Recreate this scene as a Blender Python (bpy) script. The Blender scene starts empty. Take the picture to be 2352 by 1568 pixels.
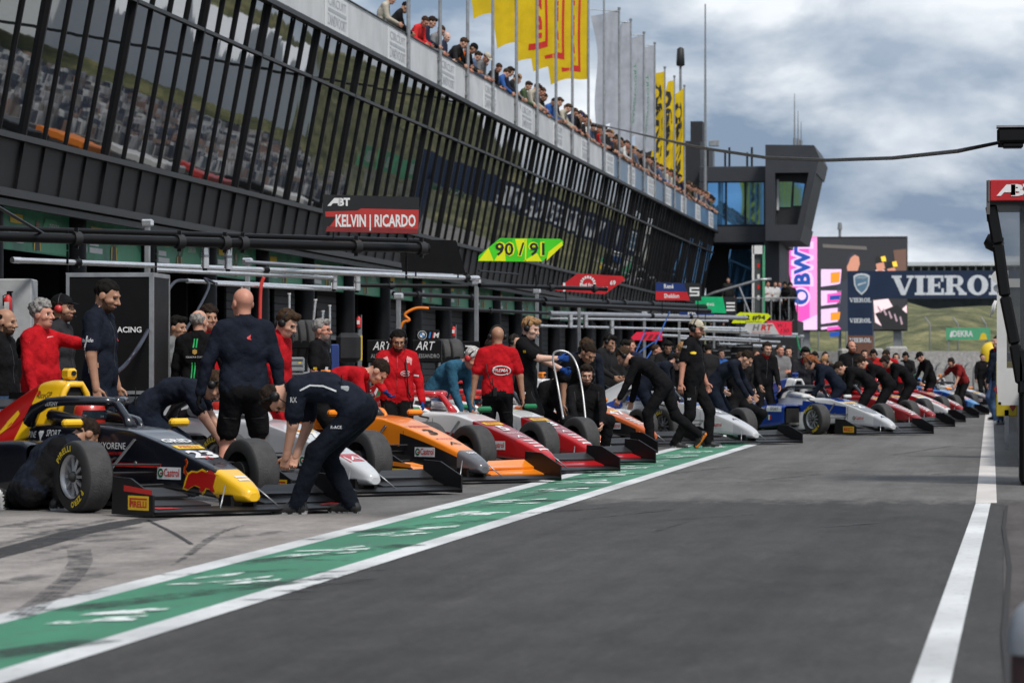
import bpy, math, random
import numpy as np
from mathutils import Vector, Matrix
from mathutils.bvhtree import BVHTree
PI = math.pi
SC = bpy.context.scene
COL = SC.collection
# ------------------------------------------------------------------ camera
FPX, CAMH = 8000.0, 1.035                     # focal length in units of a 2352 px wide frame; eye height
TH = math.atan(1112 / FPX)
PH = math.atan(80 / FPX)
cd = bpy.data.cameras.new('camera'); cam = bpy.data.objects.new('camera', cd); COL.objects.link(cam)
cd.sensor_width = 36; cd.lens = FPX / 2352 * 36
cd.clip_start = 0.1; cd.clip_end = 6000
cam.location = (0, 0, CAMH); cam.rotation_euler = (PI/2 + PH, 0, TH)
cd.dof.use_dof = True; cd.dof.focus_distance = 35.5; cd.dof.aperture_fstop = 5.6
SC.camera = cam
# ------------------------------------------------------------------ sky, sun, exposure
SUN_EL, SUN_AZ = math.radians(52), math.radians(140)     # azimuth clockwise from +Y
W = bpy.data.worlds.new('World'); SC.world = W; W.use_nodes = True
nt = W.node_tree; nt.nodes.clear()
def nd(t, ty, **kw):
    n = t.nodes.new(ty)
    for k, v in kw.items(): setattr(n, k, v)
    return n
out = nd(nt, 'ShaderNodeOutputWorld'); bg = nd(nt, 'ShaderNodeBackground')
sky = nd(nt, 'ShaderNodeTexSky', sky_type='NISHITA', sun_disc=False)
sky.sun_elevation = SUN_EL; sky.sun_rotation = SUN_AZ; sky.air_density = 1.2; sky.dust_density = 2.5
tc = nd(nt, 'ShaderNodeTexCoord')
mp = nd(nt, 'ShaderNodeMapping'); mp.inputs['Scale'].default_value = (1, 1, 2.1); mp.inputs['Location'].default_value = (0.35, 0.1, 0.21)
nt.links.new(tc.outputs['Generated'], mp.inputs['Vector'])
n1 = nd(nt, 'ShaderNodeTexNoise'); n1.inputs['Scale'].default_value = 10; n1.inputs['Detail'].default_value = 9; n1.inputs['Roughness'].default_value = .56
n1.inputs['Distortion'].default_value = .25
n2 = nd(nt, 'ShaderNodeTexNoise'); n2.inputs['Scale'].default_value = 13; n2.inputs['Detail'].default_value = 7
nt.links.new(mp.outputs[0], n1.inputs['Vector']); nt.links.new(mp.outputs[0], n2.inputs['Vector'])
r1 = nd(nt, 'ShaderNodeValToRGB'); e = r1.color_ramp.elements
e[0].position = .385; e[0].color = (0, 0, 0, 1); e[1].position = .57; e[1].color = (1, 1, 1, 1)
r2 = nd(nt, 'ShaderNodeValToRGB'); e = r2.color_ramp.elements      # cloud colour: grey undersides to bright tops (in sky units)
e[0].position = .38; e[0].color = (2.6, 3.15, 3.9, 1); e[1].position = .57; e[1].color = (6.2, 6.5, 6.8, 1)
nt.links.new(n1.outputs['Fac'], r1.inputs[0]); nt.links.new(n2.outputs['Fac'], r2.inputs[0])
sk2 = nd(nt, 'ShaderNodeMixRGB'); sk2.inputs[0].default_value = .88; sk2.inputs[2].default_value = (1.40, 1.98, 2.95, 1)
nt.links.new(sky.outputs[0], sk2.inputs[1])
mx = nd(nt, 'ShaderNodeMixRGB'); nt.links.new(r1.outputs[0], mx.inputs[0]); nt.links.new(sk2.outputs[0], mx.inputs[1]); nt.links.new(r2.outputs[0], mx.inputs[2])
nt.links.new(mx.outputs[0], bg.inputs['Color']); bg.inputs['Strength'].default_value = .125
nt.links.new(bg.outputs[0], out.inputs['Surface'])
sl = bpy.data.lights.new('sun', 'SUN'); sl.energy = 2.7; sl.angle = math.radians(12); sl.color = (1, .95, .88)
sun = bpy.data.objects.new('sun', sl); COL.objects.link(sun)
sun.rotation_euler = (PI/2 - SUN_EL, 0, PI - SUN_AZ)
vs = SC.view_settings; vs.view_transform = 'Standard'; vs.look = 'None'; vs.gamma = 1; vs.exposure = 0.28; vs.use_curve_mapping = False
# ------------------------------------------------------------------ photo pixel -> world (pixels of a 2352 x 1568 frame)
CAM = Vector((0, 0, CAMH))
FW = Vector((-math.sin(TH)*math.cos(PH), math.cos(TH)*math.cos(PH), math.sin(PH)))
RT = Vector((math.cos(TH), math.sin(TH), 0)); UP = RT.cross(FW)
def ray(px, py): return FW + RT*((px-1176)/FPX) - UP*((py-784)/FPX)
def on_z(px, py, z=0.0): r = ray(px, py); return CAM + r*((z-CAMH)/r.z)
def on_x(px, py, X): r = ray(px, py); return CAM + r*(X/r.x)
def on_y(px, py, Y): r = ray(px, py); return CAM + r*(Y/r.y)
def at_d(px, py, D): return CAM + ray(px, py)*D
def ground_d(px, D): p = at_d(px, 864, D); return Vector((p.x, p.y, 0))
def hgt(py, D): return CAMH + (864-py)/FPX*D
# ------------------------------------------------------------------ materials
MATS = {}
def pbr(name):
    m = bpy.data.materials.new(name); m.use_nodes = True
    return m, m.node_tree, m.node_tree.nodes['Principled BSDF']
def M(name, col=None, rough=.5, metal=0.0, var=.12, vs_=6.0, bump=0.0, bs=60.0, coat=0.0, spec=.5, emit=None, tint=False, rvar=.12):
    """Procedural surface: base colour broken by noise, varied roughness, optional fine bump. tint = colour set per object."""
    if name in MATS: return MATS[name]
    m, t, b = pbr(name); L = t.links
    tcn = nd(t, 'ShaderNodeTexCoord')
    n = nd(t, 'ShaderNodeTexNoise'); n.inputs['Scale'].default_value = vs_; n.inputs['Detail'].default_value = 5; n.inputs['Roughness'].default_value = .6
    L.new(tcn.outputs['Object'], n.inputs['Vector'])
    r = nd(t, 'ShaderNodeMapRange'); r.inputs[1].default_value = .3; r.inputs[2].default_value = .7; r.inputs[3].default_value = 1-var; r.inputs[4].default_value = 1+var
    L.new(n.outputs['Fac'], r.inputs[0])
    mu = nd(t, 'ShaderNodeMixRGB', blend_type='MULTIPLY'); mu.inputs[0].default_value = 1
    if tint: oi = nd(t, 'ShaderNodeObjectInfo'); L.new(oi.outputs['Color'], mu.inputs[1])
    else: mu.inputs[1].default_value = (*col, 1)
    L.new(r.outputs[0], mu.inputs[2]); L.new(mu.outputs[0], b.inputs['Base Color'])
    rr = nd(t, 'ShaderNodeMapRange'); rr.inputs[3].default_value = max(.02, rough-rvar*rough); rr.inputs[4].default_value = min(1, rough+rvar*rough)
    L.new(n.outputs['Fac'], rr.inputs[0]); L.new(rr.outputs[0], b.inputs['Roughness'])
    b.inputs['Metallic'].default_value = metal; b.inputs['Coat Weight'].default_value = coat; b.inputs['Coat Roughness'].default_value = .06
    b.inputs['Specular IOR Level'].default_value = spec
    if bump:
        n3 = nd(t, 'ShaderNodeTexNoise'); n3.inputs['Scale'].default_value = bs; n3.inputs['Detail'].default_value = 3
        L.new(tcn.outputs['Object'], n3.inputs['Vector'])
        bp = nd(t, 'ShaderNodeBump'); bp.inputs['Strength'].default_value = bump; bp.inputs['Distance'].default_value = .01
        L.new(n3.outputs['Fac'], bp.inputs['Height']); L.new(bp.outputs[0], b.inputs['Normal'])
    if emit:
        b.inputs['Emission Strength'].default_value = emit
        if col: b.inputs['Emission Color'].default_value = (*col, 1)
    MATS[name] = m; return m
def hexc(h):
    h = h.lstrip('#'); c = [int(h[i:i+2], 16)/255 for i in (0, 2, 4)]
    return tuple(x/12.92 if x <= .04045 else ((x+.055)/1.055)**2.4 for x in c)
# ------------------------------------------------------------------ mesh builder
_TXT = {}
def text_mesh(s, bold=0.0, shear=0.0, space=1.0):
    """2-D triangles of a piece of writing, cap height 1, origin at left of baseline."""
    k = (s, bold, shear, space)
    if k in _TXT: return _TXT[k]
    c = bpy.data.curves.new('t', 'FONT'); c.body = s; c.offset = bold; c.shear = shear; c.space_character = space; c.resolution_u = 2
    o = bpy.data.objects.new('t', c); me = bpy.data.meshes.new_from_object(o)
    v = np.array([tuple(p.co)[:2] for p in me.vertices]) if len(me.vertices) else np.zeros((0, 2))
    f = [tuple(p.vertices) for p in me.polygons]
    bpy.data.objects.remove(o); bpy.data.curves.remove(c); bpy.data.meshes.remove(me)
    v = v / .682
    if len(v): v[:, 0] -= v[:, 0].min()
    _TXT[k] = (v, f); return _TXT[k]
def frame_to(d):
    d = Vector(d).normalized(); u = Vector((0, 0, 1)) if abs(d.z) < .95 else Vector((0, 1, 0))
    a = u.cross(d).normalized(); return a, d.cross(a), d
class MB:
    def __init__(s): s.v = []; s.f = []; s.m = []; s.sm = []; s.mats = []
    def mi(s, m):
        if m not in s.mats: s.mats.append(m)
        return s.mats.index(m)
    def add(s, vs_, fs, m, smooth=False):
        o = len(s.v); s.v.extend([tuple(p) for p in vs_]); k = s.mi(m)
        for f in fs: s.f.append([i+o for i in f]); s.m.append(k); s.sm.append(smooth)
        return s
    def box(s, c, size, m, rot=None, bev=0.0):
        x, y, z = [q/2 for q in size]; b = min(bev, x*.9, y*.9, z*.9)
        if b > 0:
            vs_, fs = [], []
            import itertools
            for sx in (-1, 1):
                for sy in (-1, 1):
                    for sz in (-1, 1):
                        vs_ += [(sx*x, sy*(y-b), sz*(z-b)), (sx*(x-b), sy*y, sz*(z-b)), (sx*(x-b), sy*(y-b), sz*z)]
            I = lambda a, b_, c_, k: ((a*2+b_)*2+c_)*3+k
            for a in (0, 1):
                fs += [[I(a,0,0,0), I(a,1,0,0), I(a,1,1,0), I(a,0,1,0)][::(1 if a else -1)], [I(0,a,0,1), I(0,a,1,1), I(1,a,1,1), I(1,a,0,1)][::(1 if a else -1)], [I(0,0,a,2), I(1,0,a,2), I(1,1,a,2), I(0,1,a,2)][::(1 if a else -1)]]
            for a in (0, 1):
                for c_ in (0, 1):
                    fs += [[I(a,c_,0,0), I(a,c_,1,0), I(a,c_,1,1), I(a,c_,0,1)], [I(a,0,c_,0), I(a,1,c_,0), I(a,1,c_,2), I(a,0,c_,2)], [I(0,a,c_,1), I(1,a,c_,1), I(1,a,c_,2), I(0,a,c_,2)]]
            for a in (0, 1):
                for b_ in (0, 1):
                    for c_ in (0, 1): fs.append([I(a,b_,c_,0), I(a,b_,c_,1), I(a,b_,c_,2)])
        else:
            vs_ = [(sx*x, sy*y, sz*z) for sx in (-1, 1) for sy in (-1, 1) for sz in (-1, 1)]
            fs = [(0,1,3,2), (4,6,7,5), (0,4,5,1), (2,3,7,6), (0,2,6,4), (1,5,7,3)]
        R = rot or Matrix.Identity(3); c = Vector(c)
        return s.add([c + R @ Vector(p) for p in vs_], fs, m)
    def bar(s, p0, p1, w, h, m, bev=0.0):
        p0, p1 = Vector(p0), Vector(p1); a, b, d = frame_to(p1-p0)
        R = Matrix((a, b, d)).transposed(); return s.box((p0+p1)/2, (w, h, (p1-p0).length), m, R, bev)
    def cyl(s, p0, p1, r0, m, r1=None, n=12, caps=True):
        r1 = r0 if r1 is None else r1; p0, p1 = Vector(p0), Vector(p1); a, b, d = frame_to(p1-p0)
        cs = [(math.cos(2*PI*i/n), math.sin(2*PI*i/n)) for i in range(n)]
        s.add([p0+(a*x+b*y)*r0 for x, y in cs]+[p1+(a*x+b*y)*r1 for x, y in cs], [(i, (i+1) % n, n+(i+1) % n, n+i) for i in range(n)], m, True)
        if caps:
            s.add([p0+(a*x+b*y)*r0 for x, y in cs], [list(range(n))[::-1]], m); s.add([p1+(a*x+b*y)*r1 for x, y in cs], [list(range(n))], m)
        return s
    def tube(s, pts, r, m, n=8, caps=True):
        pts = [Vector(p) for p in pts]; k = len(pts); rs = r if hasattr(r, '__len__') else [r]*k
        a = None; vs_ = []
        for i, p in enumerate(pts):
            d = (pts[min(i+1, k-1)]-pts[max(i-1, 0)]).normalized()
            if a is None: a, b, _ = frame_to(d)
            else: a = (a-d*a.dot(d)).normalized(); b = d.cross(a)
            vs_ += [p+(a*math.cos(2*PI*j/n)+b*math.sin(2*PI*j/n))*rs[i] for j in range(n)]
        fs = [(i*n+j, i*n+(j+1) % n, (i+1)*n+(j+1) % n, (i+1)*n+j) for i in range(k-1) for j in range(n)]
        if caps: fs += [list(range(n))[::-1], [(k-1)*n+j for j in range(n)]]
        return s.add(vs_, fs, m, True)
    def lathe(s, prof, m, o=(0, 0, 0), ax=(0, 0, 1), n=24, mats=None):
        """prof = [(along axis, radius)]"""
        a, b, d = frame_to(ax); o = Vector(o); vs_ = []
        for t, r in prof: vs_ += [o+d*t+(a*math.cos(2*PI*j/n)+b*math.sin(2*PI*j/n))*r for j in range(n)]
        base = len(s.v); s.v.extend([tuple(p) for p in vs_])
        for i in range(len(prof)-1):
            k = s.mi(mats[i] if mats else m)
            for j in range(n): s.f.append([base+i*n+j, base+i*n+(j+1) % n, base+(i+1)*n+(j+1) % n, base+(i+1)*n+j]); s.m.append(k); s.sm.append(True)
        return s
    def poly(s, pts, m, flip=False):
        return s.add(pts, [list(range(len(pts)))[::(-1 if flip else 1)]], m)
    def prism(s, pts2, o, u, v, th, m, mside=None):
        """flat outline in frame (o,u,v) given thickness th along u x v (front face at th/2)"""
        o, u, v = Vector(o), Vector(u).normalized(), Vector(v).normalized(); w = u.cross(v); n = len(pts2)
        A = [o+u*x+v*y+w*(th/2) for x, y in pts2]; B = [o+u*x+v*y-w*(th/2) for x, y in pts2]
        s.add(A, [list(range(n))], m); s.add(B, [list(range(n))[::-1]], mside or m)
        return s.add(A+B, [(i, n+i, n+(i+1) % n, (i+1) % n) for i in range(n)], mside or m)
    def text(s, t, o, u, v, h, m, bold=0.0, shear=0.0, width=None, align='C', lift=.003, space=1.0, xs=1.0):
        """writing printed on a board: o = anchor on the baseline, u right, v up, h cap height; pressed to `width` if given"""
        V, F = text_mesh(t, bold, shear, space)
        if not len(V): return s
        o, u, v = Vector(o), Vector(u).normalized(), Vector(v).normalized(); w = u.cross(v)
        W_ = V[:, 0].max(); sx = h*xs
        if width: sx = width/W_
        off = {'C': -W_*sx/2, 'L': 0, 'R': -W_*sx}[align]
        return s.add([o+u*(off+x*sx)+v*(y*h)+w*lift for x, y in V], F, m)
    def flat(s, pts2, o, u, v, m, lift=.003):
        o, u, v = Vector(o), Vector(u).normalized(), Vector(v).normalized(); w = u.cross(v)
        return s.add([o+u*x+v*y+w*lift for x, y in pts2], [list(range(len(pts2)))], m)
    def build(s, name, parent=None, loc=(0, 0, 0), rz=0.0, **props):
        me = bpy.data.meshes.new(name); me.from_pydata(s.v, [], s.f)
        for m in s.mats: me.materials.append(m)
        me.polygons.foreach_set('material_index', s.m); me.polygons.foreach_set('use_smooth', s.sm); me.update()
        o = bpy.data.objects.new(name, me); COL.objects.link(o); o.location = loc; o.rotation_euler = (0, 0, rz)
        if parent: o.parent = parent
        for k, v in props.items(): o[k] = v
        return o
def tag(o, label=None, cat=None, group=None, kind=None):
    if label: o['label'] = label
    if cat: o['category'] = cat
    if group: o['group'] = group
    if kind: o['kind'] = kind
    return o
def thing(name, label, cat, loc=(0, 0, 0), rz=0.0, group=None):
    o = bpy.data.objects.new(name, None); COL.objects.link(o); o.location = loc; o.rotation_euler = (0, 0, rz); o.empty_display_size = .2
    return tag(o, label, cat, group)
KIDS = {}
def copy_tree(o, parent=None):
    c = o.copy(); COL.objects.link(c)
    if parent: c.parent = parent
    for ch in list(o.children): copy_tree(ch, c)
    return c
def X_(o): return o
def circ(r, n=24, cx=0, cy=0, a0=0, a1=2*PI):
    return [(cx+r*math.cos(a0+(a1-a0)*i/n), cy+r*math.sin(a0+(a1-a0)*i/n)) for i in range(n)]
# ================================================================== SETTING
rnd = random.Random(7)
def asphalt(name, c1, c2, speck=.35, stain=.6, stretch=.25, near=None, split=0, soft=1.0):
    m, t, b = pbr(name); L = t.links
    tcn = nd(t, 'ShaderNodeTexCoord')
    mpn = nd(t, 'ShaderNodeMapping'); mpn.inputs['Scale'].default_value = (1, stretch, 1); L.new(tcn.outputs['Object'], mpn.inputs['Vector'])
    big = nd(t, 'ShaderNodeTexNoise'); big.inputs['Scale'].default_value = stain; big.inputs['Detail'].default_value = 7; big.inputs['Roughness'].default_value = .62
    L.new(mpn.outputs[0], big.inputs['Vector'])
    fine = nd(t, 'ShaderNodeTexNoise'); fine.inputs['Scale'].default_value = 24; fine.inputs['Detail'].default_value = 8; fine.inputs['Roughness'].default_value = .85
    L.new(tcn.outputs['Object'], fine.inputs['Vector'])
    mid = nd(t, 'ShaderNodeTexNoise'); mid.inputs['Scale'].default_value = 5; mid.inputs['Detail'].default_value = 6; mid.inputs['Roughness'].default_value = .7
    L.new(mpn.outputs[0], mid.inputs['Vector'])
    ad = nd(t, 'ShaderNodeMath', operation='MULTIPLY_ADD'); ad.inputs[1].default_value = .45; L.new(mid.outputs[0], ad.inputs[0])
    ad2 = nd(t, 'ShaderNodeMath', operation='MULTIPLY'); ad2.inputs[1].default_value = .6; L.new(big.outputs[0], ad2.inputs[0]); L.new(ad2.outputs[0], ad.inputs[2])
    ra = nd(t, 'ShaderNodeMapRange'); ra.inputs[1].default_value = .38; ra.inputs[2].default_value = .66; L.new(ad.outputs[0], ra.inputs[0])
    mxn = nd(t, 'ShaderNodeMixRGB'); mxn.inputs[1].default_value = (*c1, 1); mxn.inputs[2].default_value = (*c2, 1); L.new(ra.outputs[0], mxn.inputs[0])
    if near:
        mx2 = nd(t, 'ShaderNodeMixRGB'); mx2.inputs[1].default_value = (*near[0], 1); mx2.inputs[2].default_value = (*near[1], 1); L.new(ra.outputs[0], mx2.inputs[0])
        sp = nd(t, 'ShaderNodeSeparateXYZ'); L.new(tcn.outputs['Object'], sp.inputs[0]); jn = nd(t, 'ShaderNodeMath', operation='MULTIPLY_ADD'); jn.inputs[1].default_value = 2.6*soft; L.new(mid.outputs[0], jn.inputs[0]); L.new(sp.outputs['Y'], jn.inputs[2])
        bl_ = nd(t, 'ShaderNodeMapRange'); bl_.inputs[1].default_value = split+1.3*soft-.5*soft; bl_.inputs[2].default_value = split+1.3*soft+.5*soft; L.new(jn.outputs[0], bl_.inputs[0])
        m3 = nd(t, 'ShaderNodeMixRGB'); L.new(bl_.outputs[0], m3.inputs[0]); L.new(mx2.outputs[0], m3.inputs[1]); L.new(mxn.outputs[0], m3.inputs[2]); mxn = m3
    rs = nd(t, 'ShaderNodeMapRange'); rs.inputs[1].default_value = .25; rs.inputs[2].default_value = .75; rs.inputs[3].default_value = 1-speck; rs.inputs[4].default_value = 1+speck; L.new(fine.outputs[0], rs.inputs[0])
    mu = nd(t, 'ShaderNodeMixRGB', blend_type='MULTIPLY'); mu.inputs[0].default_value = 1; L.new(mxn.outputs[0], mu.inputs[1]); L.new(rs.outputs[0], mu.inputs[2])
    mps = nd(t, 'ShaderNodeMapping'); mps.inputs['Scale'].default_value = (2.6, .035, 1); L.new(tcn.outputs['Object'], mps.inputs['Vector'])
    stn = nd(t, 'ShaderNodeTexNoise'); stn.inputs['Scale'].default_value = 1; stn.inputs['Detail'].default_value = 6; stn.inputs['Roughness'].default_value = .65; L.new(mps.outputs[0], stn.inputs['Vector'])
    rst = nd(t, 'ShaderNodeMapRange'); rst.inputs[1].default_value = .32; rst.inputs[2].default_value = .68; rst.inputs[3].default_value = .84; rst.inputs[4].default_value = 1.13; L.new(stn.outputs[0], rst.inputs[0])
    mu2 = nd(t, 'ShaderNodeMixRGB', blend_type='MULTIPLY'); mu2.inputs[0].default_value = 1; L.new(mu.outputs[0], mu2.inputs[1]); L.new(rst.outputs[0], mu2.inputs[2]); mu = mu2
    L.new(mu.outputs[0], b.inputs['Base Color'])
    rr = nd(t, 'ShaderNodeMapRange'); rr.inputs[3].default_value = .62; rr.inputs[4].default_value = .9; L.new(mid.outputs[0], rr.inputs[0]); L.new(rr.outputs[0], b.inputs['Roughness'])
    b.inputs['Specular IOR Level'].default_value = .12
    bp = nd(t, 'ShaderNodeBump'); bp.inputs['Strength'].default_value = .5; bp.inputs['Distance'].default_value = .006; L.new(fine.outputs[0], bp.inputs['Height']); L.new(bp.outputs[0], b.inputs['Normal'])
    return m
def worn(name, col, under, wear=.5, scale=9, rough=.65, thr=None, stretch=(1, .3, 1)):
    """road paint: solid colour worn through in patches"""
    m, t, b = pbr(name); L = t.links
    tcn = nd(t, 'ShaderNodeTexCoord'); mpn = nd(t, 'ShaderNodeMapping'); mpn.inputs['Scale'].default_value = stretch; L.new(tcn.outputs['Object'], mpn.inputs['Vector'])
    n = nd(t, 'ShaderNodeTexNoise'); n.inputs['Scale'].default_value = scale; n.inputs['Detail'].default_value = 8; n.inputs['Roughness'].default_value = .72; L.new(mpn.outputs[0], n.inputs['Vector'])
    n2_ = nd(t, 'ShaderNodeTexNoise'); n2_.inputs['Scale'].default_value = 1.1; n2_.inputs['Detail'].default_value = 4; L.new(mpn.outputs[0], n2_.inputs['Vector'])
    r = nd(t, 'ShaderNodeMapRange'); a = thr or .60; r.inputs[1].default_value = a; r.inputs[2].default_value = a+.14; r.inputs[4].default_value = wear; L.new(n.outputs[0], r.inputs[0])
    v = nd(t, 'ShaderNodeMapRange'); v.inputs[1].default_value = .3; v.inputs[2].default_value = .7; v.inputs[3].default_value = .68; v.inputs[4].default_value = 1.12; L.new(n2_.outputs[0], v.inputs[0])
    mu = nd(t, 'ShaderNodeMixRGB', blend_type='MULTIPLY'); mu.inputs[0].default_value = 1; mu.inputs[1].default_value = (*col, 1); L.new(v.outputs[0], mu.inputs[2])
    x = nd(t, 'ShaderNodeMixRGB'); L.new(r.outputs[0], x.inputs[0]); L.new(mu.outputs[0], x.inputs[1]); x.inputs[2].default_value = (*under, 1); L.new(x.outputs[0], b.inputs['Base Color'])
    b.inputs['Roughness'].default_value = rough; return m
def patchy(name, col, lo=.42, hi=.6, scale=5, stretch=(1, 1, 1), amount=.9):
    """mark left on a surface: colour with holes where the surface shows through"""
    m, t, b = pbr(name); L = t.links
    tcn = nd(t, 'ShaderNodeTexCoord'); mpn = nd(t, 'ShaderNodeMapping'); mpn.inputs['Scale'].default_value = stretch; L.new(tcn.outputs['Object'], mpn.inputs['Vector'])
    n = nd(t, 'ShaderNodeTexNoise'); n.inputs['Scale'].default_value = scale; n.inputs['Detail'].default_value = 7; n.inputs['Roughness'].default_value = .7; L.new(mpn.outputs[0], n.inputs['Vector'])
    r = nd(t, 'ShaderNodeMapRange'); r.inputs[1].default_value = lo; r.inputs[2].default_value = hi; r.inputs[4].default_value = amount; L.new(n.outputs[0], r.inputs[0])
    L.new(r.outputs[0], b.inputs['Alpha']); b.inputs['Base Color'].default_value = (*col, 1); b.inputs['Roughness'].default_value = .8
    return m
def sheet(name, pts, m, z=0.0, label=None):
    o = MB().poly([(x, y, z) for x, y in pts], m).build(name); o['kind'] = 'structure'; return o
mLaneFar = asphalt('asphalt_grey', (.062, .060, .058), (.125, .120, .115), .45, .5)
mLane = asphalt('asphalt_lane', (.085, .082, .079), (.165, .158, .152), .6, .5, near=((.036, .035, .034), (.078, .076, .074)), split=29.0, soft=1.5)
mApron = asphalt('asphalt_apron', (.075, .072, .070), (.165, .157, .15), .5, .8, .6, near=((.17, .155, .145), (.35, .32, .30)), split=25.4, soft=1.2)
mPaintW = worn('white_road_paint', (.64, .65, .65), (.24, .235, .23), .75, 16, thr=.55, stretch=(1, .6, 1))
mPaintG = worn('green_road_paint', (.035, .205, .11), (.05, .10, .075), .85, 5, thr=.52)
mLineW = worn('edge_line_paint', (.62, .58, .55), (.2, .19, .18), .5, 10, thr=.6)
g = M('grassland', (.075, .095, .03), .9, var=.4, vs_=.05)
sheet('ground', [(-3000, -300), (3000, -300), (3000, 5000), (-3000, 5000)], g, -.06)
sheet('pit_lane', [(-3.9, -5), (.6, -5), (.6, 420), (-3.9, 420)], mLane)
sheet('pit_apron', [(-26, -5), (-3.9, -5), (-3.9, 230), (-26, 230)], mApron)
sheet('race_track', [(.9, -60), (16, -60), (16, 420), (.9, 420)], mLaneFar)
# painted lines of the pit lane
def sx(y, x11, x53): return x11+(x53-x11)*(y-11)/42
def strip(name, a, b, m, y0, y1, z=.004, n=1):
    pts = [(sx(y0, *a), y0), (sx(y0, *b), y0), (sx(y1, *b), y1), (sx(y1, *a), y1)]
    return sheet(name, pts, m, z)
IN0, IN1, OUT0, OUT1 = (-4.25, -4.67), (-4.09, -4.51), (-3.47, -3.74), (-3.31, -3.58)
strip('lane_line', IN0, IN1, mPaintW, 4, 78); strip('green_stripe', IN1, OUT0, mPaintG, 4, 78); strip('lane_line', OUT0, OUT1, mPaintW, 4, 78)
sheet('edge_line', [(-.30, 100), (-.168, 28.7), (.004, 28.7), (-.09, 100)], mLineW, .004)
sheet('edge_line', [(-.34, 4), (-.205, 4), (-.045, 28.66), (-.165, 28.66)], mPaintW, .004)
# chalky white chevrons painted on the green, scuffed by wheels
mScuff = patchy('scuffed_white', (.72, .78, .75), .40, .52, 7, (1, .5, 1), .9)
for k in range(17):
    y = 11.6+k*2.75+rnd.uniform(-.15, .15); xa, xb = sx(y, *IN1)+.08, sx(y, *OUT0)-.08; w = (xb-xa); mb = MB()
    for j in range(7):
        x0 = xa+rnd.uniform(0, .62)*w; x1 = min(xb, x0+rnd.uniform(.2, .45)*w); yy = y+rnd.uniform(-.55, .75); h_ = rnd.uniform(.10, .34); d_ = rnd.uniform(.1, .6); z_ = .0075+.0006*j
        mb.poly([(x0, yy, z_), (x1, yy+d_*.6, z_), (x1-.02*w, yy+d_*.6+h_, z_), (x0+.05*w, yy+h_*.8, z_)], mScuff)
    o = mb.build('painted_mark'); o['kind'] = 'structure'
# rubber laid on the apron
def track(pts, w, m, z=.005):
    mb = MB(); L_, R_ = [], []
    for i, p in enumerate(pts):
        a, b = pts[max(0, i-1)], pts[min(len(pts)-1, i+1)]; d = Vector((b[0]-a[0], b[1]-a[1], 0)).normalized(); n = Vector((-d.y, d.x, 0))
        L_.append(Vector((*p, z))+n*w/2); R_.append(Vector((*p, z))-n*w/2)
    for i in range(len(pts)-1): mb.poly([L_[i], R_[i], R_[i+1], L_[i+1]], m)
    o = mb.build('tyre_mark'); o['kind'] = 'structure'; return o
mSkid = patchy('skid_rubber', (.025, .024, .025), .30, .5, 4, (1, 1, 1), .86)
mSkid2 = patchy('faint_rubber', (.05, .05, .055), .42, .6, 7, (1, 1, 1), .6)
def gp(px, py): p = on_z(px, py); return (p.x, p.y)
track([gp(-60, 1285), gp(60, 1255), gp(180, 1222), gp(290, 1200), gp(360, 1190)], .24, mSkid)
track([gp(-60, 1262), gp(60, 1235), gp(180, 1208), gp(260, 1192)], .10, mSkid2)
track([gp(340, 1195), gp(400, 1225), gp(440, 1250)], .03, mSkid)
for k in range(4):
    s = k*14
    track([gp(20+s, 1420+k), gp(90+s, 1370), gp(140+s, 1330), gp(165+s, 1290), gp(160+s, 1262)], .035, mSkid2)
    track([gp(395+s, 1300-k*8), gp(470+s, 1240-k*6), gp(520+s, 1215-k*3)], .02, mSkid2)
for i in range(26):
    x, y = rnd.uniform(-20, 760), rnd.uniform(1200, 1380)
    track([gp(x, y), gp(x+rnd.uniform(60, 170), y-rnd.uniform(-4, 22))], rnd.uniform(.05, .22), mSkid2, .006)
for i in range(16):
    x, y = rnd.uniform(1150, 2150), rnd.uniform(1040, 1230)
    track([gp(x, y), gp(x+rnd.uniform(60, 260), y-rnd.uniform(5, 26))], rnd.uniform(.03, .1), mSkid2, .006)
mSmear = patchy('dark_smear', (.03, .05, .04), .42, .6, 3, (1, .4, 1), .7)
for i in range(9):
    y = 12+i*3.9; a = sx(y, *IN1); track([(a+.05, y-1), (a+.3, y), (a+.62, y+1.3)], .22, mSmear, .006)
# gutter and kerb along the pit wall
mConc = M('pit_wall_concrete', (.16, .15, .145), .85, var=.3, vs_=2.5, bump=.4, bs=30)
mGut = asphalt('gutter', (.05, .043, .042), (.11, .1, .095), .35, 1.4)
sheet('gutter', [(.0, 3), (.55, 3), (.55, 28.6), (.06, 28.6)], mGut, .004)
mCrack = M('crack_dirt', (.02, .018, .018), .95)
track([(.02, 4), (.05, 10), (.03, 14), (.07, 19), (.05, 24), (.08, 28)], .025, mCrack, .009)
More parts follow.
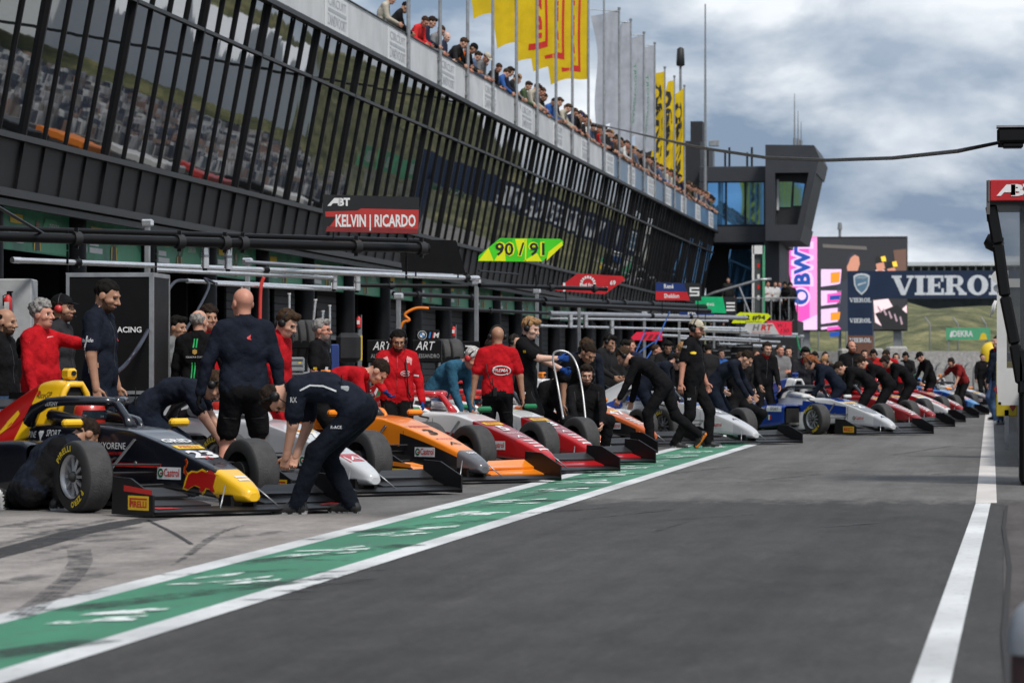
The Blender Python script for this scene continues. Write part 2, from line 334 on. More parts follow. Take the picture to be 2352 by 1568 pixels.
# ------------------------------------------------------------------ pit building
X1, Z1, X2, Z2, XT, ZT, X3, Z3, Z4 = -14.4, 3.76, -14.27, 4.54, -13.78, 7.10, -13.60, 8.10, 8.97
BAY, Y0, NB = 4.83, 50.0-6*4.83, 31
YE = Y0+NB*BAY
mClad = M('charcoal_cladding', (.012, .012, .0135), .5, var=.25, vs_=1.2, spec=.3)
mMull = M('mullion_metal', (.006, .006, .007), .45, var=.1, spec=.25)
mTrim = M('facade_trim', (.025, .025, .026), .5, var=.25, vs_=3, spec=.3)
mPar = M('parapet_panel', (.56, .57, .58), .6, var=.14, vs_=.9)
mParB = M('parapet_blue', (.10, .17, .26), .35, var=.25, vs_=.7)
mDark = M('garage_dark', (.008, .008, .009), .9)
mShut = M('roller_shutter', (.035, .037, .039), .55, var=.2, vs_=3, spec=.3)
mDeck = M('roof_deck', (.2, .2, .2), .9)
def glass_mat():
    m, t, b = pbr('tinted_glass'); L = t.links
    tcn = nd(t, 'ShaderNodeTexCoord'); n = nd(t, 'ShaderNodeTexNoise'); n.inputs['Scale'].default_value = .9; n.inputs['Detail'].default_value = 2
    L.new(tcn.outputs['Object'], n.inputs['Vector'])
    bp = nd(t, 'ShaderNodeBump'); bp.inputs['Strength'].default_value = .05; bp.inputs['Distance'].default_value = .02
    L.new(n.outputs[0], bp.inputs['Height']); L.new(bp.outputs[0], b.inputs['Normal'])
    b.inputs['Base Color'].default_value = (.006, .007, .008, 1); b.inputs['Roughness'].default_value = .015; b.inputs['IOR'].default_value = 3.0; return m
mGlass = glass_mat()
pit = thing('pit_building', 'long dark pit building with outward leaning glass front and pale parapet', 'building')
mb = MB()                                                                  # cladding band with standing seams
mb.poly([(X1, Y0, Z1), (X1, YE, Z1), (X2, YE, Z2), (X2, Y0, Z2)], mClad)
for i in range(NB*4+1):
    y = Y0+i*BAY/4; w = .07 if i % 4 == 0 else .035
    mb.bar((X1+.02, y, Z1+.03), (X2+.02, y, Z2-.03), w, .05, mMull)
mb.box(((X1)+.03, (Y0+YE)/2, Z1-.03), (.14, YE-Y0, .12), mTrim); mb.box((X2+.045, (Y0+YE)/2, Z2), (.12, YE-Y0, .09), mTrim)
mb.box((X1-.02, (Y0+YE)/2, Z1-.17), (.1, YE-Y0, .1), mTrim)
mb.build('cladding', pit)
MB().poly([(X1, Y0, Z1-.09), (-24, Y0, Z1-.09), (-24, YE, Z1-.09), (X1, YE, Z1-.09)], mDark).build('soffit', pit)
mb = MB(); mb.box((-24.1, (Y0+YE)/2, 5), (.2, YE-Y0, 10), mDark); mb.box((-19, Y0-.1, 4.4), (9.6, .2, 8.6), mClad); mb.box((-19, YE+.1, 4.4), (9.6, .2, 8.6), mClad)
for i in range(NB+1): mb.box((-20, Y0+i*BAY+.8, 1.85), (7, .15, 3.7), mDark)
mb.build('inner_wall', pit)
MB().box((-18.85, (Y0+YE)/2, 7.95), (10.2, YE-Y0, .2), mDeck).build('roof_deck', pit)
YB = on_x(1388, 420, -13.55).y
mb = MB()                                                                  # parapet, panel by panel
y = Y0
i = 0
while y < YE:
    y2 = min(y+2.42, YE); mb.box((-13.62, (y+y2)/2, (Z3+Z4)/2+.02), (.12, y2-y-.012, Z4-Z3-.04), mPar if y2 < YB else mParB); y = y2; i += 1
mb.box((-13.63, (Y0+YE)/2, Z4+.012), (.2, YE-Y0, .022), mTrim); mb.box((-13.56, (Y0+YE)/2, Z3-.0), (.16, YE-Y0, .1), mTrim)
mb.build('parapet', pit)
nlean = Vector((ZT-Z2, 0, -(XT-X2))).normalized()
def lean(z): return X2+(X3-X2)*(z-Z2)/(Z3-Z2)
for k in range(NB):
    g_, fr = MB(), MB(); ya = Y0+k*BAY
    for q in range(4):
        a, b = ya+q*BAY/4, ya+(q+1)*BAY/4
        for z0, z1 in ((Z2+.03, ZT), (ZT, Z3-.03)):
            d = [rnd.uniform(-.0028, .0028) for _ in range(3)]; d.append(d[0]+d[2]-d[1])
            P = [Vector((lean(z0), a+.01, z0)), Vector((lean(z0), b-.01, z0)), Vector((lean(z1), b-.01, z1)), Vector((lean(z1), a+.01, z1))]
            g_.poly([p+nlean*(e_-.01) for p, e_ in zip(P, d)], mGlass)
        w, dp = (.09, .06) if q == 0 else (.05, .034)
        fr.bar((lean(Z2)+dp/2-.01, a, Z2+.04), (lean(Z3)+dp/2-.01, a, Z3-.05), w, dp, mMull)
    fr.bar((lean(ZT)+.02, ya+.06, ZT), (lean(ZT)+.02, ya+BAY-.06, ZT), .1, .06, mTrim)
    w_ = g_.build('window', pit); fr.build('frame', w_)
for k in range(NB+1):
    y = 55.6-7*4.83+k*4.83
    MB().cyl((-15.0, y, 0), (-15.0, y, Z1-.1), .22, M('column_black', (.006, .0065, .008), .5, spec=.2), n=20).build('column', pit)
for k in range(NB):
    y = 55.6-7*4.83+k*4.83
    if k >= 10 and k not in (13, 17, 22):
        mb = MB(); z0 = 1.9 if k in (10, 12, 16) else .02
        z = z0
        while z < 3.0:
            mb.box((-15.75, y+BAY/2, z+.085), (.05, BAY-.5, .16), mShut); z += .175
        mb.box((-15.72, y+BAY/2, z0+.06), (.07, BAY-.48, .1), M('pale_rubber', (.3, .3, .28), .7)); mb.build('shutter', pit)
# garage fascia banners: green, a driver portrait stand-in, a yellow tag and white lettering
mBan = M('banner_green', (.04, .24, .13), .5, var=.5, vs_=1.0); mBan2 = M('banner_light_green', (.08, .36, .19), .5)
mWht = M('print_white', (.72, .72, .72), .5, var=.04); mYel = M('print_yellow', (.75, .52, .02), .5, var=.05); mBlk = M('print_black', (.008, .008, .008), .5)
mRed = M('print_red', (.55, .02, .02), .5, var=.05); mSkinF = M('printed_skin', (.38, .2, .13), .6)
nums = ['70', '63', '41', '90', '85', '12', '27', '9', '33', '4', '21', '55', '8', '16', '30', '7', '44', '18', '64', '2', '25']
ordn = ['nearest', 'second', 'third', 'fourth', 'fifth', 'sixth', 'seventh', 'eighth', 'ninth', 'tenth', 'eleventh', 'twelfth', 'thirteenth', 'fourteenth', 'fifteenth', 'sixteenth', 'seventeenth', 'eighteenth', 'nineteenth', 'twentieth', 'twenty first', 'twenty second', 'twenty third', 'twenty fourth', 'twenty fifth', 'twenty sixth']
nb = 0
for k in range(6, 22):
    y = 55.6-7*4.83+k*4.83; ym = y+BAY/2; mb = MB()
    mb.box((-15.03, ym, 3.32), (.06, BAY-.48, .68), mBan)
    o_, u, v = Vector((-14.997, ym, 3.0)), Vector((0, 1, 0)), Vector((0, 0, 1))
    mb.flat([(.2, .0), (2.1, .0), (2.1, .2), (1.3, .55), (.7, .55)], o_, u, v, mBan2, .004)
    mb.flat([(-1.3, .40), (-.6, .40), (-.6, .54), (-1.3, .54)], o_, u, v, mYel, .006)
    mb.flat([(.02, .02), (.44, .02), (.46, .2), (.33, .28), (.13, .28), (.0, .2)], o_, u, v, mBlk, .006)
    mb.flat([(.02, .02), (.08, .02), (.12, .26), (.04, .24)], o_, u, v, mYel, .008); mb.flat([(.38, .02), (.44, .02), (.42, .24), (.34, .26)], o_, u, v, mYel, .008)
    mb.flat(circ(.085, 14, .23, .4), o_, u, v, mSkinF, .008); mb.flat([(.2, .26), (.26, .26), (.27, .34), (.19, .34)], o_, u, v, mSkinF, .007)
    mb.text(nums[k-6], o_+u*-1.75+v*.08, u, v, .24, mWht, .02, width=.4, lift=.006)
    mb.text('DRIVER' if False else '', o_, u, v, .1, mWht)
    for q in range(2): mb.flat([(-1.4, .1+q*.12), (-.55-.25*q, .1+q*.12), (-.55-.25*q, .19+q*.12), (-1.4, .19+q*.12)], o_, u, v, mWht, .006)
    mb.text('DEKRA', o_+u*1.25+v*.36, u, v, .11, mWht, .01, width=.6, lift=.008)
    o = mb.build('garage_banner'); tag(o, 'green banner over the %s garage opening from the left, with a driver portrait' % ordn[nb], 'banner', 'green banners over the garages'); nb += 1
# white circuit logo boards on the parapet: slim lettering in three rows
y = on_x(774, 34, -13.54).y; nb = 0
mInk = M('logo_grey', (.38, .40, .42), .5)
while y < YE-1.5:
    mb = MB(); mb.box((-13.545, y, 8.53), (.02, 2.45, .74), M('logo_board_white', (.66, .67, .68), .5, var=.05))
    o_, u, v = Vector((-13.533, y, 8.53)), Vector((0, 1, 0)), Vector((0, 0, 1))
    mb.text('CIRCUIT', o_+v*.12, u, v, .18, mInk, 0, width=2.0, lift=.003); mb.text('ZANDVOORT', o_-v*.28, u, v, .22, mInk, .0, width=2.1, lift=.003)
    mb.flat([(-1.0, -.01), (1.0, -.01), (1.0, .06), (-1.0, .06)], o_, u, v, mInk, .003)
    tag(mb.build('logo_board'), 'white circuit logo board on the parapet, %s from the left end' % ordn[nb], 'sign', 'white logo boards on the parapet'); nb += 1; y += 7.37
# ------------------------------------------------------------------ race control tower
YT = 172.0
def q(px, py, Y=YT): p = on_y(px, py, Y); return p.x, p.z
def qx(px, Y=YT): return on_y(px, 700, Y).x
def qz(py, Y=YT): return on_y(1700, py, Y).z
mTow = M('tower_charcoal', (.030, .033, .040), .55, var=.2, vs_=.6); mTow2 = M('tower_dark', (.014, .015, .018), .6, var=.2)
mBlueGl, tt, bb = pbr('blue_glass'); bb.inputs['Base Color'].default_value = (.16, .42, .75, 1); bb.inputs['Roughness'].default_value = .03; bb.inputs['IOR'].default_value = 2.2; bb.inputs['Metallic'].default_value = .8
tow = thing('control_tower', 'dark race control tower with blue glass at the end of the pit building', 'building')
xL, xR, xC = qx(1606), qx(1790), qx(1886)
zr, zm, zb_ = qz(382), qz(520), qz(556)
mb = MB()
mb.box(((xL+xR)/2, YT+6, (zr+qz(418))/2), (xR-xL, 12, zr-qz(418)), mTow, bev=.03)       # roof slab
mb.box(((xL+xR)/2, YT+6, (zm+zb_)/2), (xR-xL, 12, zm-zb_), mTow)                       # floor slab
for a, b in ((1606, 1622), (1756, 1790)): mb.box((qx((a+b)/2), YT+6, (qz(418)+zm)/2), (qx(b)-qx(a), 12, qz(418)-zm), mTow)
mb.box(((xL+xR)/2, YT+9, (qz(418)+zm)/2), (xR-xL-.6, 6, qz(418)-zm), mTow2)
mb.box(((xL+qx(1780))/2, YT+8, zb_/2), (qx(1780)-xL, 8, zb_), mTow2)                   # lower block set back
mb.box((qx(1772), YT+2.5, zb_/2), (qx(1790)-qx(1754), 5, zb_), mTow)
mb.build('wall', tow)
wn = MB(); x0, x1 = qx(1622), qx(1756)
for i in range(3):
    a, b = x0+(x1-x0)*i/3+.04, x0+(x1-x0)*(i+1)/3-.04; wn.poly([(a, YT+.35, zm), (b, YT+.35, zm), (b, YT+.35, qz(418)), (a, YT+.35, qz(418))], mBlueGl)
wo = wn.build('window', tow); fr = MB()
for i in range(4): fr.box((x0+(x1-x0)*i/3, YT+.3, (zm+qz(418))/2), (.09, .16, qz(418)-zm), mMull)
fr.box(((x0+x1)/2, YT+.3, zm+.05), (x1-x0, .2, .1), mMull); fr.build('frame', wo)
mb = MB()                                                                              # cantilevered cab: slanted right side
out_ = [(qx(1763), qz(338)), (qx(1874), qz(340)), (qx(1886), qz(368)), (qx(1842), qz(556)), (qx(1763), qz(556))]
def slab(pts, y0, y1, m):
    o0 = Vector((0, (y0+y1)/2, 0)); mb.prism([(x, z) for x, z in pts], o0, (1, 0, 0), (0, 0, 1), y1-y0, m)
slab([(qx(1763), qz(338)), (qx(1874), qz(340)), (qx(1886), qz(368)), (qx(1878), qz(402)), (qx(1763), qz(402))], YT-1.6, YT+7, mTow)
slab([(qx(1763), qz(520)), (qx(1851), qz(520)), (qx(1842), qz(556)), (qx(1763), qz(556))], YT-1.6, YT+7, mTow)
slab([(qx(1763), qz(402)), (qx(1785), qz(402)), (qx(1785), qz(520)), (qx(1763), qz(520))], YT-1.6, YT+7, mTow)
slab([(qx(1785), qz(403)), (qx(1876), qz(403)), (qx(1850), qz(519)), (qx(1785), qz(519))], YT-.6, YT+6, mTow2)
slab([(qx(1862), qz(402)), (qx(1878), qz(402)), (qx(1851), qz(520)), (qx(1836), qz(520))], YT-1.6, YT-1.2, mTow)
mb.build('observation_cab', tow)
cw = MB(); cw.poly([(qx(1790), YT-.65, qz(478)), (qx(1818), YT-.65, qz(478)), (qx(1822), YT-.65, qz(420)), (qx(1790), YT-.65, qz(420))], mBlueGl).poly([(qx(1824), YT-.65, qz(475)), (qx(1842), YT-.65, qz(475)), (qx(1850), YT-.65, qz(425)), (qx(1826), YT-.65, qz(422))], mBlueGl)
cw.bar((qx(1789), YT-.72, qz(485)), (qx(1789), YT-.72, qz(415)), .1, .1, M('frame_white', (.5, .5, .5), .5)); cw.build('window', tow)
mb = MB(); mb.box((qx(1541), YT+5, (qz(320)+qz(600))/2), (qx(1605)-qx(1478), 8, qz(320)-qz(600)), mTow2); mb.box((qx(1588), YT+4, qz(296)), (qx(1602)-qx(1574), 2, qz(268)-qz(325)), mTow2); mb.build('rear_block', tow)
rl = MB()                                                                              # glass railing on the roof
for i, px in enumerate((1622, 1648, 1672, 1700, 1724, 1760)): rl.box((qx(px), YT+1+(i % 2)*4, zr+.5), (.1, .1, 1.0), mMull)
rl.build('railing', tow)
lw = MB(); lw.poly([(qx(1660), YT+3.9, qz(690)), (qx(1750), YT+3.9, qz(690)), (qx(1750), YT+3.9, qz(566)), (qx(1660), YT+3.9, qz(566))], mBlueGl); lw.build('window', tow)
mSteel = M('galvanised_steel', (.35, .36, .37), .4, .7, var=.2); mMast = M('mast_grey', (.22, .23, .24), .5, .3)
for px, pt, pb, r, lab in ((1620, 10, 480, .07, 'tall slim grey mast beside the tower roof'), (1825, 215, 340, .035, 'tallest whip antenna on the tower cab roof'), (1833, 255, 342, .03, 'middle whip antenna on the tower cab roof'), (1840, 280, 345, .03, 'shortest whip antenna on the tower cab roof')):
    D = 168 if px == 1620 else YT+1; a, b = on_y(px, pb, D), on_y(px, pt, D)
    mb = MB(); mb.cyl((a.x, a.y, a.z if px != 1620 else 8), b, r*1.25, mMast, r*.45, n=8)
    if px == 1620: mb.cyl((a.x, a.y, 8.0), (a.x, a.y, 8.2), .2, mMast)
    else: mb.cyl(a, (a.x, a.y, a.z+.5), .07, mMast, n=8)
    tag(mb.build('antenna_mast'), lab, 'antenna')
a = on_y(1640, 380, YT+2); mb = MB(); mb.cyl((a.x, a.y, zr-.02), (a.x, a.y, a.z+.7), .03, mMast, n=8).box((a.x, a.y-.05, a.z+1.1), (.5, .15, .32), mSteel, bev=.03)
tag(mb.build('floodlight'), 'small floodlight on a post on the tower roof', 'lamp')
a = on_y(1563, 130, 160); mb = MB(); mb.cyl((a.x, a.y, 8.05), (a.x, a.y, a.z-.2), .06, mMast, n=8).lathe([(-.45, .13), (-.4, .2), (.35, .16), (.42, .06)], M('siren_black', (.015, .015, .016), .6), a, n=12)
tag(mb.build('siren_mast'), 'pole with a black horn speaker on top, behind the yellow flags', 'loudspeaker')
# ------------------------------------------------------------------ hills, far stand, gantry, big screen
def terrain(name, x0, x1, y0, y1, n, m, fn, smooth=True):
    mb = MB(); vs_ = []; 
    for i in range(n+1):
        for j in range(n+1): x, y = x0+(x1-x0)*i/n, y0+(y1-y0)*j/n; vs_.append((x, y, fn(x, y)))
    fs = [(i*(n+1)+j, (i+1)*(n+1)+j, (i+1)*(n+1)+j+1, i*(n+1)+j+1) for i in range(n) for j in range(n)]
    mb.add(vs_, fs, m, smooth); o = mb.build(name); o['kind'] = 'structure'; return o
def hillmat():
    m, t, b = pbr('dune_grass'); L = t.links; tcn = nd(t, 'ShaderNodeTexCoord')
    n = nd(t, 'ShaderNodeTexNoise'); n.inputs['Scale'].default_value = .35; n.inputs['Detail'].default_value = 9; n.inputs['Roughness'].default_value = .7; L.new(tcn.outputs['Object'], n.inputs['Vector'])
    cr = nd(t, 'ShaderNodeValToRGB'); e = cr.color_ramp.elements; e[0].position = .34; e[0].color = (.028, .036, .013, 1); e[1].position = .66; e[1].color = (.235, .215, .10, 1)
    x = e.new(.5); x.color = (.105, .11, .045, 1); L.new(n.outputs[0], cr.inputs[0]); L.new(cr.outputs[0], b.inputs['Base Color']); b.inputs['Roughness'].default_value = .95
    n2_ = nd(t, 'ShaderNodeTexNoise'); n2_.inputs['Scale'].default_value = 2; n2_.inputs['Detail'].default_value = 6; L.new(tcn.outputs['Object'], n2_.inputs['Vector'])
    bp = nd(t, 'ShaderNodeBump'); bp.inputs['Strength'].default_value = .8; bp.inputs['Distance'].default_value = .4; L.new(n2_.outputs[0], bp.inputs['Height']); L.new(bp.outputs[0], b.inputs['Normal']); return m
mHill = hillmat()
def ss(a, b, x): t = min(1, max(0, (x-a)/(b-a))); return t*t*(3-2*t)
def hz(x, y): return -.1+7.9*ss(262, 335, y)+.5*math.sin(x*.21+y*.07)*ss(270, 300, y)+.4*math.sin(x*.53-y*.11)*ss(270, 300, y)
terrain('hill', -110, 20, 255, 420, 60, mHill, hz)
def hz2(x, y): return -.1+(11+2.5*math.sin(y*.045)+1.3*math.sin(y*.13+x*.1))*ss(26, 48, x)*ss(284, 322, y)+.5*math.sin(x*.5+y*.31)*ss(28, 40, x)*ss(284, 322, y)
terrain('hill', 22, 170, 60, 520, 70, mHill, hz2)
mNav = M('gantry_navy', (.008, .022, .06), .5, var=.15, vs_=1); mLet = M('gantry_letter', (.62, .66, .70), .5)
mCop = M('gantry_copper', (.16, .07, .045), .5)
YG = 192.0
def gx(px): return on_y(px, 650, YG).x
def gz(py): return on_y(2000, py, YG).z
def slab_word(mb, word, o, u, v, h, gap, m, lift):
    """slab-serif capitals built from strokes: o = left end of baseline; returns the width used"""
    st, sf = .27*h, .13*h; x = 0
    def P(pts): mb.flat([(x+a*h, b*h) for a, b in pts], o, u, v, m, lift)
    def R_(a, b, c, d): P([(a, b), (c, b), (c, d), (a, d)])
    for ch in word:
        if ch == 'I': R_(.1, .13, .40, .87); R_(0, 0, .5, .13); R_(0, .87, .5, 1); w = .5
        elif ch == 'V': P([(.08, .88), (.38, .88), (.62, .26), (.57, 0), (.46, 0)]); P([(.57, 0), (.62, .26), (.86, .88), (1.0, .88), (.66, 0)]); R_(0, .88, .48, 1); R_(.72, .88, 1.08, 1); w = 1.08
        elif ch == 'E': R_(.1, .13, .4, .87); R_(0, 0, .86, .13); R_(0, .87, .84, 1); R_(.4, .44, .62, .56); R_(.60, .34, .68, .66); R_(.74, .13, .86, .34); R_(.72, .68, .84, .87); w = .86
        elif ch == 'R':
            R_(.1, .13, .4, .87); R_(0, 0, .5, .13); R_(0, .87, .62, 1); R_(.4, .43, .6, .55)
            n = 8; A = [(.6+.3*math.sin(PI*i/n), .715-.285*math.cos(PI*i/n)) for i in range(n+1)]; B = [(.6+.04*math.sin(PI*i/n), .715-.165*math.cos(PI*i/n)) for i in range(n+1)]
            for i in range(n): P([A[i], A[i+1], B[i+1], B[i]])
            P([(.52, .43), (.70, .47), (.98, .13), (.70, .13)]); R_(.68, 0, 1.06, .13); w = 1.06
        elif ch == 'O':
            n = 20; A = [(.5+.5*math.cos(2*PI*i/n), .5+.52*math.sin(2*PI*i/n)) for i in range(n)]; B = [(.5+.2*math.cos(2*PI*i/n), .5+.38*math.sin(2*PI*i/n)) for i in range(n)]
            for i in range(n): P([A[i], A[(i+1) % n], B[(i+1) % n], B[i]])
            w = 1.0
        elif ch == 'L': R_(.1, .13, .4, .87); R_(0, 0, .84, .13); R_(0, .87, .5, 1); R_(.71, .13, .84, .4); w = .84
        x += (w+gap)*h
    return x-gap*h
gan = thing('start_gantry', 'navy start gantry spelling VIEROL in white across the lane', 'gantry')
mb = MB(); xg0, xg1 = gx(1947), gx(2480)
mb.box(((xg0+xg1)/2, YG+.6, (gz(622)+gz(685))/2), (xg1-xg0, 1.2, gz(622)-gz(685)), mNav)
o_, u, v = Vector((0, YG, 0)), Vector((1, 0, 0)), Vector((0, 0, 1))
hh = gz(633)-gz(678)
wd = slab_word(MB(), 'VIEROL', Vector((0, 0, 0)), u, v, hh, .03, mLet, 0)
kx = (gx(2312)-gx(2048))/wd
# lettering is pressed sideways to its painted width
tmp = MB(); slab_word(tmp, 'VIEROL', Vector((0, 0, 0)), u, v, hh, .03, mLet, 0)
mb.add([(gx(2048)+p[0]*kx, YG-.01, gz(678)+p[2]) for p in tmp.v], tmp.f, mLet)
sh = [(-.5, .5), (-.3, .62), (0, .66), (.3, .62), (.5, .5), (.46, -.05), (.3, -.4), (0, -.68), (-.3, -.4), (-.46, -.05)]
cx_, cz_ = gx(1979), gz(652)
mb.flat([(x*1.05*.85, z*1.05*.85) for x, z in sh], Vector((cx_, YG, cz_)), u, v, mLet, .008); mb.flat([(x*.73, z*.73) for x, z in sh], Vector((cx_, YG, cz_)), u, v, M('crest_blue', (.12, .22, .32), .5), .012)
mb.flat([(-.22, -.1), (.22, .05), (.26, .12), (-.18, 0)], Vector((cx_, YG, cz_)), u, v, mLet, .016); mb.text('CIRCUIT', Vector((cx_, YG, cz_+.3)), u, v, .1, mLet, .01, width=.6, lift=.016)
mb.build('beam', gan)
mb = MB(); xl1 = gx(2004)
mb.box(((xg0+xl1)/2, YG+.6, (gz(685)+gz(770))/2), (xl1-xg0, 1.2, gz(685)-gz(770)), mNav); mb.box(((xg0+xl1)/2, YG+.6, gz(770)/2), (xl1-xg0, 1.19, gz(770)), mCop)
for py in (694, 741, 786):
    tmp = MB(); w0 = slab_word(tmp, 'VIEROL', Vector((0, 0, 0)), u, v, .24, .05, mLet, 0); k2 = (gx(2001)-gx(1951))/w0
    mb.add([(gx(1951)+p[0]*k2, YG-.01, gz(py)+p[2]) for p in tmp.v], tmp.f, mLet)
mb.build('leg', gan)
MB().box((xg1+.4, YG+.6, gz(622)/2), (1.3, 1.2, gz(622)), mNav).build('leg', gan)
# LED wall: flat screen, lit
YS = 226.0
def sx_(px): return on_y(px, 650, YS).x
def sz(py): return on_y(2000, py, YS).z
def E(n, c, s=.8): return M('screen_'+n, tuple(q_*1.0 for q_ in c), .4, var=.06, emit=s)
scr = thing('video_wall', 'big lit video screen with pink advert and men in caps behind the gantry', 'screen')
mb = MB(); mb.box(((sx_(1790)+sx_(2084))/2, YS+.5, (sz(543)+sz(760))/2), (sx_(2084)-sx_(1790), .9, sz(543)-sz(760)), M('screen_case', (.02, .02, .022), .6)); 
for px in (1850, 1960, 2060): mb.box((sx_(px), YS+.6, sz(760)/2), (.5, .5, sz(760)), mMast)
mb.build('case', scr)
u, v = Vector((1, 0, 0)), Vector((0, 0, 1)); O = Vector((0, YS, 0))
mb = MB()
def pf(pts, m, l): mb.flat([(sx_(a), sz(b)) for a, b in pts], O, u, v, m, l)
pf([(1797, 545), (2083, 549), (2083, 757), (1838, 757)], E('dark', (.03, .03, .034), .5), .06)
pk = E('pink', (.85, .08, .42), .55); pk2 = E('pink_pale', (.9, .28, .6), .5); wl = E('lilac', (.75, .5, .78), .55); bl = E('blue', (.01, .06, .3), .6)
pf([(1797, 545), (1877, 543), (1877, 757), (1838, 757)], pk, .07); pf([(1858, 545), (1877, 545), (1877, 730), (1860, 735)], pk2, .075); pf([(1838, 740), (1877, 722), (1877, 757), (1838, 757)], wl, .08)
def word_up(t, px, py, hpx, wpx, m, l, bold):                                          # text running upwards
    mb.text(t, O+u*sx_(px)+v*sz(py), v, -u, sx_(px)-sx_(px-hpx), m, bold, width=sz(py-wpx)-sz(py), align='L', lift=l)
V, F = text_mesh('BWT', .06)
def turned(px, py, hpx, wpx, m, l, bold):
    V, F = text_mesh('BWT', bold); hx = sx_(px)-sx_(px-hpx); wz = sz(py-wpx)-sz(py)
    mb.add([(sx_(px)-y*hx, YS-l, sz(py)+x/V[:, 0].max()*wz) for x, y in V], F, m)
turned(1862, 657, 38, 114, wl, .085, .12); turned(1859, 653, 33, 107, bl, .095, .045)
mb.flat([(sx_(1839)+.62*c, sz(681)+.62*s) for c, s in circ(1, 20)], O, u, v, wl, .085); mb.flat([(sx_(1839)+.5*c, sz(681)+.5*s) for c, s in circ(1, 20)], O, u, v, bl, .09); mb.flat([(sx_(1842)+.27*c, sz(679)+.27*s) for c, s in circ(1, 20)], O, u, v, wl, .095)
for i, (a, b) in enumerate(((618, 658), (667, 702), (710, 744), (751, 776))):
    if b > 757: b = 757
    pf([(1886, a), (1933-(i > 1)*6, a-(i > 1)*4), (1930-(i > 1)*4, b-6), (1886, b)], wl, .08)
    if i % 2 == 0: pf([(1908, a+8), (1930, a+6), (1928, b-10), (1908, b-8)], E('orange', (.8, .25, .02), .6), .085)
    else: pf([(1900, a+8), (1932, a+4), (1926, b-8), (1900, b-6)], pk, .085); pf([(1906, a+12), (1930, a+10), (1928, a+20), (1906, a+22)], bl, .09)
sk = E('skin', (.55, .25, .17), .5); su = E('suit', (.8, .6, .62), .55); dk = E('coat', (.035, .04, .055), .5); cp = E('cap', (.02, .02, .02), .4); ye = E('yellow', (.85, .55, .05), .6); rd = E('red', (.6, .08, .06), .5)
pf([(1925, 760), (1922, 655), (1945, 640), (1975, 640), (1985, 660), (1985, 757)], dk, .08); pf([(1945, 612), (1950, 592), (1962, 584), (1973, 590), (1975, 606), (1970, 622), (1962, 632), (1948, 630)], sk, .085); pf([(1945, 612), (1945, 594), (1958, 580), (1966, 583), (1954, 592), (1949, 605)], dk, .09)
for dx, dy in ((0, 0), (26, 12)):
    pf([(1995+dx, 665+dy), (1998+dx, 640+dy), (2012+dx, 620+dy), (2032+dx, 620+dy), (2044+dx, 645+dy), (2042+dx, 680)], su, .085+dx*.0006); pf([(2012+dx, 606+dy), (2030+dx, 602+dy), (2033+dx, 616+dy), (2022+dx, 626+dy), (2014+dx, 620+dy)], sk, .09+dx*.0006)
    pf([(2010+dx, 602+dy), (2012+dx, 590+dy), (2026+dx, 588+dy), (2034+dx, 602+dy)], cp, .092+dx*.0006); pf([(2023+dx, 590+dy), (2033+dx, 588+dy), (2036+dx, 600+dy), (2026+dx, 601+dy)], ye, .095+dx*.0006)
    pf([(2016+dx, 626+dy), (2022+dx, 626+dy), (2024+dx, 665+dy), (2018+dx, 665+dy)], rd, .096+dx*.0006)
pf([(2006, 690), (2040, 686), (2060, 720), (2083, 700), (2083, 735), (2040, 757), (2010, 740)], su, .08); pf([(2010, 720), (2060, 700), (2083, 720), (2083, 757), (2030, 757)], cp, .09)
for i in range(5): pf([(2014+i*13, 704+i*6), (2017+i*13, 702+i*6), (2026+i*12, 716+i*7), (2022+i*12, 718+i*7)], E('suit_dim', (.4, .28, .32), .45), .1)
pf([(1950, 640), (1975, 640), (1980, 668), (1962, 690), (1952, 668)], E('collar', (.10, .11, .13), .45), .09); pf([(1890, 560), (1990, 566), (1992, 574), (1890, 568)], E('board_text', (.12, .11, .10), .5), .09); pf([(2052, 575), (2082, 572), (2082, 620), (2060, 640)], E('guest', (.14, .08, .06), .5), .1)
mb.build('display', scr)
a = on_y(1929, 515, YS+1); mb = MB(); mb.cyl((a.x, a.y, 0), (a.x, a.y, a.z-.3), .09, mMast, n=8).cyl((a.x, a.y, a.z-.35), (a.x, a.y, a.z+.1), .16, mMast, .12, n=10)
tag(mb.build('camera_mast'), 'thin pole with a small camera head rising above the video screen', 'mast')
# far grandstand on the hill crest
YF = 345.0
def fx(px): return on_y(px, 650, YF).x
def fz(py): return on_y(2200, py, YF).z
gs = thing('grandstand', 'long pale open grandstand on the hill crest behind the gantry', 'grandstand')
mW = M('stand_white', (.5, .53, .56), .6, var=.2, vs_=.5); mb = MB(); x0, x1 = fx(1990), fx(2440)
mb.box(((x0+x1)/2, YF+4, fz(606)), (x1-x0, 9, .35), mW); mb.box(((x0+x1)/2, YF+8, (fz(606)+6)/2), (x1-x0, .3, fz(606)-6), M('stand_back', (.14, .17, .2), .7, var=.4, vs_=.7)); mb.box(((x0+x1)/2, YF+1, fz(634)-.6), (x1-x0, 3, 1.6), mW)
mb.build('deck', gs)
mb = MB()
for i in range(26): x = x0+(x1-x0)*i/25; mb.box((x, YF+.2, (fz(606)+fz(640))/2), (.14, .14, fz(606)-fz(640)), mMast)
mb.build('railing', gs); MB().box((fx(2318), YF+3, fz(600)), (2.6, 4, 1.0), mW).build('cabin', gs)
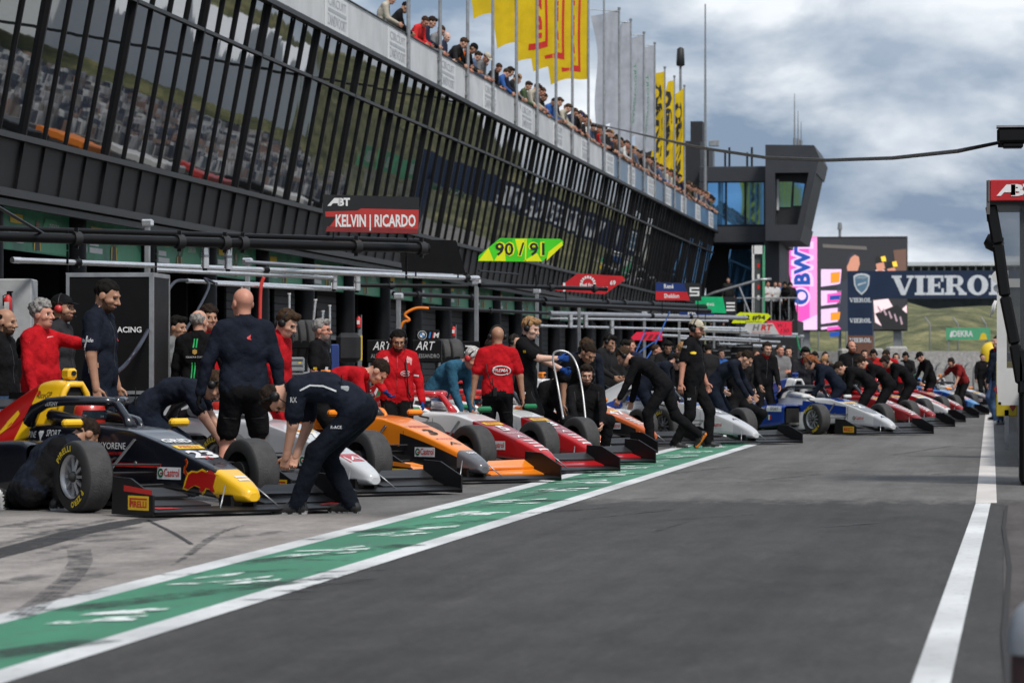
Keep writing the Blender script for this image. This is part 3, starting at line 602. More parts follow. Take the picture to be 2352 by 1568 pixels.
# ================================================================== RACING CARS (x forward from the front axle, y left, z up)
mCarb = M('carbon_black', (.008, .008, .009), .42, var=.2, vs_=8, spec=.3); mCarb2 = M('carbon_satin', (.018, .018, .019), .45, var=.25, vs_=5, spec=.4)
mTread = M('tyre_tread', (.042, .041, .041), .75, var=.3, vs_=14, bump=.5, bs=70); mSide_ = M('tyre_sidewall', (.012, .012, .012), .6, var=.2)
mRim = M('rim_metal', (.42, .42, .43), .35, .6, var=.15); mRimD = M('rim_dark', (.02, .02, .02), .6)
mTyY = M('tyre_yellow', (.72, .52, .02), .6, var=.06); mRod = M('suspension_carbon', (.02, .02, .021), .35); mVoid = M('dark_cavity', (.004, .004, .004), .9)
mPirY = M('sticker_yellow', (.80, .52, .015), .4, var=.04); mPirR = M('sticker_red', (.50, .02, .015), .4); mCasW = M('sticker_white', (.70, .70, .70), .4, var=.04); mCasG = M('sticker_green', (.01, .13, .05), .4)
def paint(n, c, rough=.32): return M('paint_'+n, c, rough, coat=.7, var=.05, vs_=2)
P = dict(navy=paint('navy', (.0055, .007, .013)), silver=paint('silver', (.50, .51, .53)), white=paint('white', (.66, .66, .66)), orange=paint('orange', (.86, .24, .01)), red=paint('red', (.46, .008, .012)),
         crimson=paint('crimson', (.27, .012, .016)), black=paint('black', (.010, .010, .012)), yellow=paint('yellow', (.82, .47, .01)), blue=paint('blue', (.008, .04, .26)), green=paint('green', (.01, .17, .06)),
         coral=paint('coral', (.62, .13, .03)), sky=paint('sky', (.08, .24, .52)), grey=paint('grey', (.10, .10, .11)), copper=paint('copper', (.40, .12, .05)), bullred=paint('bullred', (.42, .01, .008)))
def rring(wt, wb, zt, zb, rt, rb):
    """half section, top centre to bottom centre: 4 top, 4 corner, 4 side, 4 corner, 2 bottom points"""
    p = [((wt-rt)*i/3, zt) for i in range(4)]
    p += [(wt-rt+rt*math.sin(a), zt-rt+rt*math.cos(a)) for a in (PI/8, PI/4, 3*PI/8, PI/2)]
    p += [(wt+(wb-wt)*i/5, zt-rt+(zb+rb-zt+rt)*i/5) for i in (1, 2, 3, 4)]
    p += [(wb-rb+rb*math.cos(a), zb+rb-rb*math.sin(a)) for a in (0, PI/6, PI/3, PI/2)]
    return p+[((wb-rb)*.5, zb), (0, zb)]
def loft_c(st, sub):
    """stations [(x, wt, wb, zt, zb, rt, rb)] -> rings, splined along x"""
    A = np.array(st, float); k = len(A); R = []
    for i in range(k-1):
        p0, p1, p2, p3 = A[max(i-1, 0)], A[i], A[i+1], A[min(i+2, k-1)]
        for s in range(sub + (i == k-2)):
            t = s/sub; R.append(.5*(2*p1+(p2-p0)*t+(2*p0-5*p1+4*p2-p3)*t*t+(3*p1-p0-3*p2+p3)*t**3))
    out_ = []
    for r in R:
        x, wt, wb, zt, zb, rt, rb = r; h = rring(wt, wb, zt, zb, max(.005, rt), max(.005, rb)); out_.append((x, h))
    return out_
def skin(mb, rings, matf, yoff=0.0, caps=(None, None)):
    n = len(rings[0][1]); N = 2*n-2; V = []
    for x, h in rings:
        V += [(x, y+yoff, z) for y, z in h]+[(x, -y+yoff, z) for y, z in h[-2:0:-1]]
    F = {}
    for i in range(len(rings)-1):
        xm = (rings[i][0]+rings[i+1][0])/2
        for j in range(N):
            jj = j if j < n-1 else N-1-j; m = matf(xm, jj, j >= n-1); F.setdefault(m, []).append((i*N+j, i*N+(j+1) % N, (i+1)*N+(j+1) % N, (i+1)*N+j))
    base = len(mb.v); mb.v.extend(V)
    for m, fs in F.items():
        k = mb.mi(m)
        for f in fs: mb.f.append([q_+base for q_ in f]); mb.m.append(k); mb.sm.append(True)
    for c, i in ((caps[0], 0), (caps[1], len(rings)-1)):
        if c: mb.add(V[i*N:(i+1)*N], [list(range(N))[::(1 if i == 0 else -1)]], c)
NOSE = [(1.20, .035, .04, .165, .105, .025, .025), (1.175, .066, .07, .20, .098, .045, .045), (1.07, .092, .096, .258, .098, .055, .05), (.85, .116, .12, .335, .115, .04, .045), (.5, .148, .15, .435, .15, .02, .04), (.2, .168, .175, .515, .17, .015, .04),
        (-.1, .185, .20, .585, .17, .015, .05), (-.3, .20, .225, .622, .15, .02, .05), (-.6, .235, .27, .645, .09, .05, .05), (-.95, .285, .33, .655, .05, .07, .04), (-1.3, .30, .36, .665, .05, .07, .04), (-1.75, .27, .36, .64, .05, .06, .04)]
COVER = [(-1.42, .10, .17, .985, .60, .05, .02), (-1.55, .12, .24, 1.005, .58, .07, .02), (-1.8, .115, .34, .985, .50, .07, .02), (-2.2, .09, .40, .87, .40, .06, .02), (-2.7, .065, .36, .70, .30, .05, .02), (-3.15, .05, .2, .54, .25, .04, .02)]
POD = [(-.98, .19, .19, .50, .16, .05, .05), (-1.1, .20, .205, .525, .12, .06, .05), (-1.5, .20, .21, .52, .08, .08, .05), (-2.1, .18, .21, .45, .07, .09, .05), (-2.6, .12, .15, .36, .07, .08, .04), (-2.95, .06, .07, .28, .08, .05, .03)]
RN, RC, RP = loft_c(NOSE, 6), loft_c(COVER, 7), loft_c(POD, 6)
def bvh_of(fn):
    t = MB(); fn(t); return BVHTree.FromPolygons([Vector(p) for p in t.v], t.f)
BV_N = bvh_of(lambda t: skin(t, RN, lambda *a: mCarb)); BV_C = bvh_of(lambda t: skin(t, RC, lambda *a: mCarb)); BV_P = bvh_of(lambda t: skin(t, RP, lambda *a: mCarb, -.50))
def grid_quad(nx=6, ny=3): return [(i/nx, j/ny) for j in range(ny+1) for i in range(nx+1)], [(j*(nx+1)+i, j*(nx+1)+i+1, (j+1)*(nx+1)+i+1, (j+1)*(nx+1)+i) for j in range(ny) for i in range(nx)]
def press(mb, pts, fs, m, bv, mode, lift):
    """lay flat print on the bodywork: mode 'R' = right side (pts are x,z), 'T' = from above (pts are x,y)"""
    V = []
    for a, b in pts:
        o, d = ((a, -3, b), (0, 1, 0)) if mode == 'R' else ((a, 3, b), (0, -1, 0)) if mode == 'L' else ((a, b, 3), (0, 0, -1))
        h, nn, _, _ = bv.ray_cast(Vector(o), Vector(d))
        if h is None: return
        V.append(h-Vector(d)*lift)
    mb.add(V, [f[::(-1 if mode == 'L' else 1)] for f in fs], m, False)
def side_text(mb, s, x, z, h, m, bold=.0, width=None, bv=None, shear=0, lift=.004, slope=0.0, mode='R'):
    V, F = text_mesh(s, bold, shear); w = width or V[:, 0].max()*h; k = w/V[:, 0].max()
    q_ = 1 if mode == 'R' else -1
    press(mb, [(x+q_*a*k, z+b*h+slope*a*k) for a, b in V], F, m, bv or BV_N, mode, lift)
def side_box(mb, x0, x1, z0, z1, m, bv=None, lift=.003, slope=0.0, sk=0.0, mode='R'):
    p, f = grid_quad(8, 3); press(mb, [(x0+(x1-x0)*a+sk*b, z0+(z1-z0)*b+slope*(x1-x0)*a) for a, b in p], f, m, bv or BV_N, mode, lift)
def top_text(mb, s, xbase, h, m, bold=.0, width=None, lift=.004, y0=0.0):
    V, F = text_mesh(s, bold); w = width or V[:, 0].max()*h; k = w/V[:, 0].max(); cx = V[:, 0].max()*k/2
    press(mb, [(xbase-b*h, y0+a*k-cx) for a, b in V], F, m, BV_N, 'T', lift)
def top_box(mb, x0, x1, w0, w1, m, lift=.003, y0=0.0):
    p, f = grid_quad(4, 6); press(mb, [(x0+(x1-x0)*b, y0+(w0+(w1-w0)*b)*(2*a-1)) for a, b in p], f, m, BV_N, 'T', lift)
def fan(pts, c=None):
    n = len(pts); c = c or (sum(p[0] for p in pts)/n, sum(p[1] for p in pts)/n); return [c]+list(pts), [(0, i+1, (i+1) % n+1) for i in range(n)]
def castrol(mb, x=.28, z=.25, mode='R'):
    e = -1 if mode == 'L' else 1
    side_box(mb, x, x+e*.30, z, z+.092, mCasW, lift=.003, mode=mode); pts, f = fan([(x+e*(.045+.036*c), z+.046+.036*s) for c, s in circ(1, 14)]); press(mb, pts, f, mCasG, BV_N, mode, .005)
    pts, f = fan([(x+e*(.05+.02*c), z+.046+.017*s) for c, s in circ(1, 10)]); press(mb, pts, f, mCasW, BV_N, mode, .0065); side_box(mb, x+e*.045, x+e*.075, z+.038, z+.052, mPirR, lift=.008, mode=mode)
    side_text(mb, 'Castrol', x+e*.088, z+.022, .058, mPirR, .018, .195, lift=.006, mode=mode)
def pirelli(mb, o, u, v, w, h, lift=.004):
    """yellow sticker with long-topped red P lettering"""
    o, u, v = Vector(o), Vector(u).normalized(), Vector(v).normalized()
    mb.flat([(0, 0), (w, 0), (w, h), (0, h)], o, u, v, mPirY, lift)
    mb.flat([(.08*w, .72*h), (.92*w, .72*h), (.92*w, .84*h), (.08*w, .84*h)], o, u, v, mPirR, lift+.002); mb.flat([(.08*w, .2*h), (.16*w, .2*h), (.16*w, .84*h), (.08*w, .84*h)], o, u, v, mPirR, lift+.003)
    mb.text('PIRELLI', o+u*w*.1+v*h*.2, u, v, h*.42, mPirR, .03, width=w*.8, align='L', lift=lift+.004)
def wheel(par, x, y, R, w, side):
    s = side; mb = MB()
    pr = [(-w/2, R*.62), (-w/2, R*.66), (-w/2+.004, R*.90), (-w*.40, R*.97), (-w*.30, R*.995), (0, R), (w*.30, R*.995), (w*.40, R*.97), (w/2-.004, R*.90), (w/2, R*.66), (w/2, R*.62)]
    mt = [mSide_, mSide_, mSide_, mTread, mTread, mTread, mTread, mSide_, mSide_, mSide_]
    mb.lathe(pr, mTread, (x, y, R), (0, 1, 0), 40, mt)
    yo = y+s*(w/2+.001)
    for txt, a0, r0, hh_, ww in (('PIRELLI', 150, .70, .15, 62), ('P ZERO', 330, .70, .15, 56)):
        V, F = text_mesh(txt, .035, 0, 1.15); W_ = V[:, 0].max(); pts = []
        for a, b in V:
            an = math.radians(a0-ww*(a/W_))*1.0; r = R*(r0+hh_*b); c_ = math.cos(an)
            pts.append((x+(1 if s < 0 else -1)*r*math.cos(an), yo+s*.002, R+r*math.sin(an)))
        mb.add(pts, F if s < 0 else [f[::-1] for f in F], mTyY)
    t = mb.build('wheel', par); mb = MB()
    yi = y+s*(w/2-.015)
    mb.lathe([(0, R*.635), (.008, R*.60), (-.03, R*.56), (-.07, R*.50)], mRim, (x, yi, R), (0, s, 0), 32)
    mb.lathe([(-.075, R*.52), (-.08, .001)], mRimD, (x, yi, R), (0, s, 0), 24)
    for k in range(10):
        a = 2*PI*k/10; c, sn = math.cos(a), math.sin(a); mb.bar((x+c*R*.12, yi-s*.02, R+sn*R*.12), (x+c*R*.56, yi-s*.035, R+sn*R*.56), .020, .022, mRim)
    mb.lathe([(-.03, R*.17), (.0, R*.15), (.02, R*.09), (.028, .001)], mRimD, (x, yi, R), (0, s, 0), 16); mb.build('rim', t)
    MB().lathe([(-w*.45, R*.60), (-w*.2, R*.58), (0, R*.57)], mRimD, (x, y, R), (0, s, 0), 20).cyl((x, y-s*w*.5, R), (x, y+s*.02, R), R*.34, mRimD, n=16).build('brake_drum', t)
    return t
CARS = []
def race_car(px, py, L, label, yaw=-44.4, detail=True):
    tip = on_z(px, py, .10); a = math.radians(yaw); o = Vector((tip.x-1.19*math.cos(a), tip.y-1.19*math.sin(a), 0))
    car = thing('racing_car', label, 'racing car', o, a, 'single seaters lined up in the pit lane'); CARS.append((car, o, a))
    top, side, tipm = L['top'], L['side'], L.get('tip', L['top'])
    def bm(x, j, other):
        if x > L.get('tipx', .78): return tipm if j < 17 else mCarb
        if j >= 13: return mCarb
        if L.get('chin') and j > 9: return L['chin']
        if x > L.get('frontx', 9): return L['ftop'] if j < 7 else L['fside']
        if x < L.get('backx', -9): return L.get('back', side)
        lim = L.get('split', 7)
        if callable(lim): lim = lim(x)
        return top if j < lim else side
    mb = MB(); skin(mb, RN, bm, caps=(tipm, None))
    p, f = grid_quad(6, 6); cp_ = []
    pts, f = fan([(-1.10+.36*c, .19*s) for c, s in circ(1, 28)], (-1.1, 0)); press(mb, pts, f, mVoid, BV_N, 'T', .003)
    side_box(mb, .10, .105, .19, .50, mVoid, lift=.0045); top_box(mb, .10, .105, .165, .165, mVoid, .0045); top_box(mb, -.36, -.355, .19, .19, mVoid, .0035); side_box(mb, -.6, -.595, .14, .58, mVoid, lift=.0035)
    if detail: castrol(mb, L.get('castx', .28)); castrol(mb, .58, .25, 'L')
    for fn in L.get('body', []): fn(mb)
    mb.build('body', car)
    for s in (-1, 1):                                            # cockpit surround
        MB().tube([(-.72, s*.20, .64), (-.85, s*.245, .675), (-1.1, s*.262, .70), (-1.35, s*.24, .72), (-1.46, s*.17, .73)], [.02, .04, .05, .055, .05], L.get('surround', side), 10).build('cockpit_side', car)
    cv1, cv2 = L['cover'], L.get('cover2', L['cover'])
    mb = MB(); skin(mb, RC, lambda x, j, o_: (cv1 if x > L.get('coverx', -9) else cv2) if not (L.get('coverlow') and j > 9) else L['coverlow'], caps=(None, mCarb))
    mb.poly([(-1.425, -.06, .96), (-1.425, .06, .96), (-1.425, .14, .66), (-1.425, -.14, .66)][::-1], mVoid)
    mb.tube([(-1.41, -.17, .60), (-1.41, -.105, .90), (-1.41, -.06, .97), (-1.41, .06, .97), (-1.41, .105, .90), (-1.41, .17, .60)], .028, cv1, 8)
    for fn in L.get('cov', []): fn(mb)
    mb.build('engine_cover', car)
    MB().box((-1.5, 0, 1.055), (.13, .085, .09), L.get('cam', cv1), bev=.02).cyl((-1.43, 0, 1.06), (-1.425, 0, 1.06), .022, mVoid, n=10).build('roll_camera', car)
    for s in (-1, 1):
        mb = MB(); pm = L.get('pod', side); skin(mb, RP, lambda x, j, o_: pm if j < 12 else mCarb, s*.50)
        mb.add([(-.975, s*.50+y, z) for y, z in ((-.15, .2), (.15, .2), (.15, .46), (-.15, .46))], [(0, 1, 2, 3)], mVoid)
        if s < 0:
            for fn in L.get('podd', []): fn(mb)
        mb.build('sidepod', car)
    hm = L.get('halo', P['black']); mb = MB()
    mb.tube([(-.54, 0, .63), (-.62, 0, .71), (-.74, 0, .805), (-.80, 0, .83)], [.05, .034, .032, .035], hm, 8)
    for s in (-1, 1): mb.tube([(-.78, 0, .83), (-.82, s*.07, .838), (-.92, s*.165, .843), (-1.12, s*.245, .843), (-1.35, s*.285, .825), (-1.52, s*.30, .77), (-1.62, s*.30, .66)], [.035, .036, .037, .039, .042, .05, .055], hm, 8)
    if L.get('name'): 
        V, F = text_mesh(L['name'], .01); k = .28/V[:, 0].max(); mb.add([(-1.42+a_*k, -.318, .80+b_*.032) for a_, b_ in V], F, L.get('namem', mCasW))
    mb.build('halo', car)
    for s in (-1, 1):
        mb = MB(); mb.tube([(-.66, s*.25, .58), (-.63, s*.38, .60), (-.62, s*.46, .64)], .011, mCarb, 6); mb.build('mirror_stalk', car)
        MB().box((-.62, s*.49, .67), (.08, .175, .065), L.get('mirror', side), bev=.022).build('mirror', car)
    mb = MB(); fl = [(-.35, .24), (-.7, .30), (-1.0, .68), (-2.2, .72), (-2.5, .5), (-3.2, .42)]
    mb.prism([(x, y) for x, y in fl]+[(x, -y) for x, y in fl[::-1]], (0, 0, .045), (1, 0, 0), (0, 1, 0), .03, mCarb); mb.prism([(-3.2, -.42), (-3.45, -.45), (-3.45, .45), (-3.2, .42)], (0, 0, .08), (1, 0, 0), (0, 1, 0), .04, mCarb); mb.build('floor', car)
    # front wing: main plane, two flaps each side, pylons, endplates
    wm, em, fm = L.get('wing', mCarb), L.get('end', mCarb), L.get('flap', L.get('wing', mCarb2))
    mb = MB()
    pr = [(.84, .055), (.95, .036), (1.15, .022), (1.24, .028), (1.255, .045), (1.2, .06), (1.0, .07)]
    for y0, y1, dz0, dz1 in ((-.90, -.30, 0, .0), (-.30, .30, .0, .0), (.30, .90, .0, 0)):
        n = len(pr); V = [(x, y0, z+dz0) for x, z in pr]+[(x, y1, z+dz1) for x, z in pr]; mb.add(V, [(i, (i+1) % n, n+(i+1) % n, n+i) for i in range(n)]+[list(range(n)), list(range(n, 2*n))[::-1]], mCarb)
    for s in (-1, 1): mb.box((.98, s*.10, .10), (.16, .03, .10), mCarb); mb.tube([(1.0, s*.125, .22), (1.14, s*.26, .06)], .006, mSteel, 6)
    wing = mb.build('front_wing', car)
    for s in (-1, 1):
        mb = MB()
        for x0, z0, x1, z1, yi in ((.98, .072, .78, .125, .24), (.82, .135, .66, .205, .34)):
            P4 = [(x0, s*.895, z0), (x1, s*.895, z1), (x1-.02, s*(yi+.12), z1-.01), (x1+.08, s*yi, z0+.02), (x0, s*yi, z0)]
            nrm = Vector((.3, 0, 1)).normalized()*.009; n = 5; fq = L.get('flap2', fm) if x0 > .9 else fm
            A = [Vector(p_)+nrm for p_ in P4]; B = [Vector(p_)-nrm for p_ in P4]; o5 = list(range(5))
            mb.add(A+B, [o5 if s < 0 else o5[::-1], [5+i for i in (o5[::-1] if s < 0 else o5)]]+[(i, (i+1) % 5, 5+(i+1) % 5, 5+i) for i in range(5)], fq)
        mb.build('flap', wing); mb = MB()
        ol = [(.66, .015), (1.24, .015), (1.24, .165), (.93, .285), (.68, .295)]
        mb.prism(ol, (0, s*.90, 0), (1, 0, 0), (0, 0, 1), .016, em)
        pirelli(mb, (.90, -.908 if s < 0 else .908, .055) if s < 0 else (1.18, .908, .055), (1, 0, 0) if s < 0 else (-1, 0, 0), (0, 0, 1), .29, .105)
        if L.get('endstripe') and s < 0: mb.flat([(.84, .19), (1.235, .17), (1.235, .205), (.84, .235)], (0, -.908, 0), (1, 0, 0), (0, 0, 1), L['endstripe'], .004)
        mb.build('endplate', wing)
    if L.get('tips'):
        for s in (-1, 1): MB().poly([(1.19, s*.62, .066), (1.20, s*.84, .066), (1.0, s*.84, .075), (1.1, s*.66, .070)][::(1 if s > 0 else -1)], L['tips']).build('wing_tip_stripe', wing)
    # rear wing
    rw = L.get('rear', mCarb); mb = MB()
    for x0, z0, ch, th in ((-3.05, .80, .24, .03), (-3.20, .66, .16, .025)): mb.box((x0-ch/2, 0, z0), (ch, 1.06, th), rw, Matrix.Rotation(math.radians(14), 3, 'Y'), bev=.01)
    mb.box((-3.15, 0, .45), (.14, .03, .55), mCarb); rwo = mb.build('rear_wing', car)
    for s in (-1, 1): MB().prism([(-3.42, .45), (-3.0, .45), (-2.98, .84), (-3.08, .90), (-3.42, .90)], (0, s*.54, 0), (1, 0, 0), (0, 0, 1), .015, L.get('rearend', mCarb)).build('endplate', rwo)
    # suspension
    for s in (-1, 1):
        mb = MB(); hy = s*.60
        for a_, b_ in (((.16, s*.17, .36), (.0, hy, .36)), ((-.42, s*.22, .40), (.0, hy, .36)), ((.20, s*.16, .21), (.0, hy, .19)), ((-.40, s*.22, .22), (.0, hy, .19)), ((-.18, s*.19, .55), (-.02, hy, .22)), ((.10, s*.16, .30), (.08, hy, .30))): mb.bar(a_, b_, .030, .014, mRod, .005)
        mb.cyl((-.16, s*.185, .36), (-.16, s*.205, .36), .02, mSteel, n=10); mb.build('wishbone', car)
        mb = MB()
        for a_, b_ in (((-2.55, s*.2, .42), (-2.9, s*.56, .40)), ((-3.0, s*.15, .42), (-2.9, s*.56, .40)), ((-2.55, s*.2, .2), (-2.9, s*.56, .19)), ((-3.0, s*.15, .2), (-2.9, s*.56, .19))): mb.bar(a_, b_, .03, .014, mRod)
        mb.build('wishbone', car)
        wheel(car, 0, s*.755, .275, .235, s); wheel(car, -2.9, s*.735, .29, .29, s)
    return car
W_, Kb = mCasW, mBlk
def num(n, m, x=.36, h=.19, bold=.035, w=None): return lambda mb: top_text(mb, n, x, h, m, bold, w, .006)
def pir_top(x=.02, m=None): return lambda mb: (top_box(mb, x, x+.10, .125, .12, mPirY, .004), top_text(mb, 'PIRELLI', x+.08, .055, mPirR, .01, .17, .006))
def arrow(m): return lambda mb: top_text(mb, 'A', .74, .09, m, .0, .13, .006)
def side_t(*a, **k): return lambda mb: side_text(mb, *a, **k)
def side_b(*a, **k): return lambda mb: side_box(mb, *a, **k)
def flag3(x, z, w, h, ms): return lambda mb: [side_box(mb, x+w*i/3, x+w*(i+1)/3, z, z+h, ms[i], BV_P, .004+.0002*i) for i in range(3)]
def bull(mb):
    """charging bull with raised tail, red with yellow rim, on the nose side"""
    sh = [(.0, .02), (.03, .075), (.09, .1), (.17, .095), (.24, .12), (.30, .10), (.36, .13), (.42, .11), (.46, .07), (.44, .02), (.42, -.04), (.45, -.09), (.40, -.10), (.36, -.06), (.30, -.055), (.27, -.09), (.22, -.105), (.2, -.08), (.22, -.05), (.14, -.03), (.08, -.05), (.02, -.075), (-.04, -.06), (-.02, -.03)]
    tail = [(.0, .05), (-.035, .09), (-.03, .14), (-.005, .17), (-.02, .21), (.0, .225), (.02, .19), (.005, .15), (-.01, .12), (.02, .08)]
    def tri(poly, ox, oz, sc, m, lift):
        from mathutils.geometry import tessellate_polygon
        T = tessellate_polygon([[Vector((a, b, 0)) for a, b in poly]]); press(mb, [(ox+a*sc, oz+b*sc) for a, b in poly], [tuple(t) for t in T], m, BV_N, 'R', lift)
    for mm, g_, l in ((P['yellow'], 1.1, .003), (P['bullred'], .92, .005)):
        cx, cz = .2, .01
        tri([(cx+(a-cx)*(g_ if l < .004 else .97), cz+(b-cz)*g_) for a, b in sh], .50, .235, .80, mm, l); tri([(a*(1 if l > .004 else 1.25)-.0, b) for a, b in tail], .50, .235, .80, mm, l+.0007)
def bull_cover(mb):
    for k in range(7):
        x = -1.75-.17*k; pts, f = fan([(x, .80-.07*k), (x-.09, .83-.07*k), (x-.2, .70-.06*k), (x-.30, .60-.05*k), (x-.16, .62-.06*k), (x-.05, .70-.07*k)]); press(mb, pts, f, P['yellow'] if k % 2 else P['bullred'], BV_C, 'R', .004+.0005*(k % 3))
L23 = dict(castx=.13, top=P['navy'], side=P['navy'], tip=P['yellow'], tipx=.86, cover=P['yellow'], coverx=-1.82, cover2=P['bullred'], coverlow=None, pod=P['navy'], halo=P['navy'], mirror=P['yellow'], tips=mPirR, endstripe=mPirR, name='E.DELIGNY', surround=P['navy'],
    body=[num('23', W_, .57, .165), pir_top(.24), bull, lambda mb: top_text(mb, 'GRID', .16, .09, W_, .03, .26, .006), arrow(Kb), side_t('ALPINE', -1.74, .545, .05, W_, .0, .22), side_t('SPORT', -1.34, .56, .05, W_, .01, .22, shear=.2), lambda mb: press(mb, *fan([(-1.43, .52), (-1.385, .585), (-1.43, .645), (-1.475, .585)]), W_, BV_N, 'R', .005), side_t('KYORENE', -.62, .47, .05, W_, .0, .33), side_t('CARBON FIBER', -.52, .425, .022, mPirR, 0, .22), side_b(-.45, .18, .335, .365, mPirR), lambda mb: [top_box(mb, 1.0+.05*i, 1.03+.05*i, .05, .05, W_, .005) for i in range(2)], lambda mb: top_text(mb, 'R', .60, .07, mPirR, .02, .07, .006)],
    cov=[bull_cover, side_t('RaceGP', -1.76, .86, .05, Kb, .0, .22, bv=BV_C, shear=.3), lambda mb: side_box(mb, -1.78, -1.74, .88, .92, mPirR, BV_C, .005)],
    podd=[flag3(-1.62, .30, .12, .10, (P['blue'], W_, mPirR)), lambda mb: [side_box(mb, -1.9+.09*i, -1.86+.09*i, .1, .3, mPirR, BV_P, .004, sk=.05) for i in range(2)]])
L2s = dict(top=P['silver'], side=P['silver'], split=lambda x: 10 if x < .1 else 7, chin=None, tip=P['silver'], cover=P['silver'], pod=P['black'], halo=P['black'], mirror=P['white'], coverlow=P['black'],
    body=[lambda mb: side_box(mb, -.15, .72, .18, .33, P['navy'], lift=.002), lambda mb: top_box(mb, .42, .60, .12, .1, P['grey'], .003), lambda mb: top_text(mb, 'R', .70, .06, mPirR, .01, .06, .006), lambda mb: top_box(mb, .78, .96, .105, .09, P['bullred'], .004), lambda mb: top_text(mb, 'A', .94, .09, W_, .0, .13, .006), num('17', W_, .3, .17), pir_top(.02)],
    cov=[side_t('RaceGP', -1.80, .87, .055, Kb, .01, .26, bv=BV_C, shear=.3), lambda mb: side_box(mb, -2.05, -1.92, .55, .93, P['red'], BV_C, .003, sk=.06), lambda mb: side_box(mb, -2.75, -2.6, .45, .7, P['red'], BV_C, .003, sk=.06), side_b(-1.74, -1.62, .70, .80, W_, BV_C, .004), side_t('S', -1.71, .715, .07, mPirR, .03, .06, bv=BV_C, lift=.006)])
L3 = dict(top=P['orange'], side=P['black'], split=lambda x: 12 if x < -.25 else 10 if x < .05 else 8, tip=P['grey'], tipx=.88, cover=P['orange'], pod=P['orange'], halo=P['black'], mirror=P['orange'], flap=P['orange'], surround=P['orange'], endstripe=P['orange'],
    body=[num('3', Kb, .40, .17), lambda mb: top_text(mb, 'PIRELLI', .14, .05, mPirR, .02, .22, .006), arrow(Kb), lambda mb: top_text(mb, 'MONDOFLEX', .56, .035, mPirR, .01, .2, .006), lambda mb: top_text(mb, 'DEPS', 1.0, .04, W_, .02, .1, .006)])
def prema(n): return dict(top=P['white'], side=P['white'], split=7, frontx=.06, ftop=P['crimson'], fside=P['red'], tip=P['red'], tipx=.74, cover=P['red'], coverx=-1.70, cover2=P['red'], pod=P['white'], halo=P['red'], mirror=P['green'], flap2=P['red'], surround=P['white'], cam=P['red'], name='B.CAMARA' if n == '5' else None, namem=mPirR,
    body=[lambda mb: side_box(mb, -.75, .04, .30, .47, P['crimson'], lift=.003, slope=-.10), lambda mb: side_box(mb, .02, .10, .20, .50, P['white'], lift=.004, sk=-.05), lambda mb: side_box(mb, .10, .24, .18, .42, P['green'], lift=.004, slope=-.3, sk=-.06),
          num(n, W_, .44, .17), pir_top(.12), lambda mb: top_text(mb, 'A', .70, .08, W_, .0, .12, .006), lambda mb: top_text(mb, 'SHARON', .05, .05, W_, .02, .2, .006), lambda mb: [top_box(mb, .78+.09*i, .81+.09*i, .06, .06, W_, .005) for i in range(4)], lambda mb: top_text(mb, 'PREMA', .55, .03, W_, .0, .16, .006)],
    cov=[lambda mb: side_box(mb, -1.78, -1.50, .62, .96, P['green'], BV_C, .003, sk=.05), lambda mb: side_box(mb, -1.86, -1.80, .60, .96, W_, BV_C, .004, sk=.05), side_t(n, -1.98, .80, .08, W_, .02, bv=BV_C)])
def mp(n, c): return dict(top=c, side=P['black'], split=8, tip=c, tipx=.9, cover=P['white'], pod=P['white'], halo=P['black'], mirror=P['orange'], surround=P['white'], cam=P['orange'], chin=P['black'], back=P['white'], backx=-.45,
    body=[num(n, W_, .40, .18), pir_top(.1), lambda mb: top_box(mb, .5, .88, .10, .08, P['copper'], .003), lambda mb: [top_box(mb, .58+.09*i, .62+.09*i, .06, .06, W_, .005) for i in range(4)], lambda mb: top_box(mb, -.4, .02, .13, .15, P['white'], .003), lambda mb: side_box(mb, .05, .9, .13, .16, P['white'], lift=.003)],
    podd=[side_t('FFS', -1.45, .42, .06, Kb, .02, bv=BV_P), side_t('KOER', -1.42, .26, .05, Kb, .0, bv=BV_P)])
L4 = dict(top=P['silver'], side=P['white'], split=7, tip=P['silver'], cover=P['white'], coverlow=P['blue'], pod=P['white'], halo=P['black'], mirror=P['red'], surround=P['blue'],
    body=[num('4', W_, .36, .18), pir_top(.0), arrow(Kb), lambda mb: top_box(mb, -.02, .45, .15, .13, P['grey'], .002), lambda mb: top_box(mb, -1.0, -.1, .2, .19, P['blue'], .003)], podd=[side_t('FFS', -1.5, .42, .06, Kb, .02, bv=BV_P)])
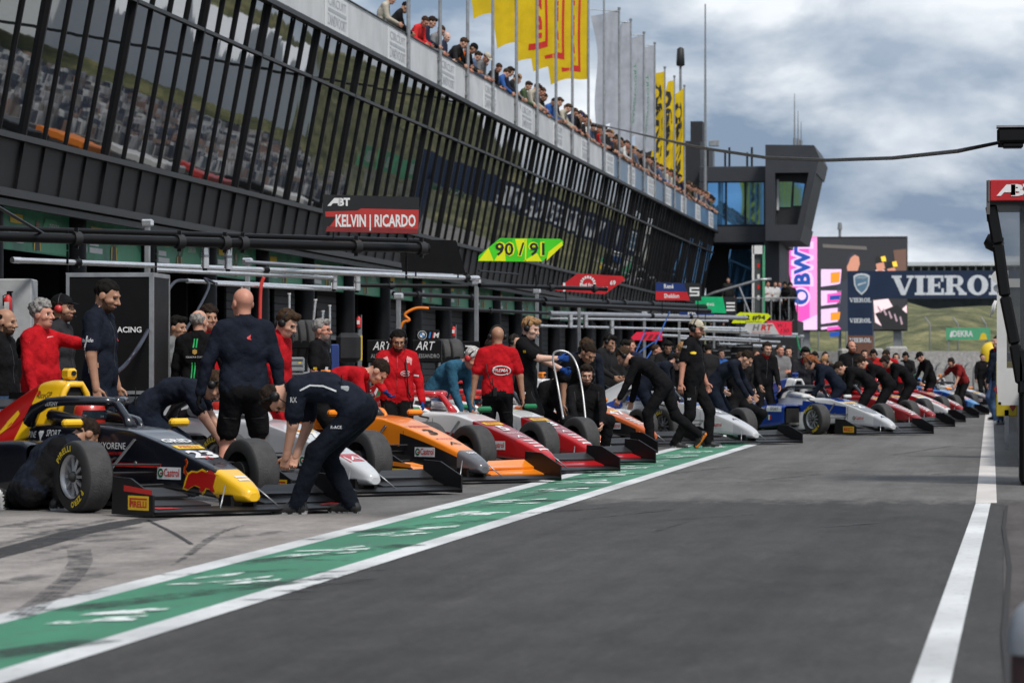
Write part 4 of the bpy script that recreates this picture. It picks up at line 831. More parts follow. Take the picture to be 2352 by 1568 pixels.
L2 = dict(top=P['white'], side=P['white'], split=7, tip=P['silver'], cover=P['white'], coverx=-1.62, cover2=P['blue'], pod=P['blue'], halo=P['black'], mirror=P['white'], rear=P['blue'], surround=P['white'], cam=P['blue'], name='M.DE PALO',
    body=[num('2', W_, .36, .2), pir_top(-.02), lambda mb: top_box(mb, .06, .72, .165, .12, P['grey'], .003), lambda mb: side_box(mb, -.95, .12, .44, .60, P['blue'], lift=.003, slope=-.10), lambda mb: side_box(mb, -1.7, -.9, .40, .52, P['blue'], lift=.003), lambda mb: top_box(mb, -.75, -.08, .24, .17, P['blue'], .003), lambda mb: top_text(mb, 'A', .95, .09, Kb, .0, .14, .006), side_b(.16, .168, .18, .50, P['grey'], lift=.003)],
    cov=[lambda mb: [press(mb, *fan([(-2.0-.14*k, .82-.06*k), (-1.94-.14*k, .82-.06*k), (-2.06-.14*k, .58-.04*k), (-2.12-.14*k, .58-.04*k)]), W_, BV_C, 'R', .004) for k in range(6)]],
    podd=[side_box and side_b(-1.75, -1.50, .40, .50, P['black'], BV_P, .003), side_t('ALPINE', -1.72, .42, .05, W_, .01, .2, bv=BV_P, lift=.006), side_b(-1.48, -1.05, .40, .50, P['white'], BV_P, .003), side_t('SPORT', -1.36, .42, .055, P['grey'], .0, .22, bv=BV_P, lift=.006), flag3(-1.45, .25, .12, .09, (mCasG, W_, mPirR)), side_t('VIVAUTO', -2.05, .17, .07, W_, .01, .42, bv=BV_P, lift=.006)])
def art(n): return dict(top=P['crimson'], side=P['crimson'], tip=P['crimson'], cover=P['red'], pod=P['red'], halo=P['black'], mirror=P['red'], surround=P['red'], cam=P['red'],
    body=[num(n, W_, .30, .19), pir_top(-.12), lambda mb: [top_box(mb, .45+.09*i, .49+.09*i, .08, .08, W_, .005) for i in range(7)], lambda mb: top_box(mb, -.7, -.2, .22, .19, P['red'], .003)])
L12 = dict(top=P['white'], side=P['red'], tip=P['white'], tipx=.5, cover=P['red'], pod=P['red'], body=[pir_top(.0), lambda mb: top_box(mb, -.7, -.1, .2, .18, P['red'], .003), lambda mb: [top_box(mb, .5+.1*i, .56+.1*i, .07, .07, mPirR, .005) for i in range(6)]], halo=P['black'])
L14 = dict(top=P['sky'], side=P['blue'], tip=P['sky'], cover=P['sky'], pod=P['blue'], halo=P['black'], mirror=P['orange'], surround=P['sky'], cam=P['green'],
    body=[num('50', W_, .4, .17), pir_top(.0), lambda mb: top_box(mb, .0, .8, .14, .1, P['silver'], .002), lambda mb: [top_box(mb, .5+.12*i, .58+.12*i, .07, .06, (P['orange'], M('paint_magenta', (.5, .03, .25), .35, coat=.6), P['sky'])[i], .005) for i in range(3)]])
race_car(582, 1152, L23, 'navy racing car number 23 with yellow nose tip and yellow airbox', -44.4)
race_car(861, 1113, L2s, 'silver and black racing car with a red panel near its nose')
race_car(1113, 1087, L3, 'orange and black racing car number 3 with orange wing flaps')
race_car(1266, 1067, prema('5'), 'white racing car number 5 with a red nose, nearer of the two red nosed ones')
race_car(1363, 1049, prema('13'), 'white racing car number 13 with a red nose and red halo')
race_car(1385, 1027, mp('28', P['coral']), 'coral nosed racing car half hidden behind number 13')
race_car(1503, 1009, mp('47', P['coral']), 'coral and black racing car number 47 being pushed by a bending mechanic')
race_car(1737, 1006, L4, 'silver and white racing car number 4 behind the tall standing man')
race_car(2052, 986, L2, 'white and blue racing car number 2 turned out into the lane', -47)
race_car(2114, 971, art('10'), 'dark red racing car number 10 beside the white and blue one', -46)
race_car(2146, 961, art('9'), 'dark red racing car number 9 hidden behind number 10', -46)
race_car(2184, 951.6, L12, 'red racing car with a white nose, third wheel row behind number 10', -46)
race_car(2212, 945, art('6'), 'dark racing car mostly hidden just left of the light blue one', -46)
race_car(2251, 938.7, L14, 'light blue racing car with orange mirrors at the far end of the row', -46)
race_car(2296, 933, mp('31', P['grey']), 'farthest racing car, only its front wheels seen beside the edge line', -46)
# ================================================================== PEOPLE
# a figure is one surface drawn round a posed skeleton (smooth union of tapered limbs, polygonised); hair, caps, headsets are parts
def nets(D, o, h):
    S = D < 0; nx, ny, nz = D.shape
    c = np.zeros((nx-1, ny-1, nz-1), np.int8)
    for i in (0, 1):
        for j in (0, 1):
            for k in (0, 1): c += S[i:nx-1+i, j:ny-1+j, k:nz-1+k]
    m = (c > 0) & (c < 8); idx = np.argwhere(m)
    if not len(idx): return np.zeros((0, 3)), np.zeros((0, 4), int)
    acc = np.zeros((len(idx), 3)); cnt = np.zeros(len(idx)); I = idx.T
    for ax in range(3):
        oth = [a for a in range(3) if a != ax]
        for u in (0, 1):
            for v in (0, 1):
                a = I.copy(); a[oth[0]] += u; a[oth[1]] += v; b = a.copy(); b[ax] += 1
                da, db = D[tuple(a)], D[tuple(b)]; x = (da < 0) != (db < 0); t = np.where(x, da/np.where(x, da-db, 1), 0)
                p = np.zeros((len(idx), 3)); p[:, ax] = t; p[:, oth[0]] = u; p[:, oth[1]] = v
                acc += p*x[:, None]; cnt += x
    V = (idx+acc/cnt[:, None])*h+o
    nid = -np.ones(m.shape, int); nid[m] = np.arange(len(idx)); Q = []
    for ax in range(3):
        a1, a2 = (ax+1) % 3, (ax+2) % 3
        lo = [slice(None)]*3; hi = [slice(None)]*3; lo[ax] = slice(0, -1); hi[ax] = slice(1, None)
        s0, s1 = S[tuple(lo)], S[tuple(hi)]; e = np.argwhere(s0 != s1)
        e = e[(e[:, a1] > 0) & (e[:, a2] > 0) & (e[:, a1] < D.shape[a1]-1) & (e[:, a2] < D.shape[a2]-1)]
        if not len(e): continue
        ins = s0[tuple(e.T)]; q = []
        for du, dv in ((1, 1), (0, 1), (0, 0), (1, 0)):
            f = e.copy(); f[:, a1] -= du; f[:, a2] -= dv; q.append(nid[tuple(f.T)])
        q = np.stack(q, 1); q[~ins] = q[~ins][:, ::-1]; Q.append(q)
    return V, np.concatenate(Q)
class SDF:
    def __init__(s): s.p = []
    def cap(s, a, b, r0, r1=None, lab='skin', k=.03): s.p.append(('c', np.array(a, float), np.array(b, float), r0, r0 if r1 is None else r1, lab, k)); return s
    def ell(s, c, r, lab='skin', k=.02, R=None): s.p.append(('e', np.array(c, float), np.array(r, float), None if R is None else np.array(R, float), None, lab, k)); return s
    def cut(s, c, r, k=.01): s.p.append(('x', np.array(c, float), r, None, None, None, k)); return s
    def mesh(s, h, fold=0.0, clothset=(), seed=0, post=None):
        lo = np.full(3, 1e9); hi = -lo
        for p in s.p:
            if p[0] == 'c': pts = [(p[1], p[3]), (p[2], p[4])]
            elif p[0] == 'e': pts = [(p[1], p[2].max())]
            else: continue
            for c, r in pts: lo = np.minimum(lo, c-r); hi = np.maximum(hi, c+r)
        lo -= 3*h; hi += 3*h; n = np.ceil((hi-lo)/h).astype(int)+1
        D = np.full(n, .2); LB = np.zeros(n, np.int16); BD = np.full(n, 9.0); labs = []
        g_ = [lo[i]+h*np.arange(n[i]) for i in range(3)]; rg = np.random.RandomState(seed); ph = rg.uniform(0, 6.28, 6)
        for p in s.p:
            mg = p[6]+2*h
            if p[0] == 'c': a = np.minimum(p[1]-p[3], p[2]-p[4])-mg; b = np.maximum(p[1]+p[3], p[2]+p[4])+mg
            elif p[0] == 'e': a = p[1]-p[2].max()-mg; b = p[1]+p[2].max()+mg
            else: a = p[1]-p[2]-mg; b = p[1]+p[2]+mg
            i0 = np.clip(np.floor((a-lo)/h).astype(int), 0, n-1); i1 = np.clip(np.ceil((b-lo)/h).astype(int)+1, 1, n)
            sl_ = tuple(slice(i0[i], i1[i]) for i in range(3))
            X = np.stack(np.meshgrid(*[g_[i][sl_[i]] for i in range(3)], indexing='ij'), -1)
            if p[0] == 'c':
                ab = p[2]-p[1]; l2 = max(ab@ab, 1e-9); t = np.clip(((X-p[1])@ab)/l2, 0, 1); d = np.linalg.norm(X-p[1]-t[..., None]*ab, axis=-1)-(p[3]+(p[4]-p[3])*t)
            elif p[0] == 'e':
                q_ = X-p[1]
                if p[3] is not None: q_ = q_@p[3]/(np.linalg.norm(p[3][:, 0])**2)
                k0 = np.linalg.norm(q_/p[2], axis=-1); k1 = np.linalg.norm(q_/p[2]**2, axis=-1); d = k0*(k0-1)/np.maximum(k1, 1e-6)
            else:
                d = p[2]-np.linalg.norm(X-p[1], axis=-1); o = D[sl_]; k = p[6]; hh_ = np.clip(.5-.5*(d-o)/k*-1, 0, 1)
                w = np.maximum(k-np.abs(o-d), 0)/k; D[sl_] = np.maximum(o, d)+w*w*k*.25; continue
            if fold and p[5] in clothset:
                x_, y_, z_ = X[..., 0], X[..., 1], X[..., 2]; s1 = np.sin(15*z_+13*x_*(1 if seed % 2 else -1)+2.6*np.sin(8*x_+6*y_+ph[0])+ph[1]); s2 = np.sin(17*x_-8*z_+2.4*np.sin(9*z_+5*y_+ph[2])+ph[3]); s3 = np.sin(21*y_+11*z_+2*np.sin(10*x_-7*z_+ph[4])+ph[5]); d = d+fold*(np.exp(-(s1/.30)**2)+.8*np.exp(-(s2/.26)**2)+.7*np.exp(-(s3/.26)**2)-.6)
            if p[5] not in labs: labs.append(p[5])
            o = D[sl_]; k = p[6]; w = np.maximum(k-np.abs(o-d), 0)/k; D[sl_] = np.minimum(o, d)-w*w*k*.25
            bd = BD[sl_]; u = d < bd; lb = LB[sl_]; lb[u] = labs.index(p[5]); bd[u] = d[u]
        if post is not None: D = post(D, g_)
        V, Q = nets(D, lo, h); 
        iv = np.clip(np.round((V-lo)/h).astype(int), 0, n-1); vl = LB[tuple(iv.T)]
        return V, Q, vl, labs
def v3(*a): return np.array(a, float)
def rotx(a): c, s = math.cos(a), math.sin(a); return np.array([[1, 0, 0], [0, c, -s], [0, s, c]])
def roty(a): c, s = math.cos(a), math.sin(a); return np.array([[c, 0, s], [0, 1, 0], [-s, 0, c]])
def rotz(a): c, s = math.cos(a), math.sin(a); return np.array([[c, -s, 0], [s, c, 0], [0, 0, 1]])
def nrm(v): return v/max(1e-9, np.linalg.norm(v))
def ik(a, t, l1, l2, pole):
    d = t-a; L = np.linalg.norm(d); mx_ = (l1+l2)*.995
    if L > mx_: t = a+d/L*mx_; d = t-a; L = mx_
    if L < abs(l1-l2)+.02: L = abs(l1-l2)+.02
    u = nrm(d); x = (l1*l1-l2*l2+L*L)/(2*L); y = math.sqrt(max(0, l1*l1-x*x)); p = pole-u*(pole@u); return a+u*x+nrm(p)*y, t
SKIN = {'fair': (.50, .27, .19), 'pale': (.56, .34, .26), 'tan': (.36, .19, .12), 'brown': (.20, .10, .065), 'ruddy': (.50, .23, .16)}
def skin_m(k): return M('skin_'+k, SKIN[k], .5, var=.10, vs_=18, spec=.4)
def cloth(n, c, bump=.5, rough=.85): return M('cloth_'+n, c, rough, var=.30, vs_=9, bump=.9, bs=24, spec=.06, rvar=.05)
CL = dict(ink=cloth('ink', (.007, .009, .014)), navy=cloth('navy', (.010, .014, .024)), black=cloth('black', (.009, .009, .010)), red=cloth('red', (.40, .010, .015)), charcoal=cloth('charcoal', (.03, .03, .033)), blue=cloth('blue', (.03, .10, .16)), white=cloth('white', (.6, .6, .6)), jeans=cloth('jeans', (.05, .09, .17)), beige=cloth('beige', (.40, .36, .28)), grey=cloth('grey', (.16, .165, .17)),
          orange=cloth('orange', (.75, .16, .015)), green=cloth('green', (.01, .20, .06)), royal=cloth('royal', (.02, .08, .35)), darkred=cloth('darkred', (.20, .02, .02)), yellow=cloth('yellow', (.7, .45, .02)), slate=cloth('slate', (.012, .015, .024)))
# stubble and hair tones
HAIR = dict(black=(.008, .007, .006), brown=(.045, .026, .015), dark=(.02, .013, .009), grey=(.22, .21, .20), blond=(.30, .17, .08), red=(.20, .07, .03), silver=(.45, .44, .42))
def hair_m(k): return M('hair_'+k, HAIR[k], .8, var=.6, vs_=40, bump=.9, bs=90, spec=.12)
mEar = M('headset_black', (.008, .008, .009), .45, var=.1, spec=.3); mEye = M('eye_dark', (.02, .014, .012), .2); mLip = M('lip', (.36, .16, .13), .5); mGlove = cloth('glove_black', (.01, .01, .011)); mGloveB = cloth('glove_blue', (.015, .05, .20)); mSole = M('shoe_sole', (.5, .5, .5), .6); mShoe = M('shoe_black', (.012, .012, .013), .6)
mLens = M('sunglass', (.01, .02, .03), .1); mPipe = M('piping_white', (.55, .56, .58), .6); mOrSole = M('sole_orange', (.75, .2, .02), .6)
STD = dict(lean=0, twist=0, side=0, pz=.955, px=0, py=0, lf=(-.11, .02, 0), rf=(.11, -.02, 0), lfy=6, rfy=-6, lh=(-.30, .06, .80), rh=(.30, .06, .80), lep=(-.5, -1, -.2), rep=(.5, -1, -.2), hy=0, hp=0, hr=0, lk=(-.12, 1, 0), rk=(.12, 1, 0), lcurl=.5, rcurl=.5, fat=0.0, toe_l=0, toe_r=0, lhd=None, rhd=None)
def figure(pose, cl, h=.015, hh=.0075, hand=.0065, seed=0):
    """returns MB in person space (facing +y) and the head frame"""
    p = dict(STD); p.update(pose); dg = math.radians
    shirt, trou, skn, sleeve, shorts = cl['shirt'], cl['trousers'], skin_m(cl.get('skin', 'fair')), cl.get('sleeve', 'long'), cl.get('shorts', False)
    gl = cl.get('glove'); shoe = cl.get('shoe', mShoe); fat = p['fat']
    Pv = v3(p['px'], p['py'], p['pz']); le = dg(p['lean']); Rt = rotz(dg(p['twist']))
    def seg(f): return Rt@roty(dg(p['side']*min(f, 1)))@rotx(-le*f)
    R0, R1, R2, R3 = seg(.45), seg(.8), seg(1.0), seg(1.12); R3 = R3
    ux = v3(1, 0, 0); uy = v3(0, 1, 0); uz = v3(0, 0, 1)
    waist = Pv+R0@(uz*.13); chest = waist+R1@(uz*.20); neck = chest+R2@(uz*.20); 
    S = SDF(); C = 'shirt'
    S.cap(Pv+R0@v3(-.075, -.01, -.01), Pv+R0@v3(.075, -.01, -.01), .108, None, 'trousers', .04).cap(Pv+R0@v3(-.05, -.05, -.04), Pv+R0@v3(.05, -.05, -.04), .085, None, 'trousers', .04)
    S.cap(Pv+R0@v3(-.082, .0, .02), Pv+R0@v3(.082, .0, .02), .121+fat*.5, None, C, .012)
    S.cap(waist+R1@v3(-.075, .01+fat*.4, 0), waist+R1@v3(.075, .01+fat*.4, 0), .113+fat, None, C, .06)
    S.cap(chest+R2@v3(-.085, .0, -.04), chest+R2@v3(.085, .0, -.04), .120+fat*.4, None, C, .06).cap(chest+R2@v3(-.10, -.005, .06), chest+R2@v3(.10, -.005, .06), .108, None, C, .06)
    sh = {}; arms = {}
    for s, n in ((-1, 'l'), (1, 'r')): sh[n] = neck+R2@v3(s*.185, -.01, -.055)
    S.cap(neck+R2@v3(-.13, -.015, -.045), neck+R2@v3(.13, -.015, -.045), .068, None, C, .05)
    for s, n in ((-1, 'l'), (1, 'r')): S.cap(neck+R2@v3(s*.05, -.015, -.005), sh[n]+R2@v3(-s*.02, 0, .0), .055, .058, C, .05)
    # head frame
    Rh = Rt@rotz(dg(p['hy']))@rotx(-le*.75-dg(p['hp']))@roty(dg(p['hr'])); hb = neck+R3@(uz*.02); hc = neck+R3@(uz*.048)+Rh@v3(0, .024, .110); Rh = Rh*1.03
    S.cap(neck+R3@v3(0, -.005, -.02), hc+Rh@v3(0, -.02, -.06), .062, .055, 'skin', .02)
    if cl.get('collar', True): S.cap(neck+R3@v3(0, -.004, -.01), neck+R3@v3(0, .0, .032), .067, .066, 'collar', .012)
    # arms
    hands = []
    for s, n in ((-1, 'l'), (1, 'r')):
        t = np.array(p[n+'h'], float); e_, w = ik(sh[n], t, .295, .265, np.array(p[n+'ep'], float)); fd = nrm(w-e_)
        sl = 'shirt'
        if sleeve == 'long':
            S.cap(sh[n], e_, .068, .057, sl, .035).cap(e_, w-fd*.01, .055, .043, sl, .02)
        elif sleeve == 'short':
            m_ = sh[n]+(e_-sh[n])*.72; S.cap(sh[n], m_, .076, .074, sl, .035).cap(m_, e_, .047, .043, 'skin', .008).cap(e_, w, .045, .029, 'skin', .02)
        S.cap(w-fd*.03, w+fd*.02, .031, .03, 'skin' if not gl else 'glove', .01)
        hands.append((n, s, w, fd))
    # legs
    for s, n in ((-1, 'l'), (1, 'r')):
        hp_ = Pv+R0@v3(s*.092, -.005, -.055); f = np.array(p[n+'f'], float); an = f+v3(0, 0, .085); kn, an = ik(hp_, an, .445, .425, np.array(p[n+'k'], float))
        T = 'trousers'
        if shorts:
            m_ = kn+(hp_-kn)*.26; S.cap(hp_, m_, .103, .092, T, .05).cap(m_, kn, .056, .054, 'skin', .006).cap(kn, kn+(an-kn)*.35, .054, .058, 'skin', .02).cap(kn+(an-kn)*.35, an, .056, .036, 'skin', .02)
        else: S.cap(hp_, kn, .102, .078, T, .05).cap(kn, kn+(an-kn)*.4, .076, .070, T, .03).cap(kn+(an-kn)*.4, an+nrm(kn-an)*.0, .070, .061, T, .02)
        ya = dg(p[n+'fy']); fw = v3(-math.sin(ya), math.cos(ya), 0); tp = dg(p['toe_'+n]); fw = fw*math.cos(tp)+v3(0, 0, -math.sin(tp)); fu = v3(0, 0, 1)*math.cos(tp)+v3(-math.sin(ya), math.cos(ya), 0)*math.sin(tp)
        b = an-fu*.085
        S.cap(b-fw*.045+fu*.045, b+fw*.06+fu*.05, .043, .042, 'shoe', .02).cap(b+fw*.06+fu*.04, b+fw*.165+fu*.034, .041, .033, 'shoe', .02).cap(b-fw*.05+fu*.013, b+fw*.17+fu*.013, .030, .028, 'sole', .006).cap(an-fu*.04, an+fu*.01, .043, .042, 'shoe', .01)
    ms = dict(shirt=shirt, trousers=trou, skin=skn, collar=cl.get('collarm', shirt), glove=gl or skn, shoe=shoe, sole=cl.get('sole', mSole), sleeve=cl.get('sleevem', shirt), eye=mEye, lip=mLip, beard=M('beard_'+(cl.get('beard') or 'dark'), tuple(.55*a_+.16*b_ for a_, b_ in zip(HAIR[cl.get('beard') or 'dark'], SKIN[cl.get('skin', 'fair')])), .8, var=.4, vs_=60, spec=.1))
    mb = MB()
    def put(V, Q, vl, labs, over=None):
        base = len(mb.v); mb.v.extend(map(tuple, V)); fl = vl[Q[:, 0]]
        ki = [mb.mi(ms[l]) for l in labs]; kk = [ki[i] for i in fl]
        if over is not None: kk = over(V, Q, kk)
        mb.f.extend((Q+base).tolist()); mb.m.extend(kk); mb.sm.extend([True]*len(Q))
    put(*S.mesh(h, .0060, ('shirt', 'trousers', 'sleeve'), seed))
    # head
    H = SDF()
    def hp2(x, y, z): return hc+Rh@v3(x, y, z)
    H.ell(hp2(0, -.012, .035), (.077, .098, .088), 'skin', .02, Rh).ell(hp2(0, .030, -.030), (.061, .066, .085), 'skin', .03, Rh).ell(hp2(0, .045, -.085), (.043, .046, .034), 'skin', .03, Rh)
    H.cap(hp2(0, .097, .012), hp2(0, .119, -.026), .008, .0135, 'skin', .012).cap(hp2(-.018, .098, -.032), hp2(.018, .098, -.032), .009, None, 'skin', .012).cap(hp2(-.034, .086, .030), hp2(.034, .086, .030), .012, None, 'skin', .015)
    H.cut(hp2(-.032, .103, .008), .015, .014).cut(hp2(.032, .103, .008), .015, .014)
    H.cap(hp2(-.017, .0975, -.060), hp2(.017, .0975, -.060), .0055, None, 'lip', .008)
    for s in (-1, 1): H.ell(hp2(s*.032, .083, .008), (.0125, .0105, .0075), 'eye', .003, Rh).ell(hp2(s*.079, -.008, -.006), (.011, .028, .033), 'skin', .008, Rh).cap(hp2(s*.048, .072, -.022), hp2(s*.052, .05, -.03), .016, None, 'skin', .02)
    H.cap(hc+Rh@v3(0, -.022, -.04), neck+R3@v3(0, -.004, .0), .056, .060, 'skin', .03)
    def over(V, Q, kk):
        if not cl.get('beard'): return kk
        L_ = (V[Q[:, 0]]-hc)@Rh/1.061; kb = mb.mi(ms['beard']); kl = mb.mi(mLip)
        b = (L_[:, 2] < -.066+.95*np.maximum(0, .055-L_[:, 1])) & (L_[:, 1] > .002) & (L_[:, 2] > -.13)
        mu_ = (np.abs(L_[:, 2]+.046) < .0055) & (L_[:, 1] > .085) & (np.abs(L_[:, 0]) < .03); return [kb if (x or y) and k_ != kl else k_ for x, y, k_ in zip(b, mu_, kk)]
    put(*H.mesh(hh), over)
    # hands: palm, four fingers, thumb
    for n, s, w, fd in hands:
        G = SDF(); lab = 'glove' if gl else 'skin'; cu = p[n+'curl']; d = fd if p[n+'hd'] is None else nrm(np.array(p[n+'hd'], float))
        ref = v3(-s, 0, 0) if abs(d[0]) < .75 else v3(0, 0, -1)
        pn = nrm(ref-d*(ref@d)); ac = np.cross(d, pn)*s; ac = ac if ac@v3(0, 1, 0.3) > 0 else -ac; gr = .0012 if gl else 0
        for a in (-.026, -.009, .009, .026): G.cap(w+d*.012+ac*a*.7, w+d*.082+ac*a, .0145+gr, .0125+gr, lab, .014)
        for a, L, r in ((.029, .066, .0088), (.0098, .076, .0092), (-.0098, .070, .0088), (-.029, .054, .0078)):
            k0 = w+d*.086+ac*a; q1 = nrm(d*math.cos(cu)+pn*math.sin(cu)+ac*a*2); q2 = nrm(d*math.cos(cu*2.1)+pn*math.sin(cu*2.1)+ac*a*1.5); k1 = k0+q1*L*.52; G.cap(k0-d*.008, k1, r+.001+gr, r+gr, lab, .004).cap(k1, k1+q2*L*.5, r+gr, r*.85+gr, lab, .003)
        t0 = w+d*.022+ac*.026; t1 = t0+nrm(d*.75+ac*.75+pn*.25)*.042; t2 = t1+nrm(d*.9+ac*.25+pn*(.2+.4*cu))*.036; G.cap(t0, t1, .0135+gr, .0108+gr, lab, .01).cap(t1, t2, .0105+gr, .0085+gr, lab, .003)
        put(*G.mesh(hand))
    return mb, hc, Rh, neck, Pv, R2
def hair_mesh(style, hc, Rh, m, hh=.0085, seed=3):
    S = SDF(); hp2 = lambda x, y, z: hc+Rh@v3(x, y, z); rg = np.random.RandomState(seed)
    if style == 'short': S.ell(hp2(0, -.016, .042), (.085, .105, .092), 'hair', .01, Rh)
    elif style == 'full': S.ell(hp2(0, -.016, .050), (.089, .108, .098), 'hair', .01, Rh).cap(hp2(-.04, .065, .105), hp2(.03, .07, .11), .03, None, 'hair', .03)
    elif style == 'curly':
        S.ell(hp2(0, -.018, .05), (.092, .110, .10), 'hair', .01, Rh)
        for i in range(46):
            a, b = rg.uniform(0, 6.28), rg.uniform(-.1, 1.4); c = v3(math.cos(a)*math.cos(b)*.088, math.sin(a)*math.cos(b)*.105-.02, .05+math.sin(b)*.095); S.ell(hc+Rh@c, (.022, .022, .022), 'hair', .008)
    elif style == 'receding': S.ell(hp2(0, -.030, .028), (.086, .094, .078), 'hair', .01, Rh)
    elif style == 'long':
        S.ell(hp2(0, -.018, .045), (.090, .108, .095), 'hair', .02, Rh).cap(hp2(0, -.09, .02), hp2(0, -.10, -.13), .06, .04, 'hair', .04)
        for i in range(10): S.cap(hp2(-.06+.012*i, -.09, .0), hp2(-.08+.017*i, -.10+.02*(i % 2), -.19), .018, .012, 'hair', .01)
    def post(D, g_):
        X = np.stack(np.meshgrid(*g_, indexing='ij'), -1); L = (X-hc)@Rh/1.061
        front = .068-.0*L[..., 1]; back = -.062; t = np.clip((L[..., 1]+.03)/.075, 0, 1)
        zl = back*(1-t)+front*t
        if style == 'long': zl = np.where(L[..., 1] < -.02, -.4, zl)
        if style == 'receding': zl = np.where(L[..., 1] > .0, .2, zl); D = np.maximum(D, -(np.linalg.norm((X-(hc+Rh@v3(0, .02, .11)))/v3(1, 1, 1), axis=-1)-.062))
        f = .0055*np.sin(90*L[..., 0]+40*L[..., 1])*np.sin(80*L[..., 2]+50*L[..., 1])
        return np.maximum(D+f, (zl-L[..., 2])*.8)
    V, Q, _, _ = S.mesh(hh, post=post); mb = MB(); mb.v = [tuple(v) for v in V]; mb.f = Q.tolist(); mb.mi(m); mb.m = [0]*len(Q); mb.sm = [True]*len(Q); return mb
def headset(hc, Rh, m=None, cup=None, mic=True):
    mb = MB(); f = lambda x, y, z: Vector(hc+Rh@v3(x, y, z)); m = m or mEar
    mb.tube([f(.098*math.cos(a), -.012, .015+.122*math.sin(a)) for a in [PI*i/12 for i in range(13)]], .010, m, 6)
    for s in (-1, 1): mb.lathe([(-.022, .030), (-.018, .038), (.004, .040), (.020, .033), (.024, .001)], cup or m, f(s*.094, -.008, -.002), tuple(Rh@v3(s, 0, 0)), 14)
    if mic: mb.tube([f(-.10, .0, -.02), f(-.098, .06, -.06), f(-.06, .112, -.075), f(-.03, .118, -.072)], [.005, .004, .004, .009], m, 6)
    return mb
def cap_mesh(hc, Rh, m, back=False):
    mb = MB(); f = lambda x, y, z: Vector(hc+Rh@v3(x, y, z)); n = 16
    rings = [[f(.086*math.cos(t)*math.cos(a), -.012+.108*math.cos(t)*math.sin(a), .055+.088*math.sin(t)) for a in [2*PI*i/n for i in range(n)]] for t in (-.12, .15, .45, .8, 1.15, 1.45)]
    V = sum(rings, []); mb.add(V, [(i*n+j, i*n+(j+1) % n, (i+1)*n+(j+1) % n, (i+1)*n+j) for i in range(5) for j in range(n)]+[[5*n+j for j in range(n)]], m, True)
    s = -1 if back else 1; o_ = [(.075*math.cos(a), s*(.075+.085*math.sin(a))) for a in [PI*i/10 for i in range(11)]]
    A = [f(x, y, .052-.25*max(0, abs(y)-.1)) for x, y in o_]; B = [q_+Vector(Rh@v3(0, 0, .006)) for q_ in A]; k = len(A)
    mb.add(A+B, [list(range(k)), list(range(k, 2*k))[::-1]]+[(i, (i+1) % k, k+(i+1) % k, k+i) for i in range(k)], m); return mb
def glasses(hc, Rh, m):
    mb = MB(); f = lambda x, y, z: Vector(hc+Rh@v3(x, y, z))
    for s in (-1, 1):
        mb.tube([f(s*.033+.023*math.cos(a), .105, .006+.019*math.sin(a)) for a in [2*PI*i/12 for i in range(13)]], .0028, m, 5); mb.tube([f(s*.056, .103, .01), f(s*.079, .02, .008)], .0028, m, 5)
    mb.tube([f(-.011, .106, .01), f(.011, .106, .01)], .0028, m, 5); return mb
def face_rz(a):
    """a: 0 faces the camera, 90 image right, 180 away, -90 image left -> object rotation"""
    r = math.radians(a); d = RT*math.sin(r)-Vector((FW.x, FW.y, 0)).normalized()*math.cos(r); return math.atan2(-d.x, d.y)
NPEO = [0]; PEOPLE = {}
def person(label, px, D, top, a, pose={}, cl={}, hair=None, hstyle='short', hs=False, cap=None, capback=False, glass=None, q_=0, H=None, extras=None, cup=None, group=None, base=0.0, name='person', loc=None):
    c = dict(shirt=CL['black'], trousers=CL['black']); c.update(cl); NPEO[0] += 1
    res = [(.0135, .0065, .0055), (.018, .009, .0075), (.026, .0125, .011)][q_]
    mb, hc, Rh, neck, Pv, R2 = figure(pose, c, *res, seed=NPEO[0])
    zt = max(v[2] for v in mb.v)+(.012 if hair else 0); s = (H/1.78) if H else (hgt(top, D)-base)/zt
    p = loc or ground_d(px, D)
    if extras: extras(mb, hc, Rh, neck, Pv, R2)
    if q_ < 2 and NPEO[0] % 2 == 0:                                          # radio on the belt with its antenna
        b_ = Pv+np.array([.15, -.07, .06]); mb.box(tuple(b_), (.05, .03, .10), mEar, bev=.008).cyl(tuple(b_+np.array([.012, 0, .05])), tuple(b_+np.array([.014, 0, .15])), .006, mEar, n=6)
    if q_ < 2 and pose.get('lean', 0) < 25 and c.get('zip', True) and c['shirt'] is not CL['red']: cloth_line(mb, [(.0, 1.42), (.0, 1.05)], (0, 0, 0), LV, UV_, M('seam_grey', (.06, .06, .065), .7), .007)
    if q_ < 2 and pose.get('lean', 0) < 25:
        for s_ in (-1, 1): cloth_line(mb, [(s_*.16, .86), (s_*.15, .74)], (0, 0, 0), LV, UV_, M('seam_dark', (.02, .02, .022), .8), .008); cloth_line(mb, [(s_*.17, .70), (s_*.06, .69)], (0, 0, 0), RV, UV_, M('seam_dark', None), .008)
    o = mb.build(name, None, (p.x, p.y, base), face_rz(a)); o.scale = (s, s, s); tag(o, label, 'person', group)
    if hair and hstyle: hair_mesh(hstyle, hc, Rh, hair_m(hair), .0075 if q_ == 0 else .011, NPEO[0]).build('hair', o)
    if hs: headset(hc, Rh, cup=cup, mic=q_ < 2).build('headset', o)
    if cap: cap_mesh(hc, Rh, cap, capback).build('cap', o)
    if glass: glasses(hc, Rh, glass).build('glasses', o)
    PEOPLE[label] = (o, mb); return o
